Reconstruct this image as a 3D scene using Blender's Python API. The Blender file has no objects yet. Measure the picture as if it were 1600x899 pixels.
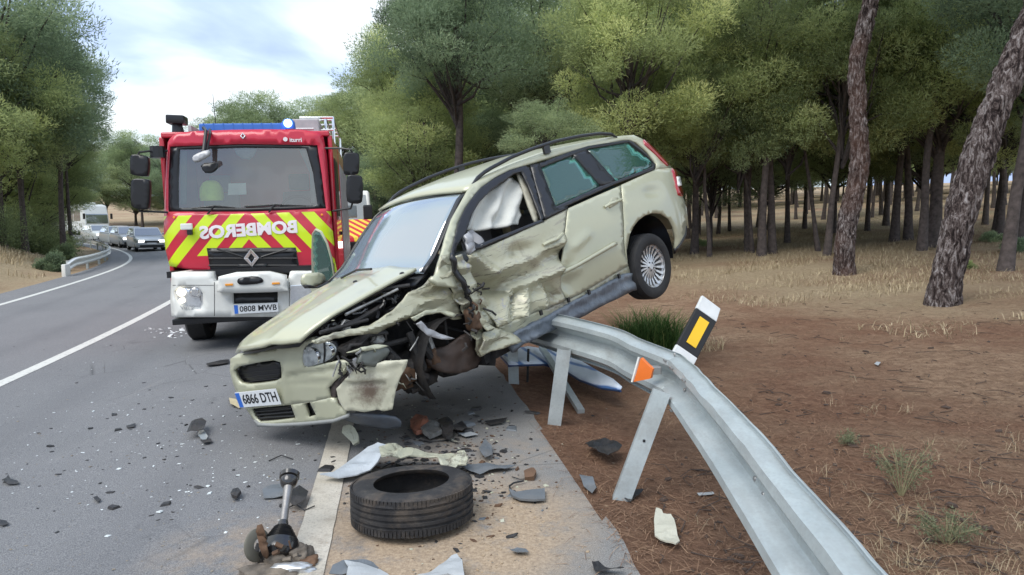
import bpy, bmesh, math, random
import numpy as np
from mathutils import Vector, Matrix, noise, geometry

random.seed(7); np.random.seed(7)
sc = bpy.context.scene
col = sc.collection
D2R = math.radians

# ------------------------------------------------------------------ camera
CAM_H, FOC, HORIZON = 1.6, 1100.0, 340.0           # metres, pixels of a 1600 px wide picture
PIT = math.atan((449.5 - HORIZON) / FOC)
cam = bpy.data.cameras.new('camera'); camo = bpy.data.objects.new('camera', cam); col.objects.link(camo)
camo.location = (0, 0, CAM_H); camo.rotation_euler = (math.pi/2 - PIT, 0, 0)
cam.sensor_width = 36; cam.lens = FOC/1600*36; cam.clip_start = .05; cam.clip_end = 3000
sc.camera = camo
sc.render.resolution_x = 1024; sc.render.resolution_y = 575

# ------------------------------------------------------------------ sky, sun, exposure
SUN_EL, SUN_AZ = D2R(54), D2R(-140)                  # azimuth measured from +Y towards +X
w = bpy.data.worlds.new('World'); sc.world = w; w.use_nodes = True
nt = w.node_tree; nt.nodes.clear(); N = nt.nodes.new; Lk = nt.links.new
sky = N('ShaderNodeTexSky'); sky.sky_type = 'NISHITA'; sky.sun_disc = False
sky.sun_elevation = SUN_EL; sky.sun_rotation = SUN_AZ
bg_s = N('ShaderNodeBackground'); bg_s.inputs[1].default_value = .09; Lk(sky.outputs[0], bg_s.inputs[0])
tc = N('ShaderNodeTexCoord'); sep = N('ShaderNodeSeparateXYZ'); Lk(tc.outputs['Generated'], sep.inputs[0])
def wm(op, a, b=None, c=None):
    n = N('ShaderNodeMath'); n.operation = op
    for i, v in enumerate((a, b, c)):
        if v is None: continue
        if isinstance(v, (int, float)): n.inputs[i].default_value = v
        else: Lk(v, n.inputs[i])
    return n.outputs[0]
zz = wm('MAXIMUM', sep.outputs[2], .0); zz = wm('ADD', zz, .16)
cx = wm('DIVIDE', sep.outputs[0], zz); cy = wm('DIVIDE', sep.outputs[1], zz)
cmb = N('ShaderNodeCombineXYZ'); Lk(cx, cmb.inputs[0]); Lk(cy, cmb.inputs[1])
n1 = N('ShaderNodeTexNoise'); n1.inputs['Scale'].default_value = .85; n1.inputs['Detail'].default_value = 6; n1.inputs['Roughness'].default_value = .48; n1.inputs['Distortion'].default_value = .5
Lk(cmb.outputs[0], n1.inputs['Vector'])
r1 = N('ShaderNodeValToRGB'); Lk(n1.outputs[0], r1.inputs[0])
e = r1.color_ramp.elements
e[0].position = .34; e[0].color = (.40, .52, .84, 1)
e[1].position = .62; e[1].color = (.97, 1.0, 1.02, 1)
q = e.new(.44); q.color = (.56, .70, .97, 1)
q = e.new(.52); q.color = (.78, .91, 1.0, 1)
bg_c = N('ShaderNodeBackground'); Lk(r1.outputs[0], bg_c.inputs[0]); bg_c.inputs[1].default_value = 1.03
mx = N('ShaderNodeMixShader'); mx.inputs[0].default_value = .88
Lk(bg_s.outputs[0], mx.inputs[1]); Lk(bg_c.outputs[0], mx.inputs[2])
wo = N('ShaderNodeOutputWorld'); Lk(mx.outputs[0], wo.inputs[0])

sl = bpy.data.lights.new('sun', 'SUN'); sl.energy = 2.1; sl.angle = D2R(40); sl.color = (1, .965, .92)
so = bpy.data.objects.new('sun', sl); col.objects.link(so)
sd = Vector((math.sin(SUN_AZ)*math.cos(SUN_EL), math.cos(SUN_AZ)*math.cos(SUN_EL), math.sin(SUN_EL)))
so.rotation_euler = sd.to_track_quat('Z', 'Y').to_euler(); so.location = sd*50
sc.view_settings.view_transform = 'Standard'; sc.view_settings.look = 'None'
sc.view_settings.gamma = 1; sc.view_settings.exposure = 0.42

# ------------------------------------------------------------------ helpers
I4 = Matrix.Identity(4)
def ray(px, py):
    a, b = (px-800)/FOC, (449.5-py)/FOC
    c, s = math.cos(PIT), math.sin(PIT)
    return Vector((a, c + b*s, -s + b*c))
CAM0 = Vector((0, 0, CAM_H))
def unp(px, py, ax, val, M=I4):
    "point where the sight line of a pixel meets the plane axis=val of frame M, in that frame"
    Mi = M.inverted(); o = Mi @ CAM0; d = Mi.to_3x3() @ ray(px, py)
    return o + d*((val - o[ax])/d[ax])
def prj(p):
    c, s = math.cos(PIT), math.sin(PIT); v = Vector(p) - CAM0
    dep = v.y*c - v.z*s; up = v.z*c + v.y*s
    return 800+FOC*v.x/dep, 449.5-FOC*up/dep, dep

# road frame: s metres along the right edge line, u metres to the left of it
RX0, RY0, H0, RAD = -.93, 3.0, D2R(8.8), 112.0
CXR, CYR = RX0 - RAD*math.cos(H0), RY0 - RAD*math.sin(H0)
def road_xy(s, u):
    if s < 0:
        x, y, h = RX0 - math.sin(H0)*s, RY0 + math.cos(H0)*s, H0
    else:
        h = H0 + s/RAD; x = CXR + RAD*math.cos(h); y = CYR + RAD*math.sin(h)
    return x - math.cos(h)*u, y - math.sin(h)*u
def road_su(x, y):
    dx, dy = x-CXR, y-CYR; h = math.atan2(dy, dx)
    if h < H0:
        s = (x-RX0)*-math.sin(H0) + (y-RY0)*math.cos(H0)
        u = -((x-RX0)*math.cos(H0) + (y-RY0)*math.sin(H0)); return s, u
    return (h-H0)*RAD, RAD - math.hypot(dx, dy)
def ss(a, b, x):
    t = min(1, max(0, (x-a)/(b-a))); return t*t*(3-2*t)
def road_z(s, u):
    return -.033*max(0, min(u, 9)) - .28*ss(16, 48, s)
UR, UL = -1.48, 8.15                                # asphalt edges
def ground_z(s, u, rough=True):
    if u < UR:
        o = UR-u
        z = road_z(s, UR)*(1-ss(0, 25, o)) - .05*ss(0, .5, o) + .035*ss(.8, 2.4, o) + .060*max(0, o-1.2)*(.55+.45*ss(0, 9, o))
        z = min(z, 9.5)
    elif u > UL:
        o = u-UL
        z = road_z(s, UL)*(1-ss(0, 12, o)) - .05*ss(0, .4, o) + 1.5*ss(.5, 6.5, o)*(1-.5*ss(26, 45, s))
    else:
        return road_z(s, u) - .10*ss(0, .25, min(u-UR, UL-u))
    if rough:
        x, y = road_xy(s, u); k = min(1, o/1.0)
        z += k*(.05*noise.noise(Vector((x*.35, y*.35, 0))) + .022*noise.noise(Vector((x*1.6, y*1.6, 3))) + .010*noise.noise(Vector((x*5, y*5, 7))))
    return z
def gz(x, y): return ground_z(*road_su(x, y))
def surf_z(x, y):
    s, u = road_su(x, y)
    return road_z(s, u) if UR <= u <= UL else ground_z(s, u)
def on_ground(px, py):
    "world point of the ground under a pixel"
    d = ray(px, py); t = .5; p = CAM0.copy()
    for i in range(4000):
        q_ = CAM0 + d*t
        if q_.z <= surf_z(q_.x, q_.y): break
        t *= 1.004
    for i in range(6):
        q_ = CAM0 + d*t; t *= 1 - .0 if abs(q_.z-surf_z(q_.x, q_.y)) < 1e-4 else 1
    q_.z = surf_z(q_.x, q_.y); return q_

# ---- objects
def tag(o, label=None, cat=None, group=None, kind=None):
    if label: o['label'] = label
    if cat: o['category'] = cat
    if group: o['group'] = group
    if kind: o['kind'] = kind
    return o
def thing(name, label, cat, M=I4, group=None):
    o = bpy.data.objects.new(name, None); col.objects.link(o); o.matrix_world = M; o.empty_display_size = .3
    return tag(o, label, cat, group)
def link(name, me, parent=None, M=None):
    o = bpy.data.objects.new(name, me); col.objects.link(o)
    if parent: o.parent = parent
    if M is not None: o.matrix_local = M
    return o
def mesh(name, V, F, mat=None, parent=None, smooth=True, M=None, recenter=False):
    me = bpy.data.meshes.new(name)
    V = [tuple(v) for v in V]
    if recenter:
        a = np.array(V); c = a.mean(0); c[2] = a[:, 2].min(); V = [tuple(v) for v in (a-c)]; M = Matrix.Translation(c)
    me.from_pydata(V, [], F); me.update()
    if mat: me.materials.append(mat)
    if smooth: me.polygons.foreach_set('use_smooth', [True]*len(me.polygons))
    return link(name, me, parent, M)
def np_mesh(name, V, T, mat, parent=None, colr=None, M=None, smooth=False):
    "triangles from numpy arrays"
    me = bpy.data.meshes.new(name); nv, ntri = len(V), len(T)
    me.vertices.add(nv); me.vertices.foreach_set('co', np.asarray(V, np.float32).ravel())
    me.loops.add(ntri*3); me.loops.foreach_set('vertex_index', np.asarray(T, np.int32).ravel())
    me.polygons.add(ntri); me.polygons.foreach_set('loop_start', np.arange(0, ntri*3, 3, dtype=np.int32))
    me.update(calc_edges=True); me.validate()
    if mat: me.materials.append(mat)
    if smooth: me.polygons.foreach_set('use_smooth', [True]*len(me.polygons))
    if colr is not None:
        a = me.attributes.new('tone', 'FLOAT', 'POINT'); a.data.foreach_set('value', np.asarray(colr, np.float32))
    return me if name.startswith('_') else link(name, me, parent, M)
class MB:
    "collects shapes and links them as one mesh"
    def __init__(s): s.V = []; s.F = []
    def add(s, V, F):
        n = len(s.V); s.V += [Vector(v) for v in V]; s.F += [tuple(i+n for i in f) for f in F]; return s
    def box(s, a, b, M=None, bev=0):
        x0, y0, z0 = a; x1, y1, z1 = b
        if bev:
            bm = bmesh.new(); bmesh.ops.create_cube(bm, size=1)
            for v in bm.verts: v.co = Vector(((x0+x1)/2+v.co.x*(x1-x0), (y0+y1)/2+v.co.y*(y1-y0), (z0+z1)/2+v.co.z*(z1-z0)))
            bmesh.ops.bevel(bm, geom=bm.edges[:], offset=bev, segments=2, affect='EDGES', profile=.6)
            bm.verts.index_update()
            V = [v.co.copy() for v in bm.verts]; F = [[v.index for v in f.verts] for f in bm.faces]; bm.free()
        else:
            V = [Vector(p) for p in ((x0,y0,z0),(x1,y0,z0),(x1,y1,z0),(x0,y1,z0),(x0,y0,z1),(x1,y0,z1),(x1,y1,z1),(x0,y1,z1))]
            F = [(0,3,2,1),(4,5,6,7),(0,1,5,4),(1,2,6,5),(2,3,7,6),(3,0,4,7)]
        if M is not None: V = [M @ v for v in V]
        return s.add(V, F)
    def tube(s, pts, r, n=10, cap=True):
        pts = [Vector(p) for p in pts]; rr = r if isinstance(r, (list, tuple)) else [r]*len(pts)
        up = Vector((0, 0, 1)); V = []; F = []
        t0 = (pts[1]-pts[0]).normalized()
        if abs(t0.z) > .95: up = Vector((1, 0, 0))
        a = t0.cross(up).normalized()
        for i, p in enumerate(pts):
            t = (pts[min(i+1, len(pts)-1)] - pts[max(i-1, 0)]).normalized()
            a = (a - t*a.dot(t)).normalized(); b = t.cross(a)
            for k in range(n):
                an = 2*math.pi*k/n; V.append(p + (a*math.cos(an) + b*math.sin(an))*rr[i])
        for i in range(len(pts)-1):
            for k in range(n):
                F.append((i*n+k, i*n+(k+1)%n, (i+1)*n+(k+1)%n, (i+1)*n+k))
        if cap: F.append(tuple(range(n))[::-1]); F.append(tuple(range((len(pts)-1)*n, len(pts)*n)))
        return s.add(V, F)
    def lathe(s, prof, n=32, M=None, closed=False):
        "profile of (radius, height) about local z"
        V = []; F = []; m = len(prof)
        for k in range(n):
            an = 2*math.pi*k/n
            for r, z in prof: V.append(Vector((r*math.cos(an), r*math.sin(an), z)))
        for k in range(n):
            k2 = (k+1) % n
            for j in range(m if closed else m-1):
                j2 = (j+1) % m
                F.append((k*m+j, k2*m+j, k2*m+j2, k*m+j2))
        if M is not None: V = [M @ v for v in V]
        return s.add(V, F)
    def prism(s, poly, y0, y1, ax=1, M=None):
        "polygon of 2-D points extruded along axis ax"
        V = []; n = len(poly)
        for y in (y0, y1):
            for p in poly:
                v = [0, 0, 0]; o = [i for i in range(3) if i != ax]; v[o[0]] = p[0]; v[o[1]] = p[1]; v[ax] = y; V.append(Vector(v))
        F = [tuple(range(n)), tuple(range(2*n-1, n-1, -1))] + [(i, i+n, (i+1) % n+n, (i+1) % n) for i in range(n)]
        if M is not None: V = [M @ v for v in V]
        return s.add(V, F)
    def build(s, name, mat, parent=None, smooth=False, bevel=0, M=None, recenter=False):
        o = mesh(name, s.V, s.F, mat, parent, smooth, M, recenter)
        bm = bmesh.new(); bm.from_mesh(o.data); bmesh.ops.recalc_face_normals(bm, faces=bm.faces); bm.to_mesh(o.data); bm.free()
        if bevel:
            m = o.modifiers.new('b', 'BEVEL'); m.width = bevel; m.segments = 2; m.limit_method = 'ANGLE'; m.angle_limit = D2R(35)
        if smooth: auto_smooth(o)
        return o
def auto_smooth(o, ang=40):
    me = o.data; bm = bmesh.new(); bm.from_mesh(me)
    for e_ in bm.edges: e_.smooth = not (len(e_.link_faces) == 2 and e_.calc_face_angle(0) > D2R(ang))
    for f in bm.faces: f.smooth = True
    bm.to_mesh(me); bm.free()
def inside(pt, poly):
    x, y = pt; c = False; n = len(poly)
    for i in range(n):
        x1, y1 = poly[i]; x2, y2 = poly[i-1]
        if (y1 > y) != (y2 > y) and x < (x2-x1)*(y-y1)/(y2-y1)+x1: c = not c
    return c
def resamp(poly, step, closed=True):
    out = []; n = len(poly)
    for i in range(n if closed else n-1):
        a, b = poly[i], poly[(i+1) % n]; L = math.hypot(b[0]-a[0], b[1]-a[1]); k = max(1, int(round(L/step)))
        for j in range(k): out.append((a[0]+(b[0]-a[0])*j/k, a[1]+(b[1]-a[1])*j/k))
    if not closed: out.append(poly[-1])
    return out
def smooth_poly(poly, it=1):
    for _ in range(it):
        n = len(poly); o = []
        for i in range(n):
            a, b = poly[i], poly[(i+1) % n]
            o += [(a[0]*.75+b[0]*.25, a[1]*.75+b[1]*.25), (a[0]*.25+b[0]*.75, a[1]*.25+b[1]*.75)]
        poly = o
    return poly
def fill2d(outline, step, holes=(), jit=.15, rs=1):
    rnd = random.Random(rs); loops = [resamp(outline, step)] + [resamp(h, step) for h in holes]
    pts = []; ed = []
    for lp in loops:
        n0 = len(pts); pts += lp; ed += [(n0+i, n0+(i+1) % len(lp)) for i in range(len(lp))]
    xs = [p[0] for p in loops[0]]; ys = [p[1] for p in loops[0]]
    allb = list(pts); y = min(ys)+step*.5; row = 0
    while y < max(ys):
        x = min(xs) + (step*.5 if row % 2 else 0)
        while x < max(xs):
            p = (x+rnd.uniform(-jit, jit)*step, y+rnd.uniform(-jit, jit)*step)
            if inside(p, loops[0]) and not any(inside(p, h) for h in loops[1:]):
                if min((p[0]-b[0])**2+(p[1]-b[1])**2 for b in allb) > (step*.5)**2: pts.append(p)
            x += step
        y += step*.87; row += 1
    r = geometry.delaunay_2d_cdt([Vector(p) for p in pts], ed, [], 1, 1e-6)
    V = [(v.x, v.y) for v in r[0]]; F = []
    for f in r[2]:
        c = (sum(V[i][0] for i in f)/len(f), sum(V[i][1] for i in f)/len(f))
        if inside(c, outline) and not any(inside(c, h) for h in holes): F.append(tuple(f))
    return V, F
def panel(name, outline, mapf, mat, parent=None, step=8, holes=(), thick=.012, disp=None, smooth=True, off=-1, recenter=False, face=None, rs=1, jit=.15):
    V2, F = fill2d(outline, step, holes, jit, rs)
    V = []
    for p in V2:
        v = Vector(mapf(*p))
        if disp: v = v + Vector(disp(v, p))
        V.append(v)
    if F and face is not None:                       # orient towards the vector 'face'
        nn = sum(((V[f[1]]-V[f[0]]).cross(V[f[2]]-V[f[0]]) for f in F), Vector())
        if nn.dot(Vector(face)) < 0: F = [f[::-1] for f in F]
    o = mesh(name, V, F, mat, parent, smooth, recenter=recenter)
    if thick:
        m = o.modifiers.new('t', 'SOLIDIFY'); m.thickness = thick; m.offset = off
    return o
def loft(name, A, B, n, mat, parent=None, crown=None, thick=.01, face=None, off=-1, M=None):
    "surface between two polylines of equal length; crown(t) offsets rows"
    V = []; F = []; m = len(A)
    for j in range(n+1):
        t = j/n
        for i in range(m):
            v = Vector(A[i]).lerp(Vector(B[i]), t)
            if crown: v = v + Vector(crown(t, i/(m-1)))
            V.append(v)
    for j in range(n):
        for i in range(m-1): F.append((j*m+i, j*m+i+1, (j+1)*m+i+1, (j+1)*m+i))
    if face is not None:
        nn = sum(((V[f[1]]-V[f[0]]).cross(V[f[2]]-V[f[0]]) for f in F), Vector())
        if nn.dot(Vector(face)) < 0: F = [f[::-1] for f in F]
    o = mesh(name, V, F, mat, parent, True, M)
    if thick: md = o.modifiers.new('t', 'SOLIDIFY'); md.thickness = thick; md.offset = off
    return o
def poly3(pts, n):
    "resample a 3-D polyline to n points"
    pts = [Vector(p) for p in pts]; L = [0]
    for a, b in zip(pts, pts[1:]): L.append(L[-1]+(b-a).length)
    out = []
    for k in range(n):
        d = L[-1]*k/(n-1); i = 0
        while i < len(L)-2 and L[i+1] < d: i += 1
        out.append(pts[i].lerp(pts[i+1], (d-L[i])/max(1e-9, L[i+1]-L[i])))
    return out
def text(name, s_, size, M, mat, parent=None, extrude=.002, offset=0, mirror=False, sx=1, align='CENTER'):
    cu = bpy.data.curves.new(name, 'FONT'); cu.body = s_; cu.size = size; cu.extrude = extrude; cu.offset = offset
    cu.align_x = align; cu.align_y = 'CENTER'; cu.resolution_u = 3
    to = bpy.data.objects.new(name, cu); dg = bpy.context.evaluated_depsgraph_get()
    me = bpy.data.meshes.new_from_object(to); bpy.data.objects.remove(to)
    k = Matrix.Diagonal((-sx if mirror else sx, 1, 1, 1)); me.transform(k)
    if mirror: me.flip_normals()
    me.materials.clear(); me.materials.append(mat); me.transform(M)
    return link(name, me, parent)
FRONT = Matrix(((1,0,0,0),(0,0,-1,0),(0,1,0,0),(0,0,0,1)))   # text plane xy -> xz facing -y

# ------------------------------------------------------------------ materials
class Mt:
    def __init__(s, name):
        s.m = bpy.data.materials.new(name); s.m.use_nodes = True; s.t = s.m.node_tree; s.b = s.t.nodes['Principled BSDF']
        s.tc = None
    def n(s, t, **k):
        x = s.t.nodes.new(t)
        for a, v in k.items(): setattr(x, a, v)
        return x
    def l(s, a, b): s.t.links.new(a, b)
    def co(s, kind='Object'):
        if s.tc is None: s.tc = s.n('ShaderNodeTexCoord')
        return s.tc.outputs[kind]
    def pos(s): return s.n('ShaderNodeNewGeometry').outputs['Position']
    def noise(s, sc_, det=4, rough=.55, vec=None, dist=0, scale3=None):
        x = s.n('ShaderNodeTexNoise'); x.inputs['Scale'].default_value = sc_; x.inputs['Detail'].default_value = det
        x.inputs['Roughness'].default_value = rough; x.inputs['Distortion'].default_value = dist
        v = vec or s.co()
        if scale3:
            mp = s.n('ShaderNodeMapping'); mp.inputs['Scale'].default_value = scale3; s.l(v, mp.inputs[0]); v = mp.outputs[0]
        s.l(v, x.inputs['Vector']); return x.outputs[0]
    def voro(s, sc_, vec=None, feat='F1', out=0):
        x = s.n('ShaderNodeTexVoronoi', feature=feat); x.inputs['Scale'].default_value = sc_; s.l(vec or s.co(), x.inputs['Vector']); return x.outputs[out]
    def ramp(s, v, stops, interp='LINEAR'):
        x = s.n('ShaderNodeValToRGB'); x.color_ramp.interpolation = interp; e_ = x.color_ramp.elements
        while len(e_) > 1: e_.remove(e_[-1])
        e_[0].position = stops[0][0]; e_[0].color = tuple(stops[0][1])+(1,) if hasattr(stops[0][1], '__len__') else (stops[0][1],)*3+(1,)
        for p, c in stops[1:]:
            q_ = e_.new(p); q_.color = tuple(c)+(1,) if hasattr(c, '__len__') else (c, c, c, 1)
        s.l(v, x.inputs[0]); return x.outputs[0]
    def math(s, op, a, b=0, c=0):
        x = s.n('ShaderNodeMath', operation=op)
        for i, v in enumerate((a, b, c)):
            if isinstance(v, (int, float)): x.inputs[i].default_value = v
            else: s.l(v, x.inputs[i])
        return x.outputs[0]
    def mix(s, f, a, b, mode='MIX'):
        x = s.n('ShaderNodeMix', data_type='RGBA', blend_type=mode)
        for i, v in ((0, f), (6, a), (7, b)):
            if isinstance(v, (int, float)): x.inputs[i].default_value = v
            elif isinstance(v, tuple): x.inputs[i].default_value = v+(1,) if len(v) == 3 else v
            else: s.l(v, x.inputs[i])
        return x.outputs[2]
    def set(s, **k):
        nm = dict(color='Base Color', rough='Roughness', metal='Metallic', spec='Specular IOR Level', coat='Coat Weight', coatr='Coat Roughness',
                  trans='Transmission Weight', alpha='Alpha', ecol='Emission Color', estr='Emission Strength', sheen='Sheen Weight', ior='IOR')
        for a, v in k.items():
            i = s.b.inputs[nm[a]]
            if isinstance(v, (int, float)): i.default_value = v
            elif isinstance(v, tuple): i.default_value = v+(1,)
            else: s.l(v, i)
        return s
    def bump(s, h, st=.3, dist=.01):
        x = s.n('ShaderNodeBump'); x.inputs['Strength'].default_value = st; x.inputs['Distance'].default_value = dist
        s.l(h, x.inputs['Height']); s.l(x.outputs[0], s.b.inputs['Normal']); return s
def simple(name, c, rough=.5, metal=0, var=.12, scale=8, bump=.05, coat=0, spec=.5, dirt=0, dirtc=(.16,.13,.10)):
    m = Mt(name); nz = m.noise(scale, 5)
    f = m.ramp(nz, [(.3, tuple(x*(1-var) for x in c)), (.7, tuple(min(1, x*(1+var)) for x in c))])
    if dirt:
        d = m.ramp(m.noise(scale*.35, 7, .7), [(.48, 0), (.72, dirt)]); f = m.mix(d, f, dirtc)
    m.set(color=f, rough=rough, metal=metal, coat=coat, spec=spec)
    if bump: m.bump(m.noise(scale*6, 4), bump, .005)
    return m.m
def emis(name, c, st):
    m = Mt(name); m.set(color=c, ecol=c, estr=st, rough=.3); return m.m

M = {}
M['black'] = simple('black_plastic', (.012,.012,.013), .45, bump=.15, scale=14)
M['rubber'] = simple('rubber', (.016,.016,.017), .75, scale=20, bump=.3, dirt=.35, dirtc=(.06,.055,.05))
M['white'] = simple('white_paint', (.72,.72,.68), .35, coat=.4, var=.04, scale=3, bump=.01, dirt=.25, dirtc=(.35,.32,.27))
M['red'] = simple('red_paint', (.52,.012,.035), .28, coat=.6, var=.06, scale=3, bump=.01)
M['chrome'] = simple('chrome', (.75,.75,.76), .12, 1, var=.03, bump=0)
M['steel'] = simple('steel', (.35,.34,.33), .45, .8, scale=12, bump=.2, dirt=.5, dirtc=(.09,.06,.04))
M['grey'] = simple('grey_metal', (.42,.42,.43), .5, .3, scale=6)
M['lens'] = simple('lens', (.75,.77,.8), .08, .7, var=.1, scale=30, bump=.1, coat=1)
M['amber'] = simple('amber_lens', (.85,.33,.03), .3, bump=0)
M['redlens'] = simple('red_lens', (.35,.01,.015), .12, bump=0, coat=1)
M['orange'] = simple('orange_reflector', (.90,.20,.03), .35, bump=.02, var=.06)
M['yellow'] = simple('yellow_reflector', (.90,.55,.02), .4, bump=.05, var=.06)
M['blue'] = simple('plate_blue', (.03,.14,.55), .4, bump=0)
M['ink'] = simple('ink', (.015,.015,.018), .5, bump=0)
M['pwhite'] = simple('plate_white', (.68,.70,.72), .4, bump=0, var=.03)
def glass_mat(name, tint, refl, tr=.6, rough=.02, film=(.1,.12,.12), filmw=.15):
    m = bpy.data.materials.new(name); m.use_nodes = True; t = m.node_tree; t.nodes.clear()
    o = t.nodes.new('ShaderNodeOutputMaterial'); tb = t.nodes.new('ShaderNodeBsdfTransparent'); tb.inputs[0].default_value = tint+(1,)
    g = t.nodes.new('ShaderNodeBsdfGlossy'); g.inputs['Roughness'].default_value = rough; g.inputs[0].default_value = (1,1,1,1)
    df = t.nodes.new('ShaderNodeBsdfDiffuse'); df.inputs[0].default_value = film+(1,)
    m0 = t.nodes.new('ShaderNodeMixShader'); m0.inputs[0].default_value = filmw; t.links.new(tb.outputs[0], m0.inputs[1]); t.links.new(df.outputs[0], m0.inputs[2])
    fr = t.nodes.new('ShaderNodeFresnel'); fr.inputs[0].default_value = 1.5
    ad = t.nodes.new('ShaderNodeMath'); ad.operation = 'ADD'; ad.use_clamp = True; ad.inputs[1].default_value = refl; t.links.new(fr.outputs[0], ad.inputs[0])
    mx_ = t.nodes.new('ShaderNodeMixShader'); t.links.new(ad.outputs[0], mx_.inputs[0]); t.links.new(m0.outputs[0], mx_.inputs[1]); t.links.new(g.outputs[0], mx_.inputs[2])
    t.links.new(mx_.outputs[0], o.inputs[0]); return m
M['glass'] = glass_mat('window_glass', (.45,.78,.68), .03, film=(.10,.26,.21), filmw=.30)
M['wind'] = glass_mat('windscreen_glass', (.25,.3,.3), .24, rough=.07, film=(.40,.50,.57), filmw=.5)  # pale blue diffuse film colour stands in for sky reflected in the glass
M['twind'] = glass_mat('cab_windscreen', (.86,.90,.89), .11, rough=.02, film=(.3,.33,.33), filmw=.09)
# ------------------------------------------------------------------ road, lines, ground
m = Mt('asphalt')
uv = m.n('ShaderNodeUVMap').outputs[0]; sp = m.n('ShaderNodeSeparateXYZ'); m.l(uv, sp.inputs[0]); U_, S_ = sp.outputs[0], sp.outputs[1]
P_ = m.pos()
base = m.ramp(m.noise(.55, 6, .6, P_), [(.3, (0.132,0.137,0.149)), (.7, (0.181,0.183,0.195))])
left = m.ramp(m.noise(.4, 5, .5, P_), [(.3, (0.152,0.154,0.166)), (.7, (0.189,0.189,0.199))])
lane = m.ramp(m.math('ADD', U_, m.math('MULTIPLY', m.noise(1.3, 3, .5, P_), .15)), [(0, 0), (1, 1)])
fl = m.math('GREATER_THAN', U_, 3.62)
c = m.mix(fl, base, left)
# worn wheel paths and shoulder dust
sh = m.ramp(m.math('ADD', m.math('MULTIPLY', U_, -1), m.math('MULTIPLY', m.noise(2.2, 5, .6, P_), .5)), [(.25, 0), (.75, .75)])
c = m.mix(sh, c, m.ramp(m.noise(3, 7, .7, P_), [(.3, (.185,.178,.168)), (.72, (.27,.255,.23))]))
agg = m.noise(170, 2, .6, P_); c = m.mix(m.ramp(agg, [(.40, .0), (.60, 1.)]), m.mix(.36, c, (.04,.04,.042)), m.mix(.30, c, (.42,.41,.39)))
spk = m.ramp(m.voro(95, P_), [(.0, 1), (.13, 1), (.2, 0)], 'LINEAR'); spg = m.ramp(m.noise(3.1, 2, .5, P_), [(.45, 0), (.6, .45)])
c = m.mix(m.math('MULTIPLY', spk, spg), c, (.42,.41,.39))
def spot(px, py, r, amp, col_, nsc=3.0, thr=.42, e=.9, c=None):
    p = on_ground(px, py); dn = m.n('ShaderNodeVectorMath', operation='DISTANCE'); m.l(P_, dn.inputs[0]); dn.inputs[1].default_value = p
    fall = m.ramp(m.math('DIVIDE', dn.outputs['Value'], r), [(0, 1), (.45, .75), (1, 0)])
    nz = m.ramp(m.noise(nsc, 8, .72, P_), [(thr-.08, 0), (thr+.12, 1)])
    return m.mix(m.math('MULTIPLY', m.math('MULTIPLY', fall, nz), amp), c, col_)
sand = m.ramp(m.noise(45, 6, .75, P_), [(.3, (.20,.15,.105)), (.5, (.36,.27,.185)), (.72, (.52,.41,.29))])
for (px, py, r, a, th) in ((790,800,.62,1.,.36),(620,850,.8,.95,.38),(560,780,.5,.8,.42),(790,850,.5,.9,.36),(380,860,.55,.55,.46),(700,720,.7,.6,.46),(870,700,.4,.4,.48),(760,880,.4,.9,.4),(600,890,.5,.9,.35)):
    c = spot(px, py, r, a, sand, 5.0, th+.02, c=c)
for (px, py, r, a) in ((660,640,.8,.55),(600,700,.5,.4),(470,650,.8,.45),(700,690,.4,.35)):
    c = spot(px, py, r, a, (.035,.033,.032), 2.2, .42, c=c)
wt = m.math('ABSOLUTE', m.math('SUBTRACT', m.math('ABSOLUTE', m.math('SUBTRACT', U_, 1.75)), .8)); wt2 = m.math('ABSOLUTE', m.math('SUBTRACT', m.math('ABSOLUTE', m.math('SUBTRACT', U_, 5.3)), .8))
wtm = m.ramp(m.math('ADD', m.math('MINIMUM', wt, wt2), m.math('MULTIPLY', m.noise(.8, 5, .6, P_), .35)), [(.12, .28), (.5, 0)]); c = m.mix(wtm, c, (.10,.10,.108))
st_ = m.ramp(m.noise(.9, 8, .7, P_, dist=.8), [(.60, 0), (.70, .35)]); c = m.mix(st_, c, (.065,.065,.068))
st_ = m.ramp(m.noise(1.7, 8, .7, P_, dist=.4, scale3=(2, .4, 1)), [(.60, 0), (.70, .25)]); c = m.mix(st_, c, (.28,.27,.26))
# fine cracks
ck = m.ramp(m.voro(1.1, P_, 'DISTANCE_TO_EDGE'), [(0, 1), (.006, 0)]); ckm = m.ramp(m.noise(.35, 2, .5, P_), [(.52, 0), (.6, .6)])
c = m.mix(m.math('MULTIPLY', ck, ckm), c, (.03,.03,.03))
m.set(color=c, rough=.82, spec=.35).bump(m.math('ADD', agg, m.math('MULTIPLY', m.noise(40, 3, .6, P_), .6)), .55, .006)
M['asphalt'] = m.m

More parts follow.
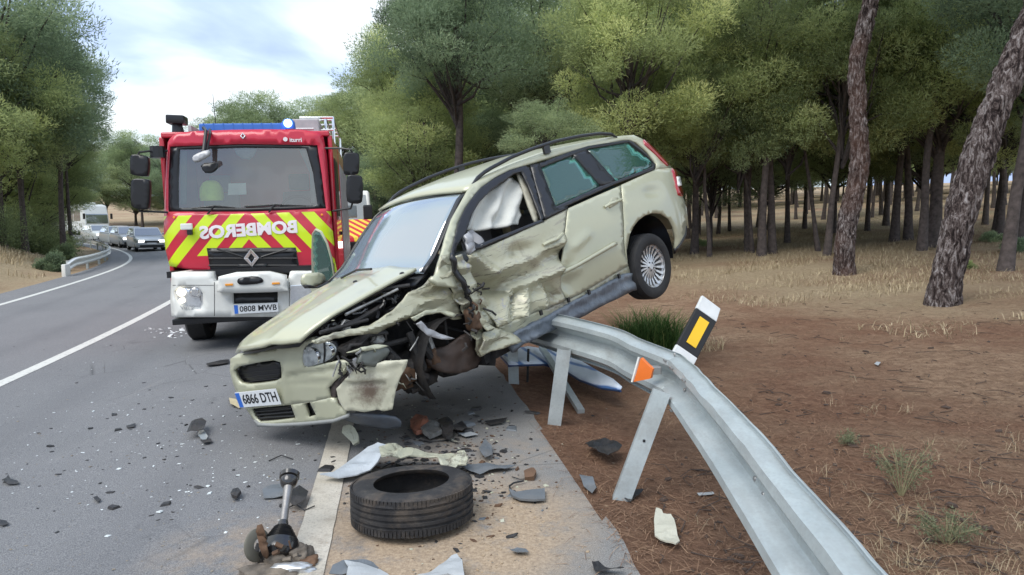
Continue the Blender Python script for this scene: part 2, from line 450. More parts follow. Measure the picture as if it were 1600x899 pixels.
srow = [-14+.5*i for i in range(28)] + [.5*i for i in range(0, 60)] + [30+1.5*i for i in range(0, 110)]
ucol = [UR+.0, UR+.02, -1.3, -1, -.6, -.2, .3, 1, 1.8, 2.7, 3.55, 3.7, 4.6, 5.5, 6.4, 7.2, 7.7, 8.0, UL]
def sheet(name, us, mat, dz=0, zf=road_z, kind='structure', s_list=None, edge=None):
    sl_ = s_list or srow; V = []; F = []; uvs = []
    for i, s in enumerate(sl_):
        for j, u in enumerate(us):
            uu = u
            if edge and (j == 0 or j == len(us)-1): uu = u + edge(s, j)
            x, y = road_xy(s, uu); V.append((x, y, zf(s, uu)+dz)); uvs.append((uu, s))
    n = len(us)
    for i in range(len(sl_)-1):
        for j in range(n-1): F.append((i*n+j, i*n+j+1, (i+1)*n+j+1, (i+1)*n+j))
    F = [f[::-1] for f in F] if (Vector(V[F[0][1]])-Vector(V[F[0][0]])).cross(Vector(V[F[0][2]])-Vector(V[F[0][0]])).z < 0 else F
    o = mesh(name, V, F, mat, smooth=True); l = o.data.uv_layers.new(name='su')
    idx = np.zeros(len(o.data.loops), np.int32); o.data.loops.foreach_get('vertex_index', idx)
    l.data.foreach_set('uv', np.array(uvs, np.float32)[idx].ravel())
    tag(o, kind=kind); return o
fine = [-3+.12*i for i in range(125)] + [12+.5*i for i in range(36)] + [30+1.5*i for i in range(0, 110)]
def ragged(s, j): return (1 if j else -1)*.035*noise.noise(Vector((s*2.2, j, 0))) + .03*noise.noise(Vector((s*8, j, 5)))
sheet('road', ucol, M['asphalt'], s_list=[-14+.5*i for i in range(22)]+fine, edge=lambda s, j: ragged(s, j)-(.0 if j else .03))

m = Mt('road_paint'); P_ = m.pos()
wear = m.ramp(m.noise(5.5, 8, .75, P_), [(.30, 0), (.50, 1)])
cc = m.mix(wear, (.30,.26,.21), m.ramp(m.noise(2, 4, .6, P_), [(.3, (.42,.38,.31)), (.7, (.56,.52,.45))]))
cc = m.mix(m.ramp(m.noise(90, 3, .6, P_), [(.35, .45), (.5, 0)]), cc, (.2,.18,.16))
m.set(color=cc, rough=.7).bump(m.noise(120, 2, .6, P_), .4, .004); M['line'] = m.m
m = Mt('road_paint_clean'); P_ = m.pos()
cc = m.mix(m.ramp(m.noise(22, 7, .75, P_), [(.36, .6), (.48, 0)]), (.60,.60,.56), (.24,.24,.24))
m.set(color=cc, rough=.7).bump(m.noise(120, 2, .6, P_), .4, .004); M['line2'] = m.m
def lr(s, j): return (1 if j else -1)*(.006*noise.noise(Vector((s*9, j, 0))))
o = sheet('edge_line', [-.085, 0, .085], M['line'], .004, s_list=[-14+.5*i for i in range(22)]+fine, edge=lr); o['label'] = 'worn dusty white line along the shoulder'
o = sheet('centre_line', [3.51, 3.58, 3.66], M['line2'], .004, s_list=[-14+.5*i for i in range(22)]+fine, edge=lr); o['label'] = 'solid white centre line'
o = sheet('edge_line', [7.06, 7.13, 7.21], M['line2'], .004, s_list=[-14+.5*i for i in range(22)]+fine, edge=lr); o['label'] = 'white line along the far left edge'

# ground
m = Mt('ground_soil'); P_ = m.pos()
spx = m.n('ShaderNodeUVMap').outputs[0]; sp = m.n('ShaderNodeSeparateXYZ'); m.l(spx, sp.inputs[0]); off = m.math('ABSOLUTE', m.math('ADD', sp.outputs[0], 1.48)); raw = sp.outputs[0]
fine_n = m.noise(38, 9, .8, P_, scale3=(1, .5, 1), dist=1.2)
brown = m.ramp(m.noise(9, 10, .8, P_, dist=.6), [(.28, (0.108,0.067,0.044)), (.42, (0.255,0.164,0.107)), (.55, (0.384,0.258,0.169)), (.72, (0.540,0.382,0.255))])
red = m.ramp(m.noise(14, 9, .8, P_, dist=.8), [(.28, (0.080,0.043,0.029)), (.45, (0.209,0.114,0.074)), (.6, (0.304,0.177,0.114)), (.75, (0.431,0.279,0.180))])
big = m.ramp(m.noise(.55, 5, .6, P_), [(.42, 0), (.6, 1)])
c = m.mix(big, brown, red)
nearp = m.ramp(m.math('ADD', m.math('MULTIPLY', off, .25), m.math('MULTIPLY', m.noise(.9, 3, .5, P_), .3)), [(.25, .85), (.75, 0)])
c = m.mix(nearp, c, red)
straw = m.ramp(m.noise(12, 9, .78, P_, dist=.5), [(.3, (0.231,0.176,0.110)), (.5, (0.396,0.314,0.204)), (.72, (0.550,0.451,0.303))])
yd = m.n('ShaderNodeSeparateXYZ'); m.l(P_, yd.inputs[0])
band = m.ramp(m.math('MULTIPLY', m.math('ADD', m.math('ADD', off, m.math('MULTIPLY', yd.outputs[1], .30)), m.math('MULTIPLY', m.math('SUBTRACT', m.noise(.45, 6, .6, P_), .5), 6)), .05), [(.40, 0), (.52, 1)])
patch = m.ramp(m.noise(.24, 5, .6, P_, scale3=(.6, 1, 1)), [(.46, .85), (.62, .25)])
c = m.mix(m.math('MULTIPLY', band, patch), c, straw)
lm = m.math('GREATER_THAN', raw, 4); lft = m.ramp(m.math('MULTIPLY', m.math('ADD', m.math('SUBTRACT', raw, 8.5), m.math('MULTIPLY', m.noise(.8, 5, .6, P_), 1.2)), .25), [(.28, 0), (.55, 1)])
c = m.mix(m.math('MULTIPLY', lm, lft), c, straw)
twig = m.ramp(m.noise(22, 5, .7, P_, scale3=(.6, 3, 1), dist=2.2), [(.57, 0), (.61, .4), (.66, 0)])
c = m.mix(twig, c, (.03,.02,.016))
lite = m.ramp(m.noise(26, 5, .7, P_, scale3=(3, .7, 1), dist=2.5), [(.58, 0), (.61, .28), (.66, 0)])
c = m.mix(lite, c, (.38,.28,.20))
m.set(color=c, rough=.95, spec=.1).bump(m.math('ADD', m.math('MULTIPLY', m.noise(26, 10, .85, P_), 1.), m.math('MULTIPLY', m.noise(5, 5, .6, P_), 1.2)), 1., .05)
M['soil'] = m.m
uR = [UR+.06]+[UR-.0, UR-.04, UR-.1, UR-.2] + [UR-.2-.16*i for i in range(1, 60)] + [-11.3-.8*i for i in range(1, 45)] + [-47-2*1.22**i for i in range(1, 26)]
uL = [UL-.06, UL, UL+.05, UL+.15, UL+.3] + [UL+.3+.25*i for i in range(1, 48)] + [UL+12.3+1.2*i for i in range(1, 22)] + [UL+38+6*i for i in range(1, 11)]
sg = [-400, -200, -100, -50, -25, -14]+[-13+1*i for i in range(10)] + [-3+.16*i for i in range(94)] + [12+.5*i for i in range(36)] + [30+1.5*i for i in range(0, 60)] + [120+5*i for i in range(50)]
mid = [UR+.06, UR+.3, 0, 3, 6, UL-.3, UL-.06]
allu = sorted(set([round(x, 4) for x in uR+uL+mid]))
sheet('ground', allu, M['soil'], 0, zf=lambda s, u: ground_z(s, u), s_list=sg)

# needle litter and straw lying on the ground near the camera
def blades(name, pts, L, W, tilt, mat, tone, seg=1, bend=.3):
    n = len(pts); P = np.array(pts); L = np.broadcast_to(L, n); az = np.random.rand(n)*2*np.pi; ti = np.random.uniform(tilt[0], tilt[1], n)
    d = np.stack([np.cos(az)*np.cos(ti), np.sin(az)*np.cos(ti), np.sin(ti)], 1); sd_ = np.stack([-np.sin(az), np.cos(az), np.zeros(n)], 1)
    W = np.broadcast_to(W, n)
    a = P-sd_*W[:, None]/2; b = P+sd_*W[:, None]/2; c_ = P+d*(L[:, None]*.6) ; tip = P+d*L[:, None]+np.stack([np.cos(az), np.sin(az), -np.ones(n)*.5], 1)*(L*bend)[:, None]
    c1 = c_-sd_*W[:, None]*.35; c2 = c_+sd_*W[:, None]*.35
    V = np.stack([a, b, c1, c2, tip], 1).reshape(-1, 3); i = np.arange(n)[:, None]*5
    T = np.concatenate([i+[0,1,3], i+[0,3,2], i+[2,3,4]], 1).reshape(-1, 3)
    return np_mesh(name, V, T, mat, colr=np.repeat(tone, 5))
def tonemat(name, stops, rough=.8, trans=0):
    m = Mt(name); a = m.n('ShaderNodeAttribute', attribute_name='tone'); m.set(color=m.ramp(a.outputs['Fac'], stops), rough=rough, spec=.2)
    if trans:
        tr = m.n('ShaderNodeBsdfTranslucent'); m.l(m.ramp(a.outputs['Fac'], stops), tr.inputs[0]); mx_ = m.n('ShaderNodeMixShader'); mx_.inputs[0].default_value = trans
        m.l(m.b.outputs[0], mx_.inputs[1]); m.l(tr.outputs[0], mx_.inputs[2]); m.l(mx_.outputs[0], m.t.nodes['Material Output'].inputs[0])
    return m.m
M['litter'] = tonemat('needle_litter', [(0, (0.045,0.022,0.014)), (.45, (0.197,0.115,0.074)), (.8, (0.313,0.196,0.124)), (1, (0.463,0.314,0.197))])
M['straw'] = tonemat('dry_grass', [(0, (0.210,0.158,0.095)), (.5, (0.420,0.336,0.210)), (1, (0.609,0.504,0.347))], trans=.2)
M['green'] = tonemat('green_grass', [(0, (0.045,0.085,0.025)), (.6, (0.112,0.204,0.056)), (1, (0.330,0.374,0.126))], trans=.25)
R_ = random.Random(3)
pts = []
while len(pts) < 60000:
    y = 1.5+9.5*R_.random()**1.3; x = R_.uniform(.2, 1.0*y+1.5); s, u = road_su(x, y)
    if u > UR-.0: 
        if R_.random() > .04 or u > UR+.5: continue
        pts.append((x, y, road_z(s, u)+.004)); continue
    pts.append((x, y, ground_z(s, u)+.003))
tag(blades('pine_needle_litter', pts, np.random.uniform(.04, .13, len(pts)), np.random.uniform(.0016, .0038, len(pts)), (-.04, .32), M['litter'], np.random.beta(2, 2, len(pts))), 'fallen brown pine needles covering the soil', 'needle litter', kind='stuff')
# dry grass of the clearing
pts = []; 
while len(pts) < 85000:
    y = 7+30*R_.random(); x = R_.uniform(0, 1.0*y+2); s, u = road_su(x, y); o_ = UR-u
    if o_ < 2.0: continue
    v = o_ + .3*y + 6*noise.fractal(Vector((x*.45, y*.45, 0)), 1, 2, 4)
    if v < 9.0 or (v < 11.5 and R_.random() < .6): continue
    if noise.noise(Vector((x*.5, y*.8, 9))) < -.28+R_.random()*.2: continue
    pts.append((x, y, ground_z(s, u)-.01))
ln = np.random.uniform(.05, .19, len(pts))
tag(blades('dry_grass', pts, ln, .005+np.random.rand(len(pts))*.007, (.35, 1.45), M['straw'], np.random.beta(2.5, 2, len(pts)), bend=.35), 'straw coloured dry grass under the pines', 'dry grass', kind='stuff')
pts = []
while len(pts) < 26000:
    s = R_.uniform(-2, 34); u = UL + .7+ 12*R_.random(); x, y = road_xy(s, u)
    if noise.noise(Vector((x*.4, y*.4, 2))) < -.25+.3*R_.random(): continue
    if u < UL+2.2 and R_.random() < .8: continue
    pts.append((x, y, ground_z(s, u)-.01))
tag(blades('dry_grass', pts, np.random.uniform(.12, .42, len(pts)), .010+np.random.rand(len(pts))*.014, (.7, 1.4), M['straw'], np.random.beta(2.5, 2, len(pts)), bend=.35), 'dry grass on the earth bank left of the road', 'dry grass', kind='stuff')
# sparse tufts at the lower right
pts = []
for k in range(60):
    if k < 26: p = on_ground(R_.uniform(1330, 1620), R_.uniform(700, 930))
    else: p = on_ground(R_.uniform(1080, 1600), R_.uniform(520, 899))
    nb = R_.randint(6, 26)
    for j in range(nb):
        a = R_.random()*6.28; r = R_.random()*.09; x, y = p.x+r*math.cos(a), p.y+r*math.sin(a); pts.append((x, y, gz(x, y)))
tag(blades('grass_tufts', pts, np.random.uniform(.05, .14, len(pts)), .0020, (.4, 1.4), M['straw'], np.random.beta(2.5, 2, len(pts)), bend=.4), 'thin dry grass tufts scattered in the needle litter', 'dry grass', kind='stuff')
# ------------------------------------------------------------------ trees
m = Mt('pine_foliage'); a = m.n('ShaderNodeAttribute', attribute_name='tone'); oi = m.n('ShaderNodeObjectInfo')
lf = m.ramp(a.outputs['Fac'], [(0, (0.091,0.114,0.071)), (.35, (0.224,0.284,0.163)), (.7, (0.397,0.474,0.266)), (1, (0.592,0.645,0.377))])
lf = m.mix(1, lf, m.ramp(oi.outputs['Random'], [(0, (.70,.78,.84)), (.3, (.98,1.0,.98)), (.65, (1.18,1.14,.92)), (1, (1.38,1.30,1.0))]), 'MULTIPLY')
m.set(color=lf, rough=.7, spec=.2); tr = m.n('ShaderNodeBsdfTranslucent'); m.l(lf, tr.inputs[0]); mx_ = m.n('ShaderNodeMixShader'); mx_.inputs[0].default_value = .5
m.l(m.b.outputs[0], mx_.inputs[1]); m.l(tr.outputs[0], mx_.inputs[2]); m.l(mx_.outputs[0], m.t.nodes['Material Output'].inputs[0]); M['leaf'] = m.m
def bark(name, sc_=1.):
    m = Mt(name); v = m.co()
    big = m.noise(16*sc_, 7, .68, v, dist=1.1, scale3=(1, 1, .30)); fine_ = m.noise(60*sc_, 5, .7, v, scale3=(1, 1, .6))
    h = m.math('ADD', big, m.math('MULTIPLY', m.math('SUBTRACT', fine_, .5), .25))
    c = m.ramp(h, [(.38, (.016,.012,.012)), (.47, (.060,.045,.042)), (.54, (.14,.115,.108)), (.64, (.29,.265,.26)), (.76, (.44,.42,.42))])
    red = m.ramp(m.noise(1.3, 3, .5, v), [(.4, 0), (.65, .5)]); c = m.mix(red, c, (.13,.07,.05), 'MIX') if sc_ > 1.05 else c
    m.set(color=c, rough=.9, spec=.12).bump(h, 1., .04); return m.m
M['bark'] = bark('pine_bark'); M['bark2'] = bark('reddish_pine_bark', 1.1); M['limb'] = simple('pine_limb_bark', (.055,.045,.042), .95, var=.4, scale=9); M['barkfar'] = simple('far_pine_bark', (.085,.068,.062), .95, var=.45, scale=9, bump=.9)

def clump_tris(rng, cen, rad, flat, n, L, W, tone):
    "needle tufts through the volume of one clump"
    d = rng.normal(size=(n, 3)); d /= np.linalg.norm(d, axis=1)[:, None]
    r = rng.random(n)**.30
    w1, w2, w3 = rng.normal(size=(3, 3))*2.6; r = r*(.80+.17*np.sin(d@w1+1)+.15*np.sin(d@w2*1.7+2)+.10*np.sin(d@w3*3))
    P = d*r[:, None]*rad*1.12; P[:, 2] *= flat; P += cen
    o = d*.8 + rng.normal(size=(n, 3))*.55; o[:, 2] += .35; o /= np.linalg.norm(o, axis=1)[:, None]
    sd_ = np.cross(o, rng.normal(size=(n, 3))); sd_ /= np.linalg.norm(sd_, axis=1)[:, None]+1e-9
    l = L*rng.uniform(.6, 1.3, n)[:, None]; w_ = W*rng.uniform(.6, 1.4, n)[:, None]
    V = np.stack([P-sd_*w_/2, P+sd_*w_/2, P+o*l], 1).reshape(-1, 3)
    t = np.clip(tone + .16*d[:, 2]*r + rng.normal(size=n)*.07, 0, 1)  # upper needles lighter, lower ones darker: light from above put into the tone
    return V, np.repeat(t, 3)
def crown_mesh(seed, rx, rz, nclump, ntuft, L, W, umb=.5, cr=(.45, .95), gaps=.25):
    rng = np.random.default_rng(seed); Vs = []; Ts = []; cen = []
    k = 0
    while k < nclump:
        d = rng.normal(size=3); d /= np.linalg.norm(d)
        if d[2] < -umb: d[2] *= -.6
        rr = rng.uniform(.35, 1.0)**.6
        c = np.array([d[0]*rx*rr, d[1]*rx*rr, d[2]*rz*rr])
        if noise.noise(Vector(c*(.75/ (rx/3))) + Vector((seed*3.1, 0, 0))) < -gaps*.6 and rng.random() < .85: 
            if rng.random() < .9: continue
        r = rng.uniform(*cr); cen.append((c, r)); k += 1
        tone = .48 + .17*rng.normal()
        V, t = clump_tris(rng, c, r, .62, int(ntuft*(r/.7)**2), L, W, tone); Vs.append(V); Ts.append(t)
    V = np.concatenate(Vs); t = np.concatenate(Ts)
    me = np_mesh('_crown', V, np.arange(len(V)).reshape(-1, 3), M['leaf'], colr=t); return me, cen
def limb_mesh(seed, rx, rz, cen, n=16, base=-1., r0=.09):
    rng = random.Random(seed); b = MB()
    cs = sorted(cen, key=lambda q_: rng.random())[:n]
    for c, r in cs:
        st = Vector((0, 0, rng.uniform(base, base*.2))); en = Vector(c)
        midp = st.lerp(en, .5)+Vector((rng.uniform(-.3, .3), rng.uniform(-.3, .3), rng.uniform(-.25, .35)))
        q1 = st.lerp(midp, .5)+Vector((rng.uniform(-.12, .12),)*3)
        b.tube([st, q1, midp, midp.lerp(en, .55)+Vector((0, 0, .12)), en], [r0, r0*.75, r0*.5, r0*.32, r0*.12], 6, False)
    me = bpy.data.meshes.new('_limb'); me.from_pydata([tuple(v) for v in b.V], [], b.F); me.materials.append(M['limb'])
    me.polygons.foreach_set('use_smooth', [True]*len(me.polygons)); return me
CR = []
for i, (rx, rz, nc, um) in enumerate(((2.9,2.5,78,.85),(2.6,2.9,76,.9),(3.2,2.2,80,.7),(2.4,3.2,76,.95),(3.0,2.7,80,.8),(2.2,2.3,58,.9))):
    me, cen = crown_mesh(10+i, rx, rz, nc, 800, .115, .026, um, cr=(.36, 1.05), gaps=.55); CR.append((me, limb_mesh(20+i, rx, rz, cen, 34, -rz*1.1, .055), rx, rz))
# finer crowns for trees nearer than 16 m
CRN = []
for i, (rx, rz, nc, um) in enumerate(((2.6,1.7,120,.5),(2.3,2.0,110,.6))):
    me, cen = crown_mesh(40+i, rx, rz, nc, 900, .13, .020, um, cr=(.32, .7)); CRN.append((me, limb_mesh(50+i, rx, rz, cen, 26, -rz*1.1, .06), rx, rz))
tri_count = sum(len(c[0].polygons) for c in CR+CRN)

def trunk_mb(path, rad, n=9, wob=.05, seed=0):
    P = [Vector(p) for p in path]; P = poly3(P, max(10, int(sum((a-b).length for a, b in zip(P, P[1:]))*2.2)))
    k = len(P); pts = []
    for i, p in enumerate(P):
        t = i/(k-1); pts.append(p + Vector((noise.noise(Vector((t*4, seed, 0))), noise.noise(Vector((t*4, seed, 9))), 0))*wob*min(1, t*4))
    rr = [rad*(1.0 - .55*i/(k-1))*(1+.45*math.exp(-i*.9)) for i in range(k)]
    return MB().tube(pts, rr, n, False)
TREE_I = [0]
def tree(x, y, h, label, rad=.12, lean=(0, 0), sc_=1., var=0, group='pines of the forest', near=False, flat=1., crown_dz=0, forks=0, cat='tree', zb=None, frac=None):
    i = TREE_I[0]; TREE_I[0] += 1; z = gz(x, y)-.08 if zb is None else zb
    t = thing('pine_tree', label, cat, Matrix.Translation((x, y, z)), group)
    me, lm, rx, rz = (CRN if near else CR)[var % (len(CRN) if near else len(CR))]
    if frac: flat = frac*h/(2*rz*sc_)
    zc = h - rz*sc_*flat; top = Vector((lean[0], lean[1], zc+rz*.3*sc_))
    a = trunk_mb([(0, 0, 0), (lean[0]*.25, lean[1]*.25, top.z*.3), (lean[0]*.55+.12*math.sin(i*2.1), lean[1]*.55, top.z*.62), top], rad, seed=i)
    a.build('trunk', M['barkfar'], t, smooth=True)
    Mx = Matrix.Translation(top+Vector((0, 0, crown_dz-.3*rz*sc_))) @ Matrix.Rotation(i*2.39, 4, 'Z') @ Matrix.Diagonal((sc_, sc_, sc_*flat, 1))
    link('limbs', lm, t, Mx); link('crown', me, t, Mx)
    return t
# trees of the forest whose trunks stand out in the picture: base pixel, height, trunk radius, lean, crown scale
def fp(px, py): return on_ground(px, py)
listed = [
 (1109,402,7.5,.10,(-.5,0),.85,'slender pine with bent trunk, first behind the car tail'),
 (1165,380,8.,.10,(.2,0),.9,'thin pine left of the straight mid clearing trunk'),
 (1176,396,6.5,.085,(-.5,0),.7,'thin crooked pine leaning left beside the thicker clearing trunk'),
 (1207,397,9.,.17,(-.3,.3),1.05,'thicker straight pine standing alone in the middle of the clearing'),
 (1230,380,8.5,.14,(-.2,0),1.,'dark pine just right of the straight mid clearing pine'),
 (1187,370,8.,.11,(-.3,0),.9,'dark pine behind the two thin crooked trunks'),
 (1279,393,7.5,.10,(-.9,.3),.8,'thin pine leaning left, beside the big curved trunk'),
 (1292,400,8.5,.14,(.3,0),1.,'dark pine immediately left of the big curved trunk'),
 (1257,358,9,.14,(0,0),1.1,'far pine seen left of the leaning thin pine'),
 (1355,361,9,.14,(0,0),1.,'far straight pine right of the big curved trunk'),
 (1397,378,8.5,.20,(.1,0),1.05,'stout grey pine, left one of the pair in the clearing'),
 (1419,375,8.5,.19,(-.3,0),1.,'stout grey pine, right one of the pair in the clearing'),
 (1457,386,8,.28,(.1,0),1.1,'stout dark pine half hidden by the big slanting trunk'),
 (1539,351,9,.15,(0,0),1.,'far dark pine right of the big slanting trunk'),
 (1554,371,8.5,.15,(.4,0),.95,'pine left of the leaning pine at the right edge'),
 (1384,353,9,.19,(0,0),1.,'far thick dark pine behind the stout pair'),
 (1377,336,10,.17,(-.6,0),1.1,'very far pine leaning left behind the stout pair'),
 (1075,374,8.5,.14,(0,0),1.,'pine trunk showing just right of the tail lamp'),
 (1122,366,8.5,.12,(.2,0),1.,'far pine behind the slender bent pine'),
 (1140,362,8.5,.11,(-.3,0),.9,'far thin pine left of the thin crooked pair'),
 (1505,372,8.5,.2,(.2,.1),1.,'thick pine directly right of the big slanting trunk'),
 (1092,368,7.5,.10,(.1,0),.9,'thin pine between the car tail and the bent pine'),
 (1330,372,8.5,.14,(.3,0),1.,'pine trunk hidden mostly by the big curved trunk'),
 (1594,392,8,.16,(.2,0),1.,'pine at the far right edge of the clearing'),
]
used = []
for i, (px, py, h, r, ln_, s_, lb) in enumerate(listed):
    p = fp(px, py); used.append((p.x, p.y)); tree(p.x, p.y, h*.92, lb, r*.62, ln_, s_*.82, i, frac=.66)
p = fp(1570, 424); tree(p.x, p.y, 8.2, 'slim dark pine leaning right at the right edge of the clearing', .115, (.9, .5), .8, 3, frac=.6); used.append((p.x, p.y))
MARK = p.copy()
# the rest of the wood
rg = random.Random(11); k = 0; tries = 0
while k < 74 and tries < 20000:
    tries += 1
    y = rg.uniform(15, 78); x = rg.uniform(-.30*y+3, .95*y+4)
    s, u = road_su(x, y); o_ = UR-u
    if o_ < 6.5 or (y < 24 and x > 3): continue
    if min((x-a)**2+(y-b)**2 for a, b in used) < (2.4 if y < 45 else 3.2)**2: continue
    px = prj((x, y, 1))[0]
    if not -50 < px < 1700: continue
    if y < 30 and px < 760: continue
    used.append((x, y)); k += 1
    tree(x, y, rg.uniform(6.3, 9.), 'dark pine among the crowded pines behind the clearing', rg.uniform(.06, .11), (rg.uniform(-.6, .6), rg.uniform(-.4, .4)), rg.uniform(.55, .8), rg.randrange(6), 'crowded pines behind the clearing', frac=rg.uniform(.6, .72))
k = 0
while k < 120:
    d = rg.uniform(58, 125); px = rg.uniform(980, 1660); x = (px-800)/FOC*d
    if min((x-a_)**2+(d-b_)**2 for a_, b_ in used) < 2.2**2: continue
    used.append((x, d)); k += 1
    tree(x, d, rg.uniform(5.5, 9.5), 'distant pine closing the view at the back of the wood', rg.uniform(.10, .16), (rg.uniform(-.6, .6), 0), rg.uniform(.8, 1.15), rg.randrange(6), 'distant pines at the back of the wood', frac=rg.uniform(.62, .8))
# big trees behind the car and truck (crown centre given by pixel and distance)
def tree_px(px, ytop, dist, width_px, label, var=0, rad=.2, flat=1., lean=(0, 0), **k2):
    x = (px-800)/FOC*dist; z = gz(x-lean[0], dist); top = CAM_H+(HORIZON-ytop)/FOC*dist
    me, lm, rx, rz = CR[var % len(CR)]; s_ = width_px/FOC*dist/(2*rx)
    h_ = top-z; flat = min(flat, (.74 if dist < 60 and px > 500 and dist > 18 else .93 if px < 200 and dist < 55 else .8)*h_/(2*rz*s_)); used.append((x-lean[0], dist)); return tree(x-lean[0], dist, top-z, label, rad*.55, lean, s_, var, flat=flat, group=None, **k2)
tree_px(715, -40, 21, 290, 'large dense pine behind the car roof with its crown against the sky', 2, .3, 1.15)
tree_px(850, -70, 24, 330, 'tall pine behind the rear of the car, second from the open sky', 0, .26, 1.0)
tree_px(640, 45, 26, 190, 'pine at the edge of the open sky, left of the large dense pine', 4, .22, 1.2)
tree_px(665, 120, 23, 200, 'low dark pine with brushy crown behind the windscreen', 3, .2, .9)
tree_px(850, 150, 17.5, 150, 'small bright green pine just above the car roof rail', 5, .1, .8)
tree_px(775, 175, 30, 160, 'dark low pine seen between the large dense pine and the small bright one', 1, .15)
tree_px(575, 130, 34, 150, 'rounded pine right of the fire engine roof', 0, .2, .9)
tree_px(535, 150, 42, 150, 'rounded green pine directly behind the fire engine roof rack', 4, .2, .9)
tree_px(430, 158, 52, 190, 'domed pine showing above the fire engine light bar', 2, .22, 1.)
tree_px(375, 172, 60, 120, 'small domed pine left of the light bar antenna', 0, .2, 1.)
tree_px(980, -60, 19, 260, 'tall pine above the car tail with light green sprays', 1, .2, 1.)
tree_px(1085, -40, 22, 260, 'spreading pine behind the tail of the car', 3, .2, 1.)
tree_px(1190, -90, 20, 280, 'spreading pine with bare forked top in the upper middle', 4, .2, 1.)
tree_px(1010, 130, 21, 170, 'young pine with pale green sprays next to the car tail', 5, .1, 1.)
tree_px(1110, 160, 24, 170, 'young pine with low crown behind the bent slender pine', 1, .1, 1.)
tree_px(1440, -80, 19, 260, 'pine whose crown fills the gap between the two big trunks', 2, .2, 1.)
tree_px(1440, 110, 26, 240, 'light green pine crown between the two big trunks lower down', 0, .2, 1.)
tree_px(1560, 60, 21, 240, 'pine crown behind the top of the slanting trunk', 4, .2, 1.)
tree_px(1300, 100, 28, 240, 'pine crown behind the curved trunk', 3, .2, 1.)
tree_px(1200, 190, 33, 240, 'low pine crown deep in the wood, middle', 0, .16, 1.)
tree_px(590, 230, 27, 120, 'low scrubby pine behind the black truck mirrors', 3, .2, 1.)
tree_px(690, 240, 34, 200, 'dim pine deep behind the windscreen', 1, .2, 1.)
tree_px(700, 60, 33, 260, 'dense pine behind the large pine that stands over the car roof', 0, .2, .95)
tree_px(790, 10, 34, 260, 'tall pine crown filling the gap above the small bright pine', 2, .2, 1.)
tree_px(900, 30, 30, 230, 'pine crown above the raised tail, behind the nearer pines', 4, .2, 1.)
tree_px(620, 110, 38, 170, 'round pine crown next to the sky right of the fire engine', 5, .2, .9)
tree_px(1000, -20, 36, 260, 'far tall pine behind the light green sprays', 0, .2, 1.)
tree_px(740, 170, 26, 190, 'dark bushy pine low behind the roof rail', 4, .12, .7)
tree_px(655, 215, 24, 130, 'dark bushy pine low behind the windscreen top', 1, .12, .7)
tree_px(930, 150, 27, 200, 'dark bushy pine low above the tail of the car', 2, .12, .8)
# left of the road
tree_px(40, 20, 36, 220, 'broad pine filling the middle of the left group', 2, .25, 1.1)
tree_px(112, 150, 38, 110, 'lower pine at the right side of the left group', 5, .2, .95)
tree_px(10, 60, 38, 260, 'pine behind the tall one at the left edge', 0, .25, 1.)
tree_px(50, 200, 50, 180, 'far dark pine low in the left group', 4, .2, .8)
tree_px(20, 245, 60, 150, 'far dark pine low behind the left bushes', 1, .2, .8)
tree_px(5, -150, 31, 300, 'tall broad pine at the left edge of the picture', 3, .3, 1.05)
tree_px(100, 80, 34, 165, 'pine with pointed crown beside the open sky on the left', 1, .25, .95)
tree_px(40, 120, 32, 200, 'lower pine crown at the left edge above the bank', 4, .25, .85)
tree_px(-60, 30, 28, 300, 'pine partly outside the picture at the left edge', 0, .3, 1.1)
tree_px(70, 200, 40, 160, 'dark undergrowth pine above the left bank', 3, .15, .7)
tree_px(-10, 210, 36, 200, 'dark undergrowth pine at the left edge above the bank', 5, .15, .8)
tree_px(55, 262, 44, 130, 'low thick pine scrub behind the bank bush', 3, .12, .75)
tree_px(225, 212, 90, 130, 'far pine above the queue of cars, right one', 2, .3, 1.)
tree_px(170, 228, 98, 120, 'far pine above the bus', 4, .3, 1.)
tree_px(275, 225, 84, 110, 'far pine showing left of the fire engine cab', 0, .3, 1.)
tree_px(215, 262, 96, 110, 'far low pine behind the queue of cars', 3, .3, 1.)
tree_px(120, 250, 92, 90, 'far pine left of the bus', 1, .3, 1.)
for k in range(34):
    d = rg.uniform(62, 118); px = rg.uniform(60, 640); x = (px-800)/FOC*d
    s, u = road_su(x, d)
    if UR+(-4) < u < UL+5 or (90 < px < 290 and d < 92): continue
    tree(x, d, rg.uniform(7, 9.5), 'distant pine of the wood where the road bends away', .2, (0, 0), 1.2, rg.randrange(6), 'distant pines where the road bends')
for k in range(16):
    d = rg.uniform(38, 75); px = rg.uniform(-250, 60); x = (px-800)/FOC*d; s, u = road_su(x, d)
    if u < UL+6: continue
    tree(x, d, rg.uniform(7, 9.5), 'pine of the wood left of the road', .2, (0, 0), 1.15, rg.randrange(6), 'pines of the wood left of the road')

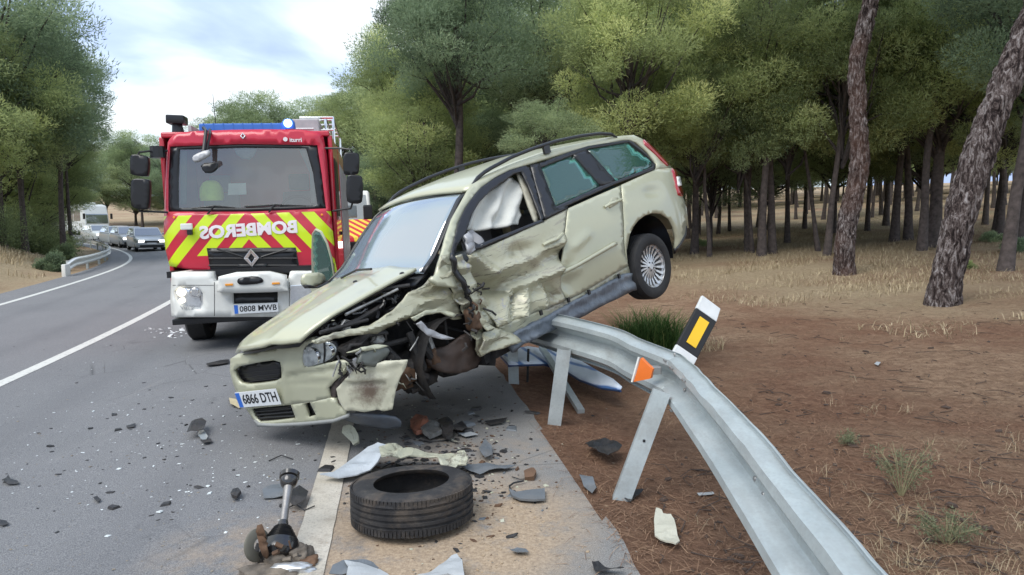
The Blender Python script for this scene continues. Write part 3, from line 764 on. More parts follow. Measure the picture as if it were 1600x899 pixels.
# the two big near trunks, bark plates in relief
def big_trunk(pxs, dist, label, seed, widths, top_extra, crown_n):
    base = on_ground(*pxs[0]); D = base.y
    pts = [base + Vector((0, 0, -.15))]
    for (px, py) in pxs[1:]:
        pts.append(Vector(((px-800)/FOC*D, D, CAM_H+(HORIZON-py)/FOC*D)))
    pts.append(pts[-1]+Vector(top_extra))
    t = thing('pine_tree', label, 'tree', Matrix.Translation(base)); P = [p-base for p in pts]
    # Catmull-Rom
    C = []
    for i in range(len(P)-1):
        p0, p1, p2, p3 = P[max(i-1, 0)], P[i], P[i+1], P[min(i+2, len(P)-1)]
        for j in range(24):
            u_ = j/24; C.append(.5*((2*p1)+(p2-p0)*u_+(2*p0-5*p1+4*p2-p3)*u_*u_+(3*p1-p0-3*p2+p3)*u_**3))
    C.append(P[-1]); C = poly3(C, 300)
    ws = [w_/FOC*D/2 for w_ in widths]; n = 72; V = []; F = []; a = Vector((1, 0, 0))
    for i, c in enumerate(C):
        tt = (C[min(i+1, 299)]-C[max(i-1, 0)]).normalized(); a = (a-tt*a.dot(tt)).normalized(); b = tt.cross(a)
        f = i/299*(len(ws)-1); j = min(int(f), len(ws)-2); r = ws[j]*(1-(f-j))+ws[j+1]*(f-j)
        for k in range(n):
            an = 2*math.pi*k/n; d = a*math.cos(an)+b*math.sin(an); p = c+d*r
            fl_ = max(0, 1-i/22)**2*.25*(.5+.5*math.sin(an*4+seed))
            q_ = Vector((p.x*9.5, p.y*9.5, p.z*3.3))+Vector((seed, 0, 0)); q_ += noise.noise_vector(q_*.7)*.55
            vd = noise.voronoi(q_)[0]; edge = min(1, (vd[1]-vd[0])*2.6)
            rr = r*(1+fl_) + .028*(edge-.6) + .012*noise.noise(p*9) + .03*noise.noise(p*2.1)
            V.append(c+d*rr)
    for i in range(299):
        for k in range(n): F.append((i*n+k, i*n+(k+1) % n, (i+1)*n+(k+1) % n, (i+1)*n+k))
    mesh('trunk', V, F, M['bark2' if seed == 3 else 'bark'], t, True)
    return t, C, D
tA, CA, DA = big_trunk([(1318,430),(1322,350),(1336,270),(1330,180),(1326,100),(1341,20),(1350,-60)], 0, 'big pine with S curved reddish trunk in the clearing', 3, [31,29,27,25,24,25,22,16], (.3,.2,2.2), 0)
tB, CB, DB = big_trunk([(1470,476),(1490,380),(1512,270),(1545,160),(1590,40),(1625,-60)], 0, 'big pine with thick slanting rough grey trunk at the right', 9, [48,44,44,42,42,37,30], (.8,.3,2.0), 1)
for t, C, lst in ((tA, CA, ((-1.3,.3,.3,.8,0),(1.2,.9,.9,.85,1),(-.4,-1.2,1.3,.7,0))), (tB, CB, ((-.9,.6,.9,.9,1),(1.4,.2,.6,.9,0)))):
    for (dx, dy, dz, s_, v_) in lst:
        p = C[-1]+Vector((dx, dy, dz)); Mx = Matrix.Translation(p) @ Matrix.Rotation(dx*3, 4, 'Z') @ Matrix.Diagonal((s_, s_, s_*.7, 1))
        link('crown', CRN[v_][0], t, Mx); link('limbs', CRN[v_][1], t, Mx)
def branch(t, pts, r0, dens=0):
    MB().tube(pts, [r0*(1-.8*i/(len(pts)-1)) for i in range(len(pts))], 7, False).build('branch', M['barkfar'], t, smooth=True)
# dead twigs off the curved trunk, upper left of it
b0 = CA[235]; branch(tA, [b0, b0+Vector((-.35,0,.25)), b0+Vector((-.75,.1,.2)), b0+Vector((-1.2,.1,-.25)), b0+Vector((-1.6,.1,-.5))], .03)
# bare forked top in the middle
p = fp(1207, 397)
bt = thing('bare_tree', 'bare forked dead pine top standing against the bright gap', 'tree', Matrix.Translation((p.x-.3, p.y+1.2, gz(p.x, p.y)-.05)))
a = MB(); a.tube([(0,0,0),(-.1,0,2),(-.05,0,3.6),(0,0,5.0)], [.13,.11,.09,.07], 8, False)
for (dx, dz, r) in ((.9,2.0,.05),(-.7,1.9,.045),(.35,2.4,.04),(1.4,1.5,.03),(-.2,1.6,.03)):
    a.tube([(0,0,4.6),(dx*.35,.1,4.6+dz*.4),(dx*.7,.1,4.6+dz*.75),(dx,.1,4.6+dz)], [r,r*.8,r*.5,r*.2], 6, False)
    for q_ in range(4):
        f = .4+.15*q_; x0, z0 = dx*f, 4.6+dz*f; a.tube([(x0,.1,z0),(x0+rg.uniform(-.4,.5),.1,z0+rg.uniform(.2,.6))], [r*.4,.006], 5, False)
a.build('trunk', M['barkfar'], bt, smooth=True)

# ---- shrubs
def shrub(name, label, cat, p, rx, rz, n, L, W, mat=None, tone=.5, seed=1, group=None, stems=6):
    rng = np.random.default_rng(seed); Vs = []; Ts = []
    t = thing(name, label, cat, Matrix.Translation(p), group)
    for k in range(n):
        d = rng.normal(size=3); d /= np.linalg.norm(d); d[2] = abs(d[2]); c_ = d*np.array([rx, rx, rz])*rng.uniform(.3, .85)
        V, tt = clump_tris(rng, c_, min(rx, rz)*.42, .9, 260, L, W, tone+rng.normal()*.15); Vs.append(V); Ts.append(tt)
    V = np.concatenate(Vs); np_mesh('foliage', V, np.arange(len(V)).reshape(-1, 3), mat or M['leaf'], t, np.concatenate(Ts))
    b = MB()
    for k in range(stems):
        a_ = k*6.28/stems; b.tube([(0,0,-.03),(math.cos(a_)*rx*.3, math.sin(a_)*rx*.3, rz*.4),(math.cos(a_)*rx*.6, math.sin(a_)*rx*.6, rz*.7)], [.012,.008,.003], 5, False)
    b.build('stem', M['barkfar'], t); return t
def at_d(px, d, dz=0):
    x = (px-800)/FOC*d; return Vector((x, d, surf_z(x, d)+dz))
shrub('shrub', 'dark green bush on the left bank beside the guardrail end', 'bush', at_d(82, 26, 0), .55, .75, 26, .09, .03, tone=.35, seed=3)
shrub('shrub', 'green bush in front of the bus at the bend', 'bush', at_d(100, 33, 0), .6, .9, 22, .12, .03, tone=.45, seed=4)
shrub('shrub', 'leafy bush at the foot of the trees on the left bank', 'bush', at_d(30, 34, 0), 1.4, 1.0, 26, .10, .035, tone=.25, seed=5)
for i, (px, py, r, lb) in enumerate(((1585,395,.5,'low green shrub at the right edge behind the leaning pine'),(1550,378,.5,'low green shrub among the trunks at the right'),(1508,420,.2,'small green sprig at the right foot of the slanting trunk'),(1090,385,.5,'low green shrub behind the tail of the car'))):
    shrub('shrub', lb, 'bush', fp(px, py), r, r*.6, 12, .08, .02, tone=.5, seed=20+i)
for i, (px, d, rx_, rz_) in enumerate(((8,33,2.2,1.9),(48,34,2.2,2.1),(80,37,1.3,1.5),(-30,30,2.2,2.0),(60,44,2.6,2.4),(20,46,2.6,2.6))):
    shrub('shrub', 'dark thicket on the left bank, %s' % ('near the left edge of the picture','in the middle of the row','nearest to the white guardrail','cut by the left edge of the picture','second row, towards the bend','second row, towards the left edge')[i], 'bush', at_d(px, d, 0), rx_, rz_, 34, .13, .035, tone=.22+.06*(i % 3), seed=60+i)
# green grass clump under the raised rear wheel
def clump(name, label, p, r, n, L, W, mat, tone=(.5, .2), tilt=(.7, 1.45)):
    a = np.random.rand(n)*6.283; q_ = r*np.sqrt(np.random.rand(n)); x = p.x+q_*np.cos(a); y = p.y+q_*np.sin(a); z = np.array([surf_z(i, j) for i, j in zip(x, y)])-.01
    o = blades(name, np.stack([x, y, z], 1)-np.array(p), L*np.random.uniform(.5, 1.1, n), W, tilt, mat, np.clip(np.random.normal(tone[0], tone[1], n), 0, 1), bend=.25)
    o.location = p; return tag(o, label, 'grass')
p = fp(1015, 552); clump('grass_clump', 'tall green grass clump under the raised rear wheel', p, .34, 1500, .62, .011, M['green'], (.45,.2))
p = fp(1050, 556); clump('grass_clump', 'small green tuft between the wheel and the striped marker', p, .2, 300, .2, .009, M['green'], (.4,.2))
p = fp(1100, 545); clump('grass_clump', 'sparse grass at the foot of the striped marker', p, .25, 200, .2, .006, M['straw'], (.5,.2))
# weed with fine grey green leaves
def weed(label, p, h, sp, n, seed):
    rr = random.Random(seed); t = thing('weed', label, 'weed', Matrix.Translation(p)); b = MB(); Vs = []; rng = np.random.default_rng(seed); Ts = []
    for k in range(n):
        a_ = rr.random()*6.28; e_ = Vector((math.cos(a_)*sp*rr.uniform(.3, 1), math.sin(a_)*sp*rr.uniform(.3, 1), h*rr.uniform(.55, 1))); mdl = e_*.5+Vector((0,0,h*.12)); b.tube([(0,0,-.02), mdl, e_], [.003,.0022,.001], 4, False)
        for j in range(9):
            f = rr.uniform(.35, 1); c_ = np.array(Vector((0,0,0)).lerp(e_, f)); V, tt = clump_tris(rng, c_, .03, 1, 7, .022, .005, .72); Vs.append(V); Ts.append(tt)
    b.build('stem', M['weedstem'], t); V = np.concatenate(Vs); np_mesh('leaves', V, np.arange(len(V)).reshape(-1, 3), M['weed'], t, np.concatenate(Ts))
M['weed'] = tonemat('weed_leaf', [(0, (.08,.10,.05)), (1, (.20,.22,.13))], trans=.2); M['weedstem'] = simple('weed_stem', (.24,.22,.12), .8)
weed('spindly grey green weed in the brown litter right of the guardrail', fp(1408, 775), .34, .20, 15, 1)
weed('low dry weed near the bottom right corner', fp(1480, 850), .16, .16, 14, 2)
weed('small pale weed right of the bent guardrail corner', fp(1325, 695), .08, .12, 8, 4)
# ------------------------------------------------------------------ fire engine
def vehicle_frame(x, y, yaw_deg, roll=0.0):
    s, u = road_su(x, y)
    return Matrix.Translation((x, y, surf_z(x, y))) @ Matrix.Rotation(D2R(yaw_deg), 4, 'Z') @ Matrix.Rotation(roll, 4, 'Y')
TM = vehicle_frame(-3.20, 8.62, 11.5, -.033)
fe = thing('fire_engine', 'red and yellow chevron fire engine with white bumper and blue light bar facing the camera', 'fire engine', TM)
def TP(px, py, yl=0.0):
    v = unp(px, py, 1, yl, TM); return v.x, v.z
def cab_y(x, z): return .42 + .11*max(0, z-1.5) + 2.2*max(0, abs(x)-.84)**2
def on_cab(px, py, off=0.0):
    y = .5
    for _ in range(6):
        v = unp(px, py, 1, y, TM); y = cab_y(v.x, v.z)+off
    return Vector((v.x, y, v.z))
def on_y(yl): return lambda px, py: unp(px, py, 1, yl, TM)
zchev = on_cab(390, 334).z; zlow = on_cab(390, 402).z; xmid = on_cab(388, 360).x
m = Mt('chevron_livery'); sp = m.n('ShaderNodeSeparateXYZ'); m.l(m.co(), sp.inputs[0])
ax_ = m.math('ABSOLUTE', m.math('SUBTRACT', sp.outputs[0], xmid)); t_ = m.math('FRACT', m.math('DIVIDE', m.math('ADD', m.math('MULTIPLY', ax_, 1.0), m.math('ADD', m.math('MULTIPLY', sp.outputs[2], .85), 10.07)), .312))
st = m.math('LESS_THAN', t_, .52); okz = m.math('LESS_THAN', sp.outputs[2], zchev)
okl = m.math('MAXIMUM', m.math('GREATER_THAN', sp.outputs[2], zlow+.04), m.math('GREATER_THAN', ax_, .78))
c = m.mix(m.math('MULTIPLY', m.math('MULTIPLY', st, okz), okl), m.ramp(m.noise(5, 4), [(.3, (.50,.010,.035)), (.7, (.58,.018,.05))]), (.62,.80,.01))
m.set(color=c, rough=.3, coat=.5); M['chev'] = m.m
WS = [(265,229),(380,225),(496,227),(503,270),(510,326),(390,331),(262,331),(262,280)]
panel('cab_front', smooth_poly([(266,215),(280,206),(390,202),(494,203),(509,216),(517,330),(524,398),(521,428),(268,428),(256,380),(256,335),(261,225)], 1), on_cab, M['chev'], fe, 9, holes=[WS], thick=.05, face=(0,-1,0))
M['cabblack'] = simple('cab_black', (.010,.010,.012), .3, bump=.05, scale=10)
WSi = [(281,234),(380,231),(478,232),(489,270),(496,321),(390,325),(279,325),(279,280)]
panel('windscreen_surround', WS, lambda a, b: on_cab(a, b, .012), M['cabblack'], fe, 9, holes=[WSi], thick=.03, face=(0,-1,0))
panel('windscreen', WSi, lambda a, b: on_cab(a, b, .02), M['twind'], fe, 16, thick=0, face=(0,-1,0))
# cab body: sides, roof, rear wall
cab = MB(); zt = on_cab(390, 204).z; print('cab top', zt, 'chev', zchev, zlow)
cab.box((-1.06,.62,.55),(-1.0,2.25,zt-.06)); cab.box((1.0,.62,.55),(1.06,2.25,zt-.06)); cab.box((-1.03,.60,zt-.08),(1.03,2.25,zt-.005)); cab.box((-1.0,2.2,.55),(1.0,2.25,zt-.06)); cab.box((-1.0,.6,.8),(1.0,2.2,.86))
cab.build('cab', M['red'], fe, bevel=.02)
b = MB(); b.box((1.061,.80,1.62),(1.07,1.75,zt-.35)); b.box((-1.07,.80,1.62),(-1.061,1.75,zt-.35)); b.build('side_window', M['cabblack'], fe)
b = MB(); b.box((1.062,1.60,1.35),(1.085,1.8,1.4)); b.build('door_handle', M['black'], fe)
# interior
M['dim'] = simple('dim_interior', (.20,.215,.22), .8)
MB().box((-.98,.72,1.48),(.98,1.05,1.56), bev=.02).build('dashboard', M['dim'], fe)
for xx in (-.55, .52):
    b = MB(); b.box((xx-.24,1.55,1.1),(xx+.24,1.70,2.0), bev=.05); b.box((xx-.14,1.53,2.02),(xx+.14,1.63,2.25), bev=.04); b.build('seat', M['dim'], fe)
MB().lathe([(.23+.02*math.cos(a), .02*math.sin(a)) for a in np.linspace(0, 6.28, 8, endpoint=False)], 24, Matrix.Translation((.52,1.12,1.72)) @ Matrix.Rotation(D2R(60), 4, 'X'), closed=True).build('steering_wheel', M['black'], fe, smooth=True)
hv = unp(331, 297, 1, .72, TM); M['hivis'] = simple('hi_vis', (.60,.85,.08), .5, bump=.05); 
b = MB(); b.lathe([(0,.0),(.14,.0),(.15,.05),(.14,.16),(.10,.23),(.05,.26),(0,.265)], 20, Matrix.Translation((hv.x,.70,hv.z-.14))); hm = b.build('helmet', M['hivis'], None, smooth=True)
hm.matrix_world = TM; tag(hm, 'yellow green helmet lying behind the fire engine windscreen', 'helmet')
# the reflection seen in the glass is left to the sky; a document on the dash
pv = [unp(*q_, 1, .66, TM) for q_ in ((356,305),(385,304),(384,286),(357,287))]
o = mesh('document', [(v.x, .66, v.z) for v in pv]+[(v.x, .664, v.z) for v in pv], [(0,1,2,3),(7,6,5,4),(0,4,5,1),(1,5,6,2),(2,6,7,3),(3,7,4,0)], simple('paper', (.6,.66,.62), .6, bump=0), None, False); o.matrix_world = TM; tag(o, 'pale printed sheet standing behind the fire engine windscreen', 'paper')
# letters
M['letter'] = simple('letter_white', (.80,.74,.76), .45, bump=0, var=.03)
tp = on_cab(389, 360, -.012); w_l = on_cab(466, 360).x - on_cab(313, 362).x
LM = Matrix.Translation(tp) @ Matrix.Rotation(D2R(-2), 4, 'Y') @ FRONT
lt = text('lettering', 'BOMBEROS', .215, LM, M['letter'], fe, .0012, .009, mirror=True, sx=1.0)
xs = [v.co.x for v in lt.data.vertices]; k_ = w_l/(max(xs)-min(xs)); cxm = (max(xs)+min(xs))/2
for v in lt.data.vertices: v.co.x = tp.x+(v.co.x-cxm)*k_; v.co.y = cab_y(v.co.x, v.co.z)-.010 + (v.co.y-tp.y)
# roof logo and small lettering
def diamond(cx_, cz, w_, h_, y_, name, parent, mat, half=False):
    b = MB(); o_ = [(0,h_/2),(w_/2,0),(0,-h_/2),(-w_/2,0)]; i_ = [(a*.42, c_*.5) for a, c_ in o_]
    for k in range(4):
        a0, a1, b1, b0 = o_[k], o_[(k+1) % 4], i_[(k+1) % 4], i_[k]
        b.prism([(cx_+q_[0], cz+q_[1]) for q_ in (a0, a1, b1, b0)], y_, y_-.025)
    return b.build(name, mat, parent, bevel=.004)
v = on_cab(380, 213); diamond(v.x, v.z, .07, .085, v.y-.005, 'emblem', fe, M['chrome'])
v = on_cab(458, 218, -.006); MB().lathe([(0,0),(.028,0),(.028,.006),(0,.006)], 14, Matrix.Translation((on_cab(446,218).x, v.y, on_cab(446,218).z)) @ Matrix.Rotation(D2R(90), 4, 'X')).build('badge', M['letter'], fe)
text('lettering', 'iturri', .075, Matrix.Translation(on_cab(462, 219, -.006)) @ FRONT, M['letter'], fe, .002, .002)
# wipers
for (a, b_, c_) in (((300,326),(335,322),(368,325)),((382,323),(430,320),(478,322))):
    b = MB(); b.tube([on_cab(a[0], a[1], -.03), on_cab(b_[0], b_[1], -.04), on_cab(c_[0], c_[1], -.03)], .010, 6); b.tube([on_cab((a[0]+c_[0])/2-10, a[1]+9, -.02), on_cab(b_[0], b_[1], -.05)], .012, 6); b.build('wiper', M['black'], fe)
# yellow cloth / curtain strips beside the windscreen
panel('curtain', [(467,234),(482,234),(494,280),(494,318),(486,318),(484,270)], lambda a, b: on_cab(a, b, .06), M['dim'], fe, 8, thick=.01)
panel('curtain', [(282,236),(293,236),(292,320),(282,320)], lambda a, b: on_cab(a, b, .06), simple('green_curtain', (.06,.10,.07), .8), fe, 8, thick=.01)
panel('interior_mirror', smooth_poly([(313,256),(341,254),(342,264),(333,272),(319,271)], 1), lambda a, b: on_cab(a, b, .05), M['cabblack'], fe, 6, thick=.03)
panel('sun_visor', [(365,232),(402,232),(398,243),(390,250),(378,248),(370,242)], lambda a, b: on_cab(a, b, .05), M['dim'], fe, 6, thick=.02)
# grille
GR = [(323,388),(462,387),(470,430),(449,433),(330,431)]
panel('grille_back', GR, lambda a, b: on_cab(a, b, -.004), M['cabblack'], fe, 10, thick=.05, face=(0,-1,0))
for y0 in (393, 404, 415, 425):
    pa = [on_cab(x_, y0, -.03) for x_ in (326, 360, 395, 430, 464)]; MB().tube(pa, .012, 6).build('grille_bar', M['black'], fe)
for sgn in (-1, 1):
    MB().tube([on_cab(394+sgn*14, 402, -.035), on_cab(394+sgn*55, 389, -.03)], .013, 6).build('grille_bar', M['black'], fe)
v = on_cab(394, 403); diamond(v.x, v.z, .19, .235, v.y-.04, 'emblem', fe, M['chrome'])
panel('number_box', [(372,413),(418,412),(418,419),(372,420)], lambda a, b: on_cab(a, b, -.03), M['black'], fe, 8, thick=.02)
# bumper
BO = smooth_poly([(268,426),(330,426),(334,440),(450,438),(453,425),(522,425),(527,440),(524,492),(512,495),(268,496),(266,470)], 0)
def bump_y(x, z): return .02 + .55*max(0, abs(x)-.72)**2*4
def on_b(px, py, off=0):
    y = .05
    for _ in range(5): v = unp(px, py, 1, y, TM); y = bump_y(v.x, v.z)+off
    return Vector((v.x, y, v.z))
HLl = smooth_poly([(270,449),(316,449),(318,484),(300,483),(276,474)], 1); hxr = [on_b(q_[0], q_[1]) for q_ in HLl]
slot = [(363,458),(434,456),(434,474),(364,476)]
panel('bumper', BO, on_b, M['white'], fe, 9, holes=[slot, HLl], thick=.30, face=(0,-1,0))
panel('bumper_slot', slot, lambda a, b: on_b(a, b, .10), M['cabblack'], fe, 10, thick=.02)
panel('headlight', HLl, lambda a, b: on_b(a, b, .02), M['lens'], fe, 6, thick=.02, face=(0,-1,0))
M['lamp_on'] = emis('lit_headlamp', (1, .93, .75), 1.3)
for (px, py, r, mt) in ((283,457,.052,'lamp_on'),(284,470,.034,'lamp_on'),(305,457,.07,'chrome')):
    v = on_b(px, py, -.005); MB().lathe([(0,.02),(r*.6,.02),(r*.8,.0),(r,.0),(r,-.02)], 20, Matrix.Translation(v) @ Matrix.Rotation(D2R(90), 4, 'X')).build('lamp', M[mt], fe, smooth=True)
x0 = 2*xmid
MB().box((x0-on_b(318,460).x, .0, on_b(390,484).z),(x0-on_b(276,460).x, .03, on_b(390,449).z), bev=.01).build('headlight', M['lens'], fe)
for (xa, ya, xb, yb) in ((335,441,335,494),(452,441,452,494),(270,446,334,446),(453,446,520,446)):
    MB().tube([on_b(xa+(xb-xa)*i/6, ya+(yb-ya)*i/6, -.0005) for i in range(7)], .0035, 5).build('bumper_seam', M['cabblack'], fe)
MB().box((-.95,.12,on_b(390,497).z-.05),(.95,.5,on_b(390,497).z+.02), bev=.01).build('under_spoiler', M['cabblack'], fe)
MB().box((-1.0,.25,on_b(390,431).z),(1.0,.5,on_b(390,421).z)).build('bumper_gap_shade', M['cabblack'], fe)  # black strip standing in for the shadow line between cab and bumper
# winch tray
panel('winch_cover', smooth_poly([(341,427),(446,424),(448,452),(452,456),(338,459),(341,450)], 1), lambda a, b: on_y(-.12)(a, b), M['white'], fe, 10, thick=.14, face=(0,-1,0))
panel('winch_opening', smooth_poly([(373,434),(400,431),(412,436),(410,443),(376,446),(370,441)], 1), lambda a, b: on_y(-.125)(a, b), M['cabblack'], fe, 6, thick=.01)
for (px, py) in ((358,445),(431,443)):
    v = unp(px, py, 1, -.125, TM); MB().box((v.x-.045, -.135, v.z-.012),(v.x+.045, -.122, v.z+.012), bev=.003).build('side_marker', M['amber'], fe)
def plate(parent, Mp, txt, w_=.52, h_=.11, th=.006, size=.098, wave=0):
    p = MB().box((-w_/2, -th, -h_/2),(w_/2, 0, h_/2), Mp, bev=.003).build('number_plate', M['pwhite'], parent)
    b = MB().box((-w_/2+.004, -th-.0015, -h_/2+.004),(-w_/2+.048, -th+.001, h_/2-.004), Mp); b.build('country_band', M['blue'], p)
    t = text('plate_characters', txt, size, Mp @ Matrix.Translation((.026, -th-.001, -.001)) @ FRONT, M['ink'], p, .001, .0015)
    xs_ = [(Mp.inverted() @ v.co).x for v in t.data.vertices]; k2 = (w_-.085)/(max(xs_)-min(xs_)); c2 = (max(xs_)+min(xs_))/2
    for v in t.data.vertices:
        q_ = Mp.inverted() @ v.co; q_.x = .024+(q_.x-c2)*k2; v.co = Mp @ q_
    return p
v = unp(400.5, 482, 1, -.02, TM); plate(fe, Matrix.Translation((v.x, -.02, v.z)), '0808 MWB', .52, .115)
# wheels
def wheel_mb(r, w_, rim=.6):
    t = MB().lathe([(r*rim,-w_*.42),(r*.72,-w_*.5),(r*.93,-w_*.47),(r,-w_*.36),(r,w_*.36),(r*.93,w_*.47),(r*.72,w_*.5),(r*rim,w_*.42)], 36)
    k = MB().lathe([(0,w_*.2),(r*.2,w_*.25),(r*.25,w_*.1),(r*rim*.9,w_*.2),(r*rim,w_*.42),(r*rim,-w_*.4)], 28); return t, k
def wheel(parent, x, y, z, r, w_, side=1, mat=None):
    Mw = Matrix.Translation((x, y, z)) @ Matrix.Rotation(D2R(90*side), 4, 'Y'); t, k = wheel_mb(r, w_)
    o_ = t.build('wheel', M['rubber'], parent, smooth=True, M=Mw); k.build('rim', mat or M['grey'], o_, smooth=True); return o_
for (x, y) in ((-.87,1.28),(.90,1.28),(-.9,4.9),(.9,4.9)): wheel(fe, x, y, .43, .45, .28, 1 if x > 0 else -1)
MB().box((-.9,.5,.42),(.9,6.5,.62)).box((-.6,.3,.35),(.6,.9,.5)).box((-1.02,.42,.50),(-.98,1.9,.62)).build('chassis', M['cabblack'], fe)
for sx_ in (-1, 1): MB().box((sx_*1.0-.05,.75,.5),(sx_*1.0+.05,1.85,.95), bev=.02).build('wheel_arch', M['cabblack'], fe)
# body behind the cab
MB().box((-1.05,2.45,.6),(1.06,6.3,zt-.02), bev=.04).build('equipment_body', M['red'], fe)
for k in range(3): MB().box((1.061,2.6+1.22*k,.9),(1.072,3.7+1.22*k,zt-.3)).build('roller_shutter', M['grey'], fe)
for k in range(7):
    MB().prism([(2.5+.6*k,.62),(2.8+.6*k,.62),(3.05+.6*k,.88),(2.75+.6*k,.88)], 1.0735, 1.079, ax=0).build('side_stripe', simple('stripe_yellow', (.62,.80,.01), .4, bump=0) if k == 0 else bpy.data.materials['stripe_yellow'], fe)
panel('side_flap', [(512,395),(522,400),(530,440),(518,430)], on_y(.62), M['chev'], fe, 8, thick=.02)
# roof: ladder rack, grey locker, light bar, spotlight, antenna
def tz(px, py, y): return unp(px, py, 1, y, TM)
g = MB(); a, b_ = tz(455, 186, 2.6), tz(500, 222, 2.6); g.box((a.x, 2.6, zt-.02),(b_.x, 5.5, a.z), bev=.02); g.build('roof_locker', M['grey'], fe)
rk = MB(); p0, p1 = tz(468, 185, 3.0), tz(520, 184, 3.0); bt_z = zt
for xx in (p1.x, tz(508,185,3.0).x):
    rk.tube([(xx, 3.0, zt-.02),(xx, 3.0, p1.z),(xx, 6.0, p1.z),(xx, 6.0, zt-.02)], .022, 6)
rk.tube([(p0.x, 3.0, p1.z),(p1.x, 3.0, p1.z)], .022, 6); rk.tube([(p0.x, 3.0, p1.z-.2),(p1.x, 3.0, p1.z-.2)], .016, 6)
for k in range(5): rk.tube([(p0.x+.1, 3.3+.6*k, p1.z),(p1.x, 3.3+.6*k, p1.z)], .016, 6)
rk.build('roof_rack', M['chrome'], fe)
for k in range(5):
    yy = 3.+.55*k; MB().tube([(-.9,yy,zt+.16),(.1,yy,zt+.16)], .018, 6).build('ladder_rung', M['grey'], fe)
for xx in (-.9, .1): MB().box((xx-.02,1.6,zt+.12),(xx+.02,6.4,zt+.2)).build('ladder_rail', M['grey'], fe)
M['bluelens'] = emis('blue_beacon_lens', (.04, .15, .50), .06); M['flash'] = emis('flashing_beacon', (.22, .42, 1), 5)
a, b_ = tz(312, 196, .85), tz(447, 196, .85); zb_ = on_cab(390, 204).z+.035
MB().box((a.x, .78, zb_-.02),(b_.x, .98, zb_+.085), bev=.02).build('light_bar', M['bluelens'], fe)
MB().box((a.x+.1, .80, zb_-.05),(b_.x-.1, .96, zb_-.022)).build('light_bar_base', M['cabblack'], fe)
for k in range(9):
    f = a.x+(b_.x-a.x)*(k+.5)/9; MB().box((f-.006,.775,zb_-.022),(f+.006,.985,zb_+.088)).build('light_bar_rib', M['bluelens'], fe)
v = tz(450, 193, .8); MB().lathe([(0,.13),(.06,.125),(.085,.09),(.09,.0),(.0,.0)], 20, Matrix.Translation((v.x,.86,v.z-.07))).build('beacon', M['bluelens'], fe, smooth=True)
v = tz(450, 193, .76); MB().lathe([(0,.03),(.04,.02),(.055,0)], 16, Matrix.Translation((v.x, .745, v.z+.0)) @ Matrix.Rotation(D2R(90), 4, 'X')).build('beacon_flash', M['flash'], fe, smooth=True)
v = tz(276, 197, .9); b = MB(); b.box((v.x-.11, .8, v.z+.02),(v.x+.11, 1.05, v.z+.13), Matrix.Translation((v.x,.9,v.z)) @ Matrix.Rotation(.05, 4, 'Y') @ Matrix.Translation((-v.x,-.9,-v.z)), bev=.02); b.tube([(v.x,.92,v.z+.04),(v.x+.01,.92,v.z-.14)], [.06,.085], 12); b.build('roof_spotlight', M['cabblack'], fe, smooth=True)
v = tz(337, 190, 1.2); MB().tube([(v.x,1.2,zt-.02),(v.x-.01,1.2,v.z+.36)], [.008,.003], 6).build('antenna', M['black'], fe)
b = MB(); b.tube([(a.x-.1,1.3,zt+.04),(a.x-.1,1.3,zt+.1),(a.x+1.4,1.3,zt+.1)], .02, 6); b.build('roof_pipe', M['grey'], fe)
# close-view mirror over the windscreen
b = MB(); q0, q1, q2 = on_cab(318, 200, .1), on_cab(322, 205, -.18), on_cab(318, 238, -.28); b.tube([q0, q1, q2], .022, 8); b.tube([on_cab(328,203,.1), on_cab(328,210,-.16), on_cab(322,240,-.26)], .018, 8); b.build('front_mirror_arm', M['black'], fe, smooth=True)
panel('front_mirror', smooth_poly([(301,249),(305,243),(326,235),(330,238),(329,244),(306,256)], 1), lambda a_, b2: on_cab(a_, b2, -.30), M['grey'], fe, 5, thick=.05)
# side mirrors
for (poly_, yl) in (([(203,245),(207,241),(228,243),(231,248),(230,274),(226,276),(207,274),(203,270)], .35), ([(204,284),(209,279),(231,280),(233,285),(232,324),(228,328),(209,326),(204,320)], .35), ([(536,242),(541,238),(558,239),(562,243),(561,269),(557,273),(541,274),(536,270)], .35), ([(541,277),(546,273),(563,274),(567,279),(567,313),(562,319),(546,318),(541,313)], .35)):
    o = panel('side_mirror', smooth_poly(poly_, 1), on_y(yl), M['cabblack'], fe, 6, thick=.11, face=(0,-1,0), off=-1)
for pts_ in ([(262,236,.5),(238,236,.4),(218,238,.35),(215,243,.38)],[(262,332,.5),(240,331,.42),(218,330,.38),(216,322,.38)],[(508,232,.5),(530,232,.4),(548,234,.36),(552,242,.38)],[(520,330,.5),(532,328,.42),(548,326,.38),(551,316,.38)]):
    MB().tube([tz(a_, b2, c2) for a_, b2, c2 in pts_], .014, 6).build('mirror_arm', M['black'], fe, smooth=True)
MB().lathe([(0,0),(.09,.0),(.09,.14),(0,.14)], 10, Matrix.Translation(tz(247, 247, .45))).build('side_camera', M['cabblack'], fe)
# nearside work lamp bracket left of the lettering
v = on_cab(292, 355, -.06); MB().box((v.x-.07,v.y-.04,v.z-.035),(v.x+.07,v.y+.02,v.z+.045), bev=.015).build('front_sensor', M['white'], fe); MB().box((v.x+.0,v.y-.03,v.z-.10),(v.x+.06,v.y+.04,v.z-.035), bev=.01).build('sensor_bracket', M['black'], fe)
for (px, py) in ((508,400),): pass
for (px, py) in ((272,340),(503,336)):
    v = on_cab(px, py, -.012); MB().lathe([(0,.01),(.012,.008),(.016,0)], 10, Matrix.Translation(v) @ Matrix.Rotation(D2R(90), 4, 'X')).build('side_marker', M['amber'], fe)
# tool pads hanging at the lower left of bumper
v = on_b(300, 490, -.0)
text('lettering', 'V015', .07, Matrix.Translation(on_b(292, 481, -.006)) @ FRONT, M['grey'], fe, .002, .001)

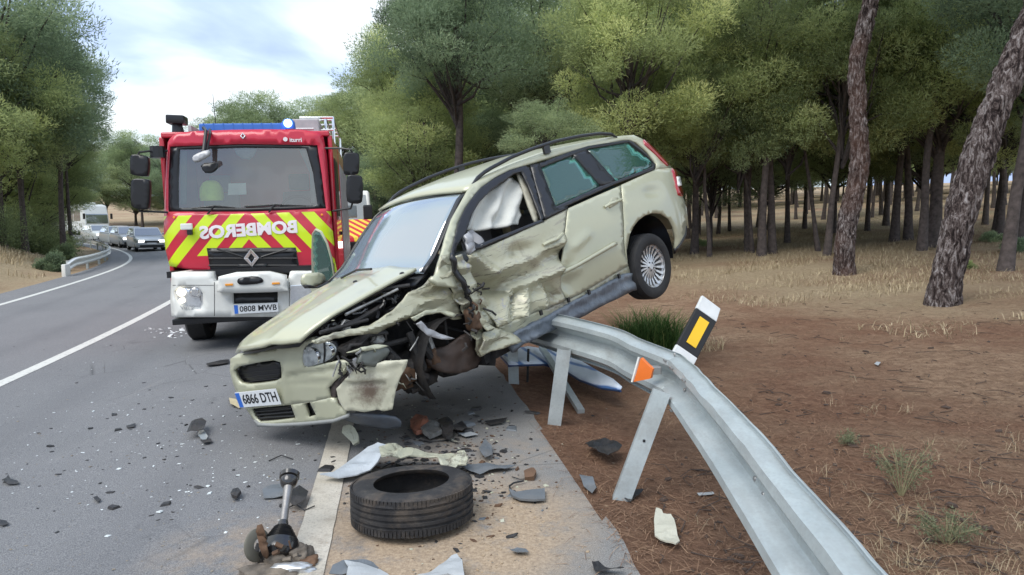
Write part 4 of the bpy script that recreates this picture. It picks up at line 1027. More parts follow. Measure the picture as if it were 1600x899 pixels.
# ------------------------------------------------------------------ cars and vans
def car_mesh_parts(parent, paint, L=4.2, W_=1.76, H_=1.46, van=False, lit=False):
    "front faces -y, origin on the ground under the front bumper centre"
    hw = W_/2; hb = .92 if not van else 1.15
    if van: stn = [(-.0,.35,.70,.80),(.03,.25,.95,.93),(.75,.22,1.12,1.0),(1.1,.22,1.2,1.),(L-.2,.22,1.3,1.),(L,.3,1.2,.97)]
    else: stn = [(0,.38,.62,.80),(.05,.25,.72,.90),(.5,.2,.80,.97),(1.1,.2,.93,1.),(2.4,.2,.95,1.),(L-.5,.2,.98,.98),(L-.05,.28,.95,.9),(L,.4,.8,.85)]
    def ring(y, z0, z1, k, kt=.93):
        w2 = hw*k; zz_ = [z0, z0+.06, (z0+z1)/2, z1-.09, z1]; xx = [w2*.9, w2*.98, w2, w2*.96, w2*kt*.9]
        return [(x, y, z) for x, z in zip(xx, zz_)]+[(0, y, z1+.015)]+[(-x, y, z) for x, z in list(zip(xx, zz_))[::-1]]
    b = MB(); V = []; R0 = [ring(*s_) for s_ in stn]; n = len(R0[0])
    for r_ in R0: V += r_
    F = [(i*n+j, i*n+j+1, (i+1)*n+j+1, (i+1)*n+j) for i in range(len(R0)-1) for j in range(n-1)] + [tuple(range(n)), tuple(range((len(R0)-1)*n, len(R0)*n))[::-1]] + [(i*n, (i+1)*n, (i+1)*n+n-1, i*n+n-1) for i in range(len(R0)-1)]
    b.add(V, F); body = b.build('body', paint, parent, smooth=True)
    if van: g0 = [(.80,1.12),(1.45,H_-.06),(L-.12,H_-.02),(L-.02,1.2)]
    else: g0 = [(1.0,.90),(1.72,H_-.03),(L-1.0,H_-.02),(L-.3,.95)]
    wt = hw*(.80 if not van else .90); wb = hw*.93
    def X(z): f = (z-.92)/(H_-.92); return wb+(wt-wb)*max(0, f)
    gb = MB(); P_ = []
    for sx2 in (1, -1): P_ += [(sx2*X(z), y, z) for y, z in g0]
    gb.add(P_, [(0,1,2,3),(7,6,5,4),(0,4,5,1),(1,5,6,2),(2,6,7,3)]); gb.build('cabin', paint, parent, bevel=.05)
    def q4(ps, name, mt):
        c_ = sum((Vector(p_) for p_ in ps), Vector())/len(ps); nn = (Vector(ps[1])-Vector(ps[0])).cross(Vector(ps[2])-Vector(ps[0])).normalized()
        if nn.dot(c_-Vector((0, L*.5, 1.0))) < 0: nn = -nn
        V2 = [Vector(p_)+nn*.012 for p_ in ps]+[Vector(p_)-nn*.02 for p_ in ps]; k = len(ps)
        mesh(name, V2, [tuple(range(k)), tuple(range(2*k-1, k-1, -1))]+[(i, (i+1) % k, (i+1) % k+k, i+k) for i in range(k)], mt, parent, False)
    (ya, za), (yb, zb2) = g0[0], g0[1]; lp = lambda f: (ya+(yb-ya)*f, za+(zb2-za)*f)
    y1_, z1_ = lp(.08); y2_, z2_ = lp(.9)
    q4([(-X(z1_)*.93,y1_,z1_),(X(z1_)*.93,y1_,z1_),(X(z2_)*.90,y2_,z2_),(-X(z2_)*.90,y2_,z2_)], 'windscreen', M['carglass'])
    (yc, zc_), (yd_, zd) = g0[2], g0[3]
    for sx2 in (1, -1):
        zt_ = H_-.12; zb3 = 1.0 if not van else 1.25
        q4([(sx2*X(zb3),y1_+.25,zb3),(sx2*X(zb3),(yc+y1_)/2,zb3),(sx2*X(zt_),(yc+y1_)/2,zt_),(sx2*X(zt_),y2_+.12,zt_)], 'side_window', M['carglass'])
        if not van: q4([(sx2*X(zb3),(yc+y1_)/2+.08,zb3),(sx2*X(zb3),yd_-.25,zb3),(sx2*X(zt_),yc-.05,zt_),(sx2*X(zt_),(yc+y1_)/2+.08,zt_)], 'side_window', M['carglass'])
        hz = .62 if not van else .85
        MB().box((sx2*hw*.62-.17,-.01,hz-.06),(sx2*hw*.62+.17,.18,hz+.07), bev=.03).build('headlight', M['carlamp'] if lit else M['lens'], parent)
        MB().box((sx2*(hw+.02)-.09,1.15 if not van else .95,.98 if not van else 1.2),(sx2*(hw+.02)+.09,1.27 if not van else 1.08,1.12 if not van else 1.5), bev=.02).build('side_mirror', paint if not van else M['black'], parent)
        for yy in (.82, L-.85): wheel(parent, sx2*(hw-.12), yy, .31, .315, .2, sx2)
    MB().box((-.42,-.02,hz-.10),(.42,.05,hz+.03), bev=.01).build('grille', M['cabblack'], parent)
    MB().box((-hw*.75,-.015,.26),(hw*.75,.05,.40), bev=.01).build('lower_grille', M['cabblack'], parent)
    MB().box((-.26,-.03,.44),(.26,-.016,.54)).build('number_plate', M['pwhite'], parent)
M['carglass'] = glass_mat('car_glass', (.25,.3,.3), .22, film=(.2,.23,.25), filmw=.35); M['carlamp'] = emis('lit_car_headlamp', (1, .97, .9), 4)
def place(px, dist, yaw_off, fn, *a, dz=0):
    x = (px-800)/FOC*dist; s, u = road_su(x, dist); h = math.degrees(H0+max(0, s)/RAD)
    return Matrix.Translation((x, dist, surf_z(x, dist)+dz)) @ Matrix.Rotation(D2R(h+yaw_off), 4, 'Z')
silver = simple('silver_paint', (.50,.52,.53), .3, .5, coat=.5, bump=0, var=.03); pale = simple('pale_paint', (.66,.68,.66), .3, coat=.5, bump=0, var=.03); dgrey = simple('grey_paint', (.32,.34,.36), .3, .4, coat=.5, bump=0, var=.03)
for (px, d, lb, pt, L) in ((238,43,'silver car leading the queue, right behind the fire engine side',silver,4.3),(212,48.5,'grey car hidden partly behind the silver car leading the queue',dgrey,4.2),(196,52,'white car, second from the bus in the queue',pale,4.2),(168,59,'white car directly in front of the bus',pale,4.1)):
    t = thing('car', lb, 'car', place(px, d, 4, None), 'cars queuing at the bend'); car_mesh_parts(t, pt, L, lit=True)
t = thing('car', 'pale car glimpsed between the trees on the far left', 'car', Matrix.Translation(Vector(((12-800)/FOC*46, 46, gz((12-800)/FOC*46, 46)+.0))) @ Matrix.Rotation(D2R(60), 4, 'Z')); car_mesh_parts(t, silver, 4.2)
# bus
bM = place(155, 76, 2, None); bus = thing('bus', 'white coach with orange front panel at the end of the queue', 'bus', bM)
b = MB(); b.prism([(0,.35),(-.02,1.3),(.12,2.2),(.45,3.15),(1.2,3.3),(11,3.3),(11.1,.4)], -1.25, 1.25, ax=0); b.build('body', pale, bus, bevel=.12)
MB().box((-1.05,2.4,3.28),(1.05,4.6,3.52), bev=.08).build('air_conditioner', pale, bus)
b = MB(); b.prism([(-.045,1.25),(.10,2.15),(.36,2.85),(.42,2.85),(.16,2.1),(.02,1.25)], -1.1, 1.1, ax=0); b.build('windscreen', M['carglass'], bus)
MB().box((-1.08,-.05,.62),(-.2,.06,1.05), bev=.02).build('front_panel', simple('orange_paint', (.62,.13,.04), .4, bump=0), bus); MB().box((-.15,-.05,.62),(1.08,.06,1.0), bev=.02).build('front_panel', dgrey, bus)
for sx_ in (-1, 1):
    MB().box((sx_*.95-.16,-.07,.48),(sx_*.95+.16,.05,.62), bev=.02).build('headlight', M['carlamp'], bus)
    for k in range(6): MB().box((sx_*1.255-.006,1.0+1.6*k,1.5),(sx_*1.255+.006,2.5+1.6*k,2.6)).build('side_window', M['carglass'], bus)
    for yy in (2.0, 8.2): wheel(bus, sx_*1.1, yy, .48, .48, .28, sx_)
    MB().box((sx_*1.4-.1,-.25,1.7),(sx_*1.4+.1,-.1,2.3), bev=.02).build('side_mirror', M['black'], bus)
# rescue van behind the fire engine
vM = vehicle_frame(-4.28, 17.2, 13, -.03); van = thing('rescue_van', 'white, red and yellow rescue van standing behind the fire engine', 'van', vM)
car_mesh_parts(van, M['chev2'] if 'chev2' in M else M['white'], 5.2, 2.0, 2.35, van=True, lit=True)
m = Mt('hood_livery'); sp = m.n('ShaderNodeSeparateXYZ'); m.l(m.co(), sp.inputs[0]); t_ = m.math('FRACT', m.math('DIVIDE', m.math('ADD', m.math('ABSOLUTE', sp.outputs[0]), m.math('MULTIPLY', sp.outputs[1], 1)), .22))
m.set(color=m.mix(m.math('LESS_THAN', t_, .5), (.55,.02,.03), (.80,.60,.05)), rough=.4)
b = MB(); b.add([(-.9,.06,.99),(.9,.06,.99),(.95,.78,1.16),(-.95,.78,1.16),(-.9,.06,.93),(.9,.06,.93),(.95,.78,1.1),(-.95,.78,1.1)], [(0,1,2,3),(7,6,5,4),(0,4,5,1),(1,5,6,2),(2,6,7,3),(3,7,4,0)]); b.build('bonnet_stripes', m.m, van)
MB().box((-.97,-.03,.3),(.97,.1,.72), bev=.03).build('bumper', M['red'], van)
MB().prism([(-.02,1.02),(.0,1.12),(.75,1.54),(.95,1.54),(.95,.9),(0,.9)], -.96, 1.0, ax=0).build('bonnet_front', m.m, van, bevel=.03)
MB().box((.60,-.06,.86),(.96,.02,1.02), bev=.02).build('headlight', M['carlamp'], van); MB().box((-.96,-.06,.86),(-.60,.02,1.02), bev=.02).build('headlight', M['carlamp'], van)
MB().box((-.6,-.04,.74),(.6,.02,1.0), bev=.02).build('grille', M['cabblack'], van); MB().box((-.97,-.02,.70),(.99,.03,.90)).build('front_panel', M['red'], van)
MB().box((-.7,1.7,2.36),(.7,1.95,2.48), bev=.03).build('light_bar', M['bluelens'], van)
v = vM.inverted() @ Vector(((541-800)/FOC*18, 18, CAM_H+(HORIZON-290)/FOC*18)); MB().lathe([(0,.02),(.05,.015),(.07,0)], 12, Matrix.Translation(v) @ Matrix.Rotation(D2R(90), 4, 'X')).build('beacon', M['flash'], van)
MB().box((v.x-.1, v.y+.01, v.z-.42),(v.x+.28, v.y+.06, v.z+.14), bev=.01).build('roof_sign', M['white'], van)
MB().box((v.x-.08, v.y, v.z-.24),(v.x+.26, v.y+.01, v.z-.14)).build('red_band', M['red'], van)
MB().box((v.x+.06, v.y-.004, v.z-.06),(v.x+.26, v.y+.008, v.z+.12)).build('blue_badge', M['blue'], van)
b = MB(); mv = vM.inverted() @ Vector(((577-800)/FOC*17.6, 17.6, CAM_H+(HORIZON-333)/FOC*17.6)); b.box((mv.x-.13, mv.y, mv.z-.16),(mv.x+.10, mv.y+.12, mv.z+.20), bev=.04); b.build('side_mirror', M['black'], van)
# ------------------------------------------------------------------ wrecked estate car
# local frame: x forwards from the rear axle, y to the car's left, z up; nose down on the road, sill on the guardrail
CM = Matrix.Translation((.71, 7.244, .809)) @ Matrix.Rotation(D2R(226.66), 4, 'Z') @ Matrix.Rotation(D2R(13.59), 4, 'Y') @ Matrix.Rotation(D2R(6.79), 4, 'X')
car = thing('wrecked_car', 'wrecked pale green estate car with crushed front wing, its rear raised on the guardrail', 'car', CM)
m = Mt('champagne_paint'); f = m.ramp(m.noise(2.2, 5, .6), [(.3, (.455,.455,.325)), (.7, (.50,.50,.365))])
d = m.ramp(m.noise(5, 8, .72), [(.58, 0), (.85, .25)]); f = m.mix(d, f, (.28,.26,.19))
m.set(color=f, rough=.36, metal=.15, coat=.55, spec=.5).bump(m.noise(1.8, 3), .04, .02); PAINT = m.m
m = Mt('champagne_paint_scraped'); f = m.ramp(m.noise(2.2, 5, .6), [(.3, (.40,.385,.27)), (.7, (.49,.48,.35))])
d = m.ramp(m.noise(3.5, 9, .72, dist=.6), [(.54, 0), (.72, .6)]); f = m.mix(d, f, (.14,.105,.075))
d = m.ramp(m.noise(3.2, 9, .7, scale3=(.6, 1, 5), dist=.6), [(.56, 0), (.6, .8), (.66, 0)]); f = m.mix(d, f, (.30,.27,.22))
d = m.ramp(m.noise(4, 9, .7, scale3=(.5, 1, 8), dist=1), [(.60, 0), (.63, 1), (.66, 0)]); f = m.mix(d, f, (.05,.04,.035))
bm_ = m.ramp(m.noise(4.5, 9, .75, dist=1.2), [(.61, 0), (.64, 1)]); f = m.mix(bm_, f, (.33,.33,.33)); sc_l = m.ramp(m.noise(9, 9, .8, scale3=(.25, 1, 7)), [(.60, 0), (.64, .8)]); f = m.mix(sc_l, f, (.07,.055,.045))
m.set(color=f, rough=.36, metal=.2, coat=.35, spec=.5).bump(m.noise(6, 4, .6), .12, .02); SCR = m.m
def ys(x, z):
    y = .86-.06*((z-.55)/.42)**2 if z < .97 else .80-(z-.97)*.46
    if x < -.45: y -= .26*(-.45-x)**2
    if x > 2.7: y -= .12*(x-2.7)**2
    return max(.3, y)
def SP(px, py, off=0.0):
    y = .8
    for _ in range(8):
        v = unp(px, py, 1, y, CM); y = ys(v.x, v.z)+off
    return Vector((v.x, y, v.z))
def onp(ax, val): return lambda px, py: unp(px, py, ax, val, CM)
def SPo(off): return lambda px, py: SP(px, py, off)
def P(name, outline, mat, off=0, step=9, parent=car, **k):
    return panel(name, outline, SPo(off), mat, parent, step, face=(0,1,0), **k)
rc = random.Random(5); BLK = M['cabblack']; TR = simple('black_window_trim', (.018,.018,.02), .3, bump=.02)
# -- body side
roofL = [(731,297),(742,286),(760,275),(800,257),(833,245),(867,233),(920,222),(960,214),(990,211)]
P('cant_rail', roofL+[(1003,217),(1018,230),(1037,250),(1049,261),(1024,264),(1027,256),(1012,237),(994,222),(985,219),(974,219),(894,236),(819,259),(796,266),(773,278),(752,293),(741,305),(727,325),(715,350),(705,393),(700,412),(716,450),(684,446),(672,436),(681,429),(690,395),(698,365),(707,340)], PAINT, 0, 7, thick=.03)
arch = [(986,430),(981,414),(979,392),(984,367),(990,354),(998,344),(1008,337),(1020,333),(1033,334),(1045,342),(1052,355),(1056,372),(1055,394)]
P('rear_quarter_panel', [(971,289),(1024,265),(1050,262),(1056,278),(1062,296),(1070,316),(1073,335),(1073,352),(1070,372),(1062,385)]+arch[::-1][:-1]+[(978,398),(976,375),(976,350),(974,318)], PAINT, 0, 6, thick=.02, disp=lambda v, p: (0, -.028*math.exp(-((p[0]-1018)/13)**2-((p[1]-300)/7)**2), 0))  # shallow dent added in the shape to catch a sky highlight
P('bumper_trim', [(1071,366),(1073,353),(1074,368),(1062,390),(1055,397),(1055,389),(1062,382)], TR, .004, 6, thick=.02)
P('tail_light', [(1050,263),(1057,266),(1063,284),(1068,303),(1067,307),(1060,305),(1056,288)], M['redlens'], .008, 5, thick=.03)
P('tail_light_lens', [(1058,276),(1063,276),(1066,290),(1060,291)], M['white'], .014, 4, thick=.01)
P('upper_tail_light', [(1006,218),(1012,222),(1028,237),(1047,258),(1043,259),(1024,240),(1008,226)], M['redlens'], .012, 5, thick=.03)
# dents
def crease(x, y, ax, ay, bx, by, w_, amp):
    dx, dy = bx-ax, by-ay; L = math.hypot(dx, dy); t = ((x-ax)*dx+(y-ay)*dy)/L/L; tt = min(1, max(0, t))
    d = math.hypot(x-ax-dx*tt, y-ay-dy*tt); return amp*math.exp(-(d/w_)**2)
def facet(x, y, cx_, cy_, seed):
    "random heights on a skewed lattice, straight between them: flat facets that meet in sharp folds"
    u_, v_ = x/cx_+.35*y/cy_, y/cy_-.2*x/cx_
    u_ += .5*noise.noise(Vector((x/60, y/60, seed))); i, j = math.floor(u_), math.floor(v_); a_, b_ = u_-i, v_-j
    h = lambda p_, q_: random.Random((p_*7349+q_*9151+seed*31) & 0xffffff).uniform(-1, 1)
    if a_+b_ < 1: return h(i, j)*(1-a_-b_)+h(i+1, j)*a_+h(i, j+1)*b_
    return h(i+1, j+1)*(a_+b_-1)+h(i+1, j)*(1-b_)+h(i, j+1)*(1-a_)
def dent(v, p):
    x, y = p
    d = -.15*math.exp(-((x-775)/62)**2-((y-455)/34)**2) - .05*math.exp(-((x-740)/26)**2-((y-440)/60)**2)
    d += crease(x, y, 742, 402, 775, 428, 9, .07)+crease(x, y, 775, 428, 880, 378, 10, .055)+crease(x, y, 745, 447, 800, 455, 6, -.07)+crease(x, y, 800, 455, 878, 420, 7, .06)
    d += crease(x, y, 790, 500, 802, 462, 8, .05)+crease(x, y, 822, 492, 828, 455, 7, .055)+crease(x, y, 852, 478, 850, 448, 6, .045)+crease(x, y, 808, 497, 814, 462, 5, -.045)+crease(x, y, 872, 462, 846, 440, 5, -.04)
    d += crease(x, y, 812, 395, 880, 396, 14, -.05)+crease(x, y, 748, 478, 770, 470, 8, .05)
    k = max(0, 1-max(0, (x-850)/60))*(1 if y > 400 else max(0, 1-(400-y)/25))
    k2 = min(1, max(.12, (y-425+(x-750)*.35)/30)); d += k*k2*(.016*facet(x, y, 40, 18, 1)+.004*facet(x, y, 14, 9, 2))
    return (0, d, 0)
FD = [(732,397),(760,387),(800,369),(851,345),(886,327),(884,345),(880,375),(878,427),(878,449),(885,470),(842,487),(810,499),(778,512),(776,500),(768,482),(757,470),(753,455),(746,449),(748,434),(739,418)]
P('front_door', FD, SCR, 0, 4.2, thick=.02, disp=dent)
def dent2(v, p):
    x, y = p; d = -.07*math.exp(-((x-878)/20)**2-((y-440)/28)**2)+crease(x, y, 886, 432, 902, 420, 5, .03)+crease(x, y, 898, 385, 918, 366, 6, .018)+crease(x, y, 884, 462, 880, 440, 5, .03)
    return (0, d, 0)
P('rear_door', [(887.5,326),(930,307),(969.5,290),(972,318),(974,350),(974,375),(976,398),(982,415),(967,424),(905,460),(887,469),(880.5,449),(880.5,427),(882.5,375)], PAINT, 0, 6, thick=.02, disp=dent2)
# rubbing strips and handles
P('rubbing_strip', [(880,423),(905,411),(963,377),(966,382),(907,416),(882,429)], PAINT, .022, 5, thick=.02)
P('rubbing_strip', [(800,456),(840,440),(876,424),(877,429),(842,446),(803,463)], SCR, -.03, 5, thick=.02, disp=lambda v, p: (0, dent(v, p)[1]*.6, 0))
for (a, b_, c_) in (((849,383),(864,377),(879,366)),((945,324),(958,318),(971,312))):
    P('handle_recess', [(a[0]+5,a[1]-3),(b_[0]-2,b_[1]-9),(b_[0]+8,b_[1]-9),(b_[0]+9,b_[1]-1),(b_[0],b_[1]+5),(a[0]+8,a[1]+2)], SCR, .003, 4, thick=.004)
    MB().tube([SP(a[0],a[1],.005), SP(b_[0]-5,b_[1]+1,.035), SP(b_[0]+6,b_[1]-3,.035), SP(c_[0],c_[1],.005)], .014, 8).build('door_handle', PAINT, car, smooth=True)
# window frames
P('window_frame', [(705,393),(715,350),(727,325),(741,305),(752,293),(773,278),(796,266),(819,259),(829,262),(838,290),(851,341),(846,343),(826,291),(815,268),(803,272),(768,297),(750,315),(738,334),(729,361),(731,372),(748,382),(846,343),(851,346),(752,388),(733,396),(728,385),(722,371),(714,385),(709,412),(704,405)], TR, .004, 4, thick=.02)
P('centre_pillar', [(829,258),(843,255),(856,290),(869,325),(887,322),(888,325),(852,343),(840,298)], TR, .008, 6, thick=.02)
P('window_frame', [(843,255),(894,236),(920,228),(982,219),(988,221),(1010,240),(1024,257),(1023,265),(961,288),(868,330),(866,324),(940,290),(962,283),(1019,261),(1023,256),(1008,241),(983,222),(918,233),(894,243),(843,263)], TR, .006, 5, thick=.02)
P('rear_pillar', [(896,242),(917,233),(963,283),(940,291)], TR, .006, 6, thick=.02)
P('door_window', [(842,262),(895,243),(941,290),(867,325)], M['glass'], -.002, 9, thick=.004)
P('quarter_window', [(917,234),(982,222.5),(1009,241),(1023,255.5),(1018,261),(962,283)], M['glass'], -.002, 9, thick=.004)
# curtain airbags hanging inside
m = Mt('airbag_cloth'); m.set(color=(.60,.60,.55), rough=.85).bump(m.noise(9, 5, .6, scale3=(1,1,.3)), .5, .03); BAG = m.m
def fold(v, p): return (0, .03*math.sin(p[0]/5.+p[1]/14.)+.03*noise.noise(Vector((p[0]/16, p[1]/16, 0))), 0)
P('side_airbag', [(727,360),(732,344),(742,322),(756,306),(772,294),(790,282),(804,276),(812,288),(816,306),(814,325),(818,336),(812,350),(795,352),(775,356),(758,357),(740,361)], BAG, -.09, 4.5, thick=.02, disp=fold)
P('pillar_trim', [(808,270),(814,268),(833,300),(843,344),(836,347),(826,322),(818,298)], simple('beige_trim', (.42,.40,.32), .7, bump=.05), -.05, 5, thick=.02)
P('side_airbag', [(843,262),(886,248),(906,262),(925,275),(930,292),(908,304),(872,318),(862,310)], BAG, -.12, 5, thick=.02, disp=fold)
P('side_airbag', [(918,236),(936,230),(944,243),(946,256),(956,270),(966,283),(958,282)], BAG, -.10, 4, thick=.02, disp=fold)
P('torn_door_card', [(731,362),(741,358),(757,380),(748,384),(736,384)], simple('grey_trim', (.24,.24,.25), .6), -.02, 5, thick=.01, disp=fold)
# -- roof
LR = poly3([SP(a, b_) for a, b_ in roofL], 26); RR = [Vector((p.x, -p.y, p.z)) for p in LR]
loft('roof', LR, RR, 16, PAINT, car, crown=lambda t, u: (0.05*math.sin(math.pi*t)*(1-2*u), 0, .045*math.sin(math.pi*t)), thick=.02, face=(0,0,1))
rl = [(737,287),(742,279),(760,264),(800,243),(833,230),(867,219),(905,211),(936,207),(955,208),(963,213)]
for sg_ in (1, -1):
    b = MB(); pts_ = poly3([unp(a, b_, 1, .57, CM) for a, b_ in rl], 24); b.tube([Vector((p.x, sg_*p.y, p.z-.012)) for p in pts_], [.010]+[.016]*22+[.010], 10)
    mp_ = pts_[11]; b.box((mp_.x-.04, sg_*.57-.012, mp_.z-.09),(mp_.x+.04, sg_*.57+.012, mp_.z)); b.build('roof_rail', TR, car, smooth=True)
# -- windscreen, pillars
wl = [unp(734,298,1,.56,CM), unp(720,309,1,.575,CM), unp(702,348,1,.61,CM), unp(680,401,1,.64,CM), unp(662,427,1,.66,CM)]
WLp = poly3(wl, 12); WRp = [Vector((p.x, -p.y, p.z)) for p in WLp]
loft('windscreen', WLp, WRp, 16, M['wind'], car, crown=lambda t, u: (.10*math.sin(math.pi*t), 0, .035*math.sin(math.pi*t)), thick=.006, face=(1,0,1))
wr2 = [Vector((p.x+.012, p.y-.05, p.z+.01)) for p in WRp]
loft('windscreen_pillar', [Vector((p.x, p.y+.005, p.z+.012)) for p in WRp], [Vector((p.x-.10, p.y-.075, p.z-.03)) for p in WRp], 3, PAINT, car, thick=.02, face=(0,-1,.3))
loft('windscreen_seal', [Vector((p.x+.006, p.y-.03, p.z+.012)) for p in WLp], [Vector((p.x+.0, p.y+.012, p.z+.008)) for p in WLp], 2, TR, car, thick=.012, face=(1,0,1))
loft('windscreen_seal', [Vector((p.x+.006, p.y+.03, p.z+.012)) for p in WRp], [Vector((p.x, p.y-.012, p.z+.008)) for p in WRp], 2, TR, car, thick=.012, face=(1,0,1))
b = MB(); b.tube([unp(535,440,2,.93,CM)+Vector((0,0,.03)), unp(560,432,2,.96,CM)+Vector((0,0,.05)), unp(582,427,2,1.0,CM)+Vector((0,0,.03))], .009, 6); b.build('wiper', M['black'], car)
loft('cowl', [Vector((p.x+.10, p.y*.98, p.z-.06)) for p in (WLp[-1], WLp[-1].lerp(WRp[-1], .5)+Vector((.08,0,.02)), WRp[-1])], [Vector((p.x-.03, p.y, p.z-.0)) for p in (WLp[-1], WLp[-1].lerp(WRp[-1], .5)+Vector((.08,0,.02)), WRp[-1])], 2, TR, car, thick=.02, face=(0,0,1))
# -- bonnet
hl = [unp(650,419,1,.67,CM), unp(615,437,1,.67,CM), unp(580,456,1,.66,CM), unp(550,473,1,.65,CM), unp(520,490,1,.64,CM), unp(495,508,1,.61,CM), unp(478,520,1,.58,CM), unp(464,527,1,.54,CM)]
hr = [unp(519,441,1,-.67,CM), unp(495,453,1,-.67,CM), unp(470,466,1,-.66,CM), unp(450,480,1,-.65,CM), unp(418,503,1,-.60,CM), unp(390,522,1,-.56,CM), unp(374,536,1,-.52,CM), unp(365,546,1,-.47,CM)]
def hcr(t, u):
    s_ = math.sin(math.pi*t); e_ = max(0, u-.86)/.14
    return (.10*s_*u + 0, 0, .055*s_*(1-.35*u) + .012*math.exp(-((t-.25)/.06)**2)*1 + .012*math.exp(-((t-.75)/.06)**2) - .03*e_*e_)
HLp, HRp = poly3(hl, 24), poly3(hr, 24)
hood = loft('bonnet', HLp, HRp, 28, PAINT, car, crown=hcr, thick=.022, face=(0,0,1))
loft('bonnet_underside', [p+Vector((-.02,-.05,-.045)) for p in HLp], [p+Vector((-.02,.05,-.045)) for p in HRp], 10, BLK, car, crown=hcr, thick=.01)
for k in range(40):                                            # hoses, wires and brackets in the open bay
    t_ = rc.random(); px, py = 500+t_*140+rc.uniform(-8, 8), 521-t_*72+rc.uniform(-6, 16); a = unp(px, py, 1, rc.uniform(.45, .66), CM); b_ = a+Vector((rc.uniform(-.12, .12), rc.uniform(-.06, .06), rc.uniform(-.03, .05)))
    MB().tube([a, a.lerp(b_, .5)+Vector((0, .01, rc.uniform(-.02, .03))), b_], rc.uniform(.003, .011), 6).build('bay_hose', rc.choice([BLK, BLK, TR, M['steel'], M['grey']]), car, smooth=True)
for (px, py) in ((555,441),(628,428)):
    v = unp(px, py, 2, 1.0, CM); MB().lathe([(0,.012),(.012,.01),(.018,0)], 8, Matrix.Translation(v)).build('washer_nozzle', M['black'], car)
# -- front bumper
def bx(y, z): 
    x = 3.5-.25*(y+.4)-2.0*max(0, y-.45)**2-1.6*max(0, -.42-y)**2
    return x-.18*max(0, z-.55)
def FP(px, py, off=0.0):
    x = 3.4
    for _ in range(30):
        v = unp(px, py, 0, x, CM); x = .5*x+.5*(bx(v.y, v.z)+off)
    return Vector((v.x, v.y, v.z))
def FPo(off): return lambda a, b_: FP(a, b_, off)
def PF(name, outline, mat, off=0, step=8, parent=car, **k): return panel(name, outline, FPo(off), mat, parent, step, face=(1,0,0), **k)
grille = smooth_poly([(363,575),(400,567),(437,562),(440,578),(440,594),(408,600),(378,602),(368,592)], 1)
bump_o = [(360,561),(372,553),(400,548),(430,544),(460,538),(488,527),(492,534),(482,538),(475,546),(471,560),(474,577),(500,572),(530,563),(548,564),(547,572),(540,584),(530,590),(520,598),(512,607),(515,622),(490,628),(452,633),(420,636),(388,638),(380,634),(370,616),(364,600),(359,580)]
def dishL(v, p):
    return (crease(p[0], p[1], 452, 588, 520, 578, 4, -.03)+crease(p[0], p[1], 452, 600, 512, 596, 3, -.012)+crease(p[0], p[1], 452, 545, 447, 625, 6, .01), 0, 0)
PF('front_bumper', bump_o, PAINT, 0, 6, holes=[grille], thick=.035, disp=dishL)
PF('grille', grille, BLK, -.05, 8, thick=.02)
for k in range(4):
    yy = 574+7*k; MB().tube([FP(366+k*1.5, yy+5, -.045), FP(400, yy+0, -.045), FP(438, yy-4, -.045)], .003, 5).build('grille_bar', M['black'], car)
intake = [(391,639),(420,636),(454,632),(458,643),(462,654),(430,658),(405,660),(397,652)]
fog = [(474,631),(484,629),(494,649),(481,653)]
PF('lower_bumper', [(381,634),(388,638),(420,636),(452,633),(490,628),(515,622),(524,624),(528,634),(540,642),(541,648),(520,656),(470,661),(430,663),(404,663),(395,655)], PAINT, 0, 6, holes=[intake, fog], thick=.03)
PF('lower_grille', intake, BLK, -.04, 8, thick=.01); PF('fog_lamp_recess', fog, BLK, -.05, 6, thick=.01)
for k in range(3): MB().tube([FP(394+k*3, 644+5*k, -.02), FP(425, 642+5*k, -.02), FP(456+k*2, 638+6*k, -.02)], .006, 5).build('grille_bar', M['black'], car)
PF('lower_lip', [(396,656),(404,662),(430,663),(470,661),(520,656),(545,647),(545,652),(520,661),(470,666),(430,668),(402,667)], simple('grey_lip', (.30,.31,.30), .6), .012, 7, thick=.03)
def torn(v, p):
    return (.006*noise.noise(Vector((p[0]/16, p[1]/16, 0)))+crease(p[0], p[1], 542, 593, 606, 590, 2.6, .022)+crease(p[0], p[1], 545, 601, 600, 600, 2.6, -.026)+crease(p[0], p[1], 560, 578, 628, 566, 4, .012)+crease(p[0], p[1], 590, 640, 606, 605, 3, -.012), .008*noise.noise(Vector((p[0]/15, p[1]/15, 5))), 0)
m = Mt('scuffed_bumper'); f = m.ramp(m.noise(2.2, 5, .6), [(.3, (.50,.485,.37)), (.7, (.56,.545,.42))]); dn = m.n('ShaderNodeVectorMath', operation='DISTANCE'); m.l(m.co(), dn.inputs[0]); dn.inputs[1].default_value = FP(577, 610)
k_ = m.ramp(m.math('ADD', dn.outputs['Value'], m.math('MULTIPLY', m.noise(18, 8, .75), .22)), [(.14, .9), (.24, 0)]); f = m.mix(k_, f, (.11,.065,.045)); m.set(color=f, rough=.45, coat=.2).bump(m.noise(30, 6, .7), .3, .01); SCUF = m.m
PF('torn_bumper_corner', [(553,577),(570,575),(590,568),(601,564),(620,563),(637,563),(634,574),(625,592),(618,612),(613,640),(600,643),(588,641),(570,644),(550,642),(540,642),(534,634),(528,622),(525,608),(530,604),(541,592)], SCUF, .03, 4.5, thick=.02, disp=torn)
PF('torn_bumper_strip', [(520,598),(535,589),(548,577),(553,578),(541,592),(528,606),(520,640),(514,622)], simple('torn_plastic', (.07,.055,.05), .8, var=.5, scale=30, bump=.5), -.02, 4, thick=.03, disp=torn)
PF('bracket', [(548,563),(556,558),(561,566),(557,576),(551,590),(545,583)], M['grey'], .02, 4, thick=.01, disp=torn)
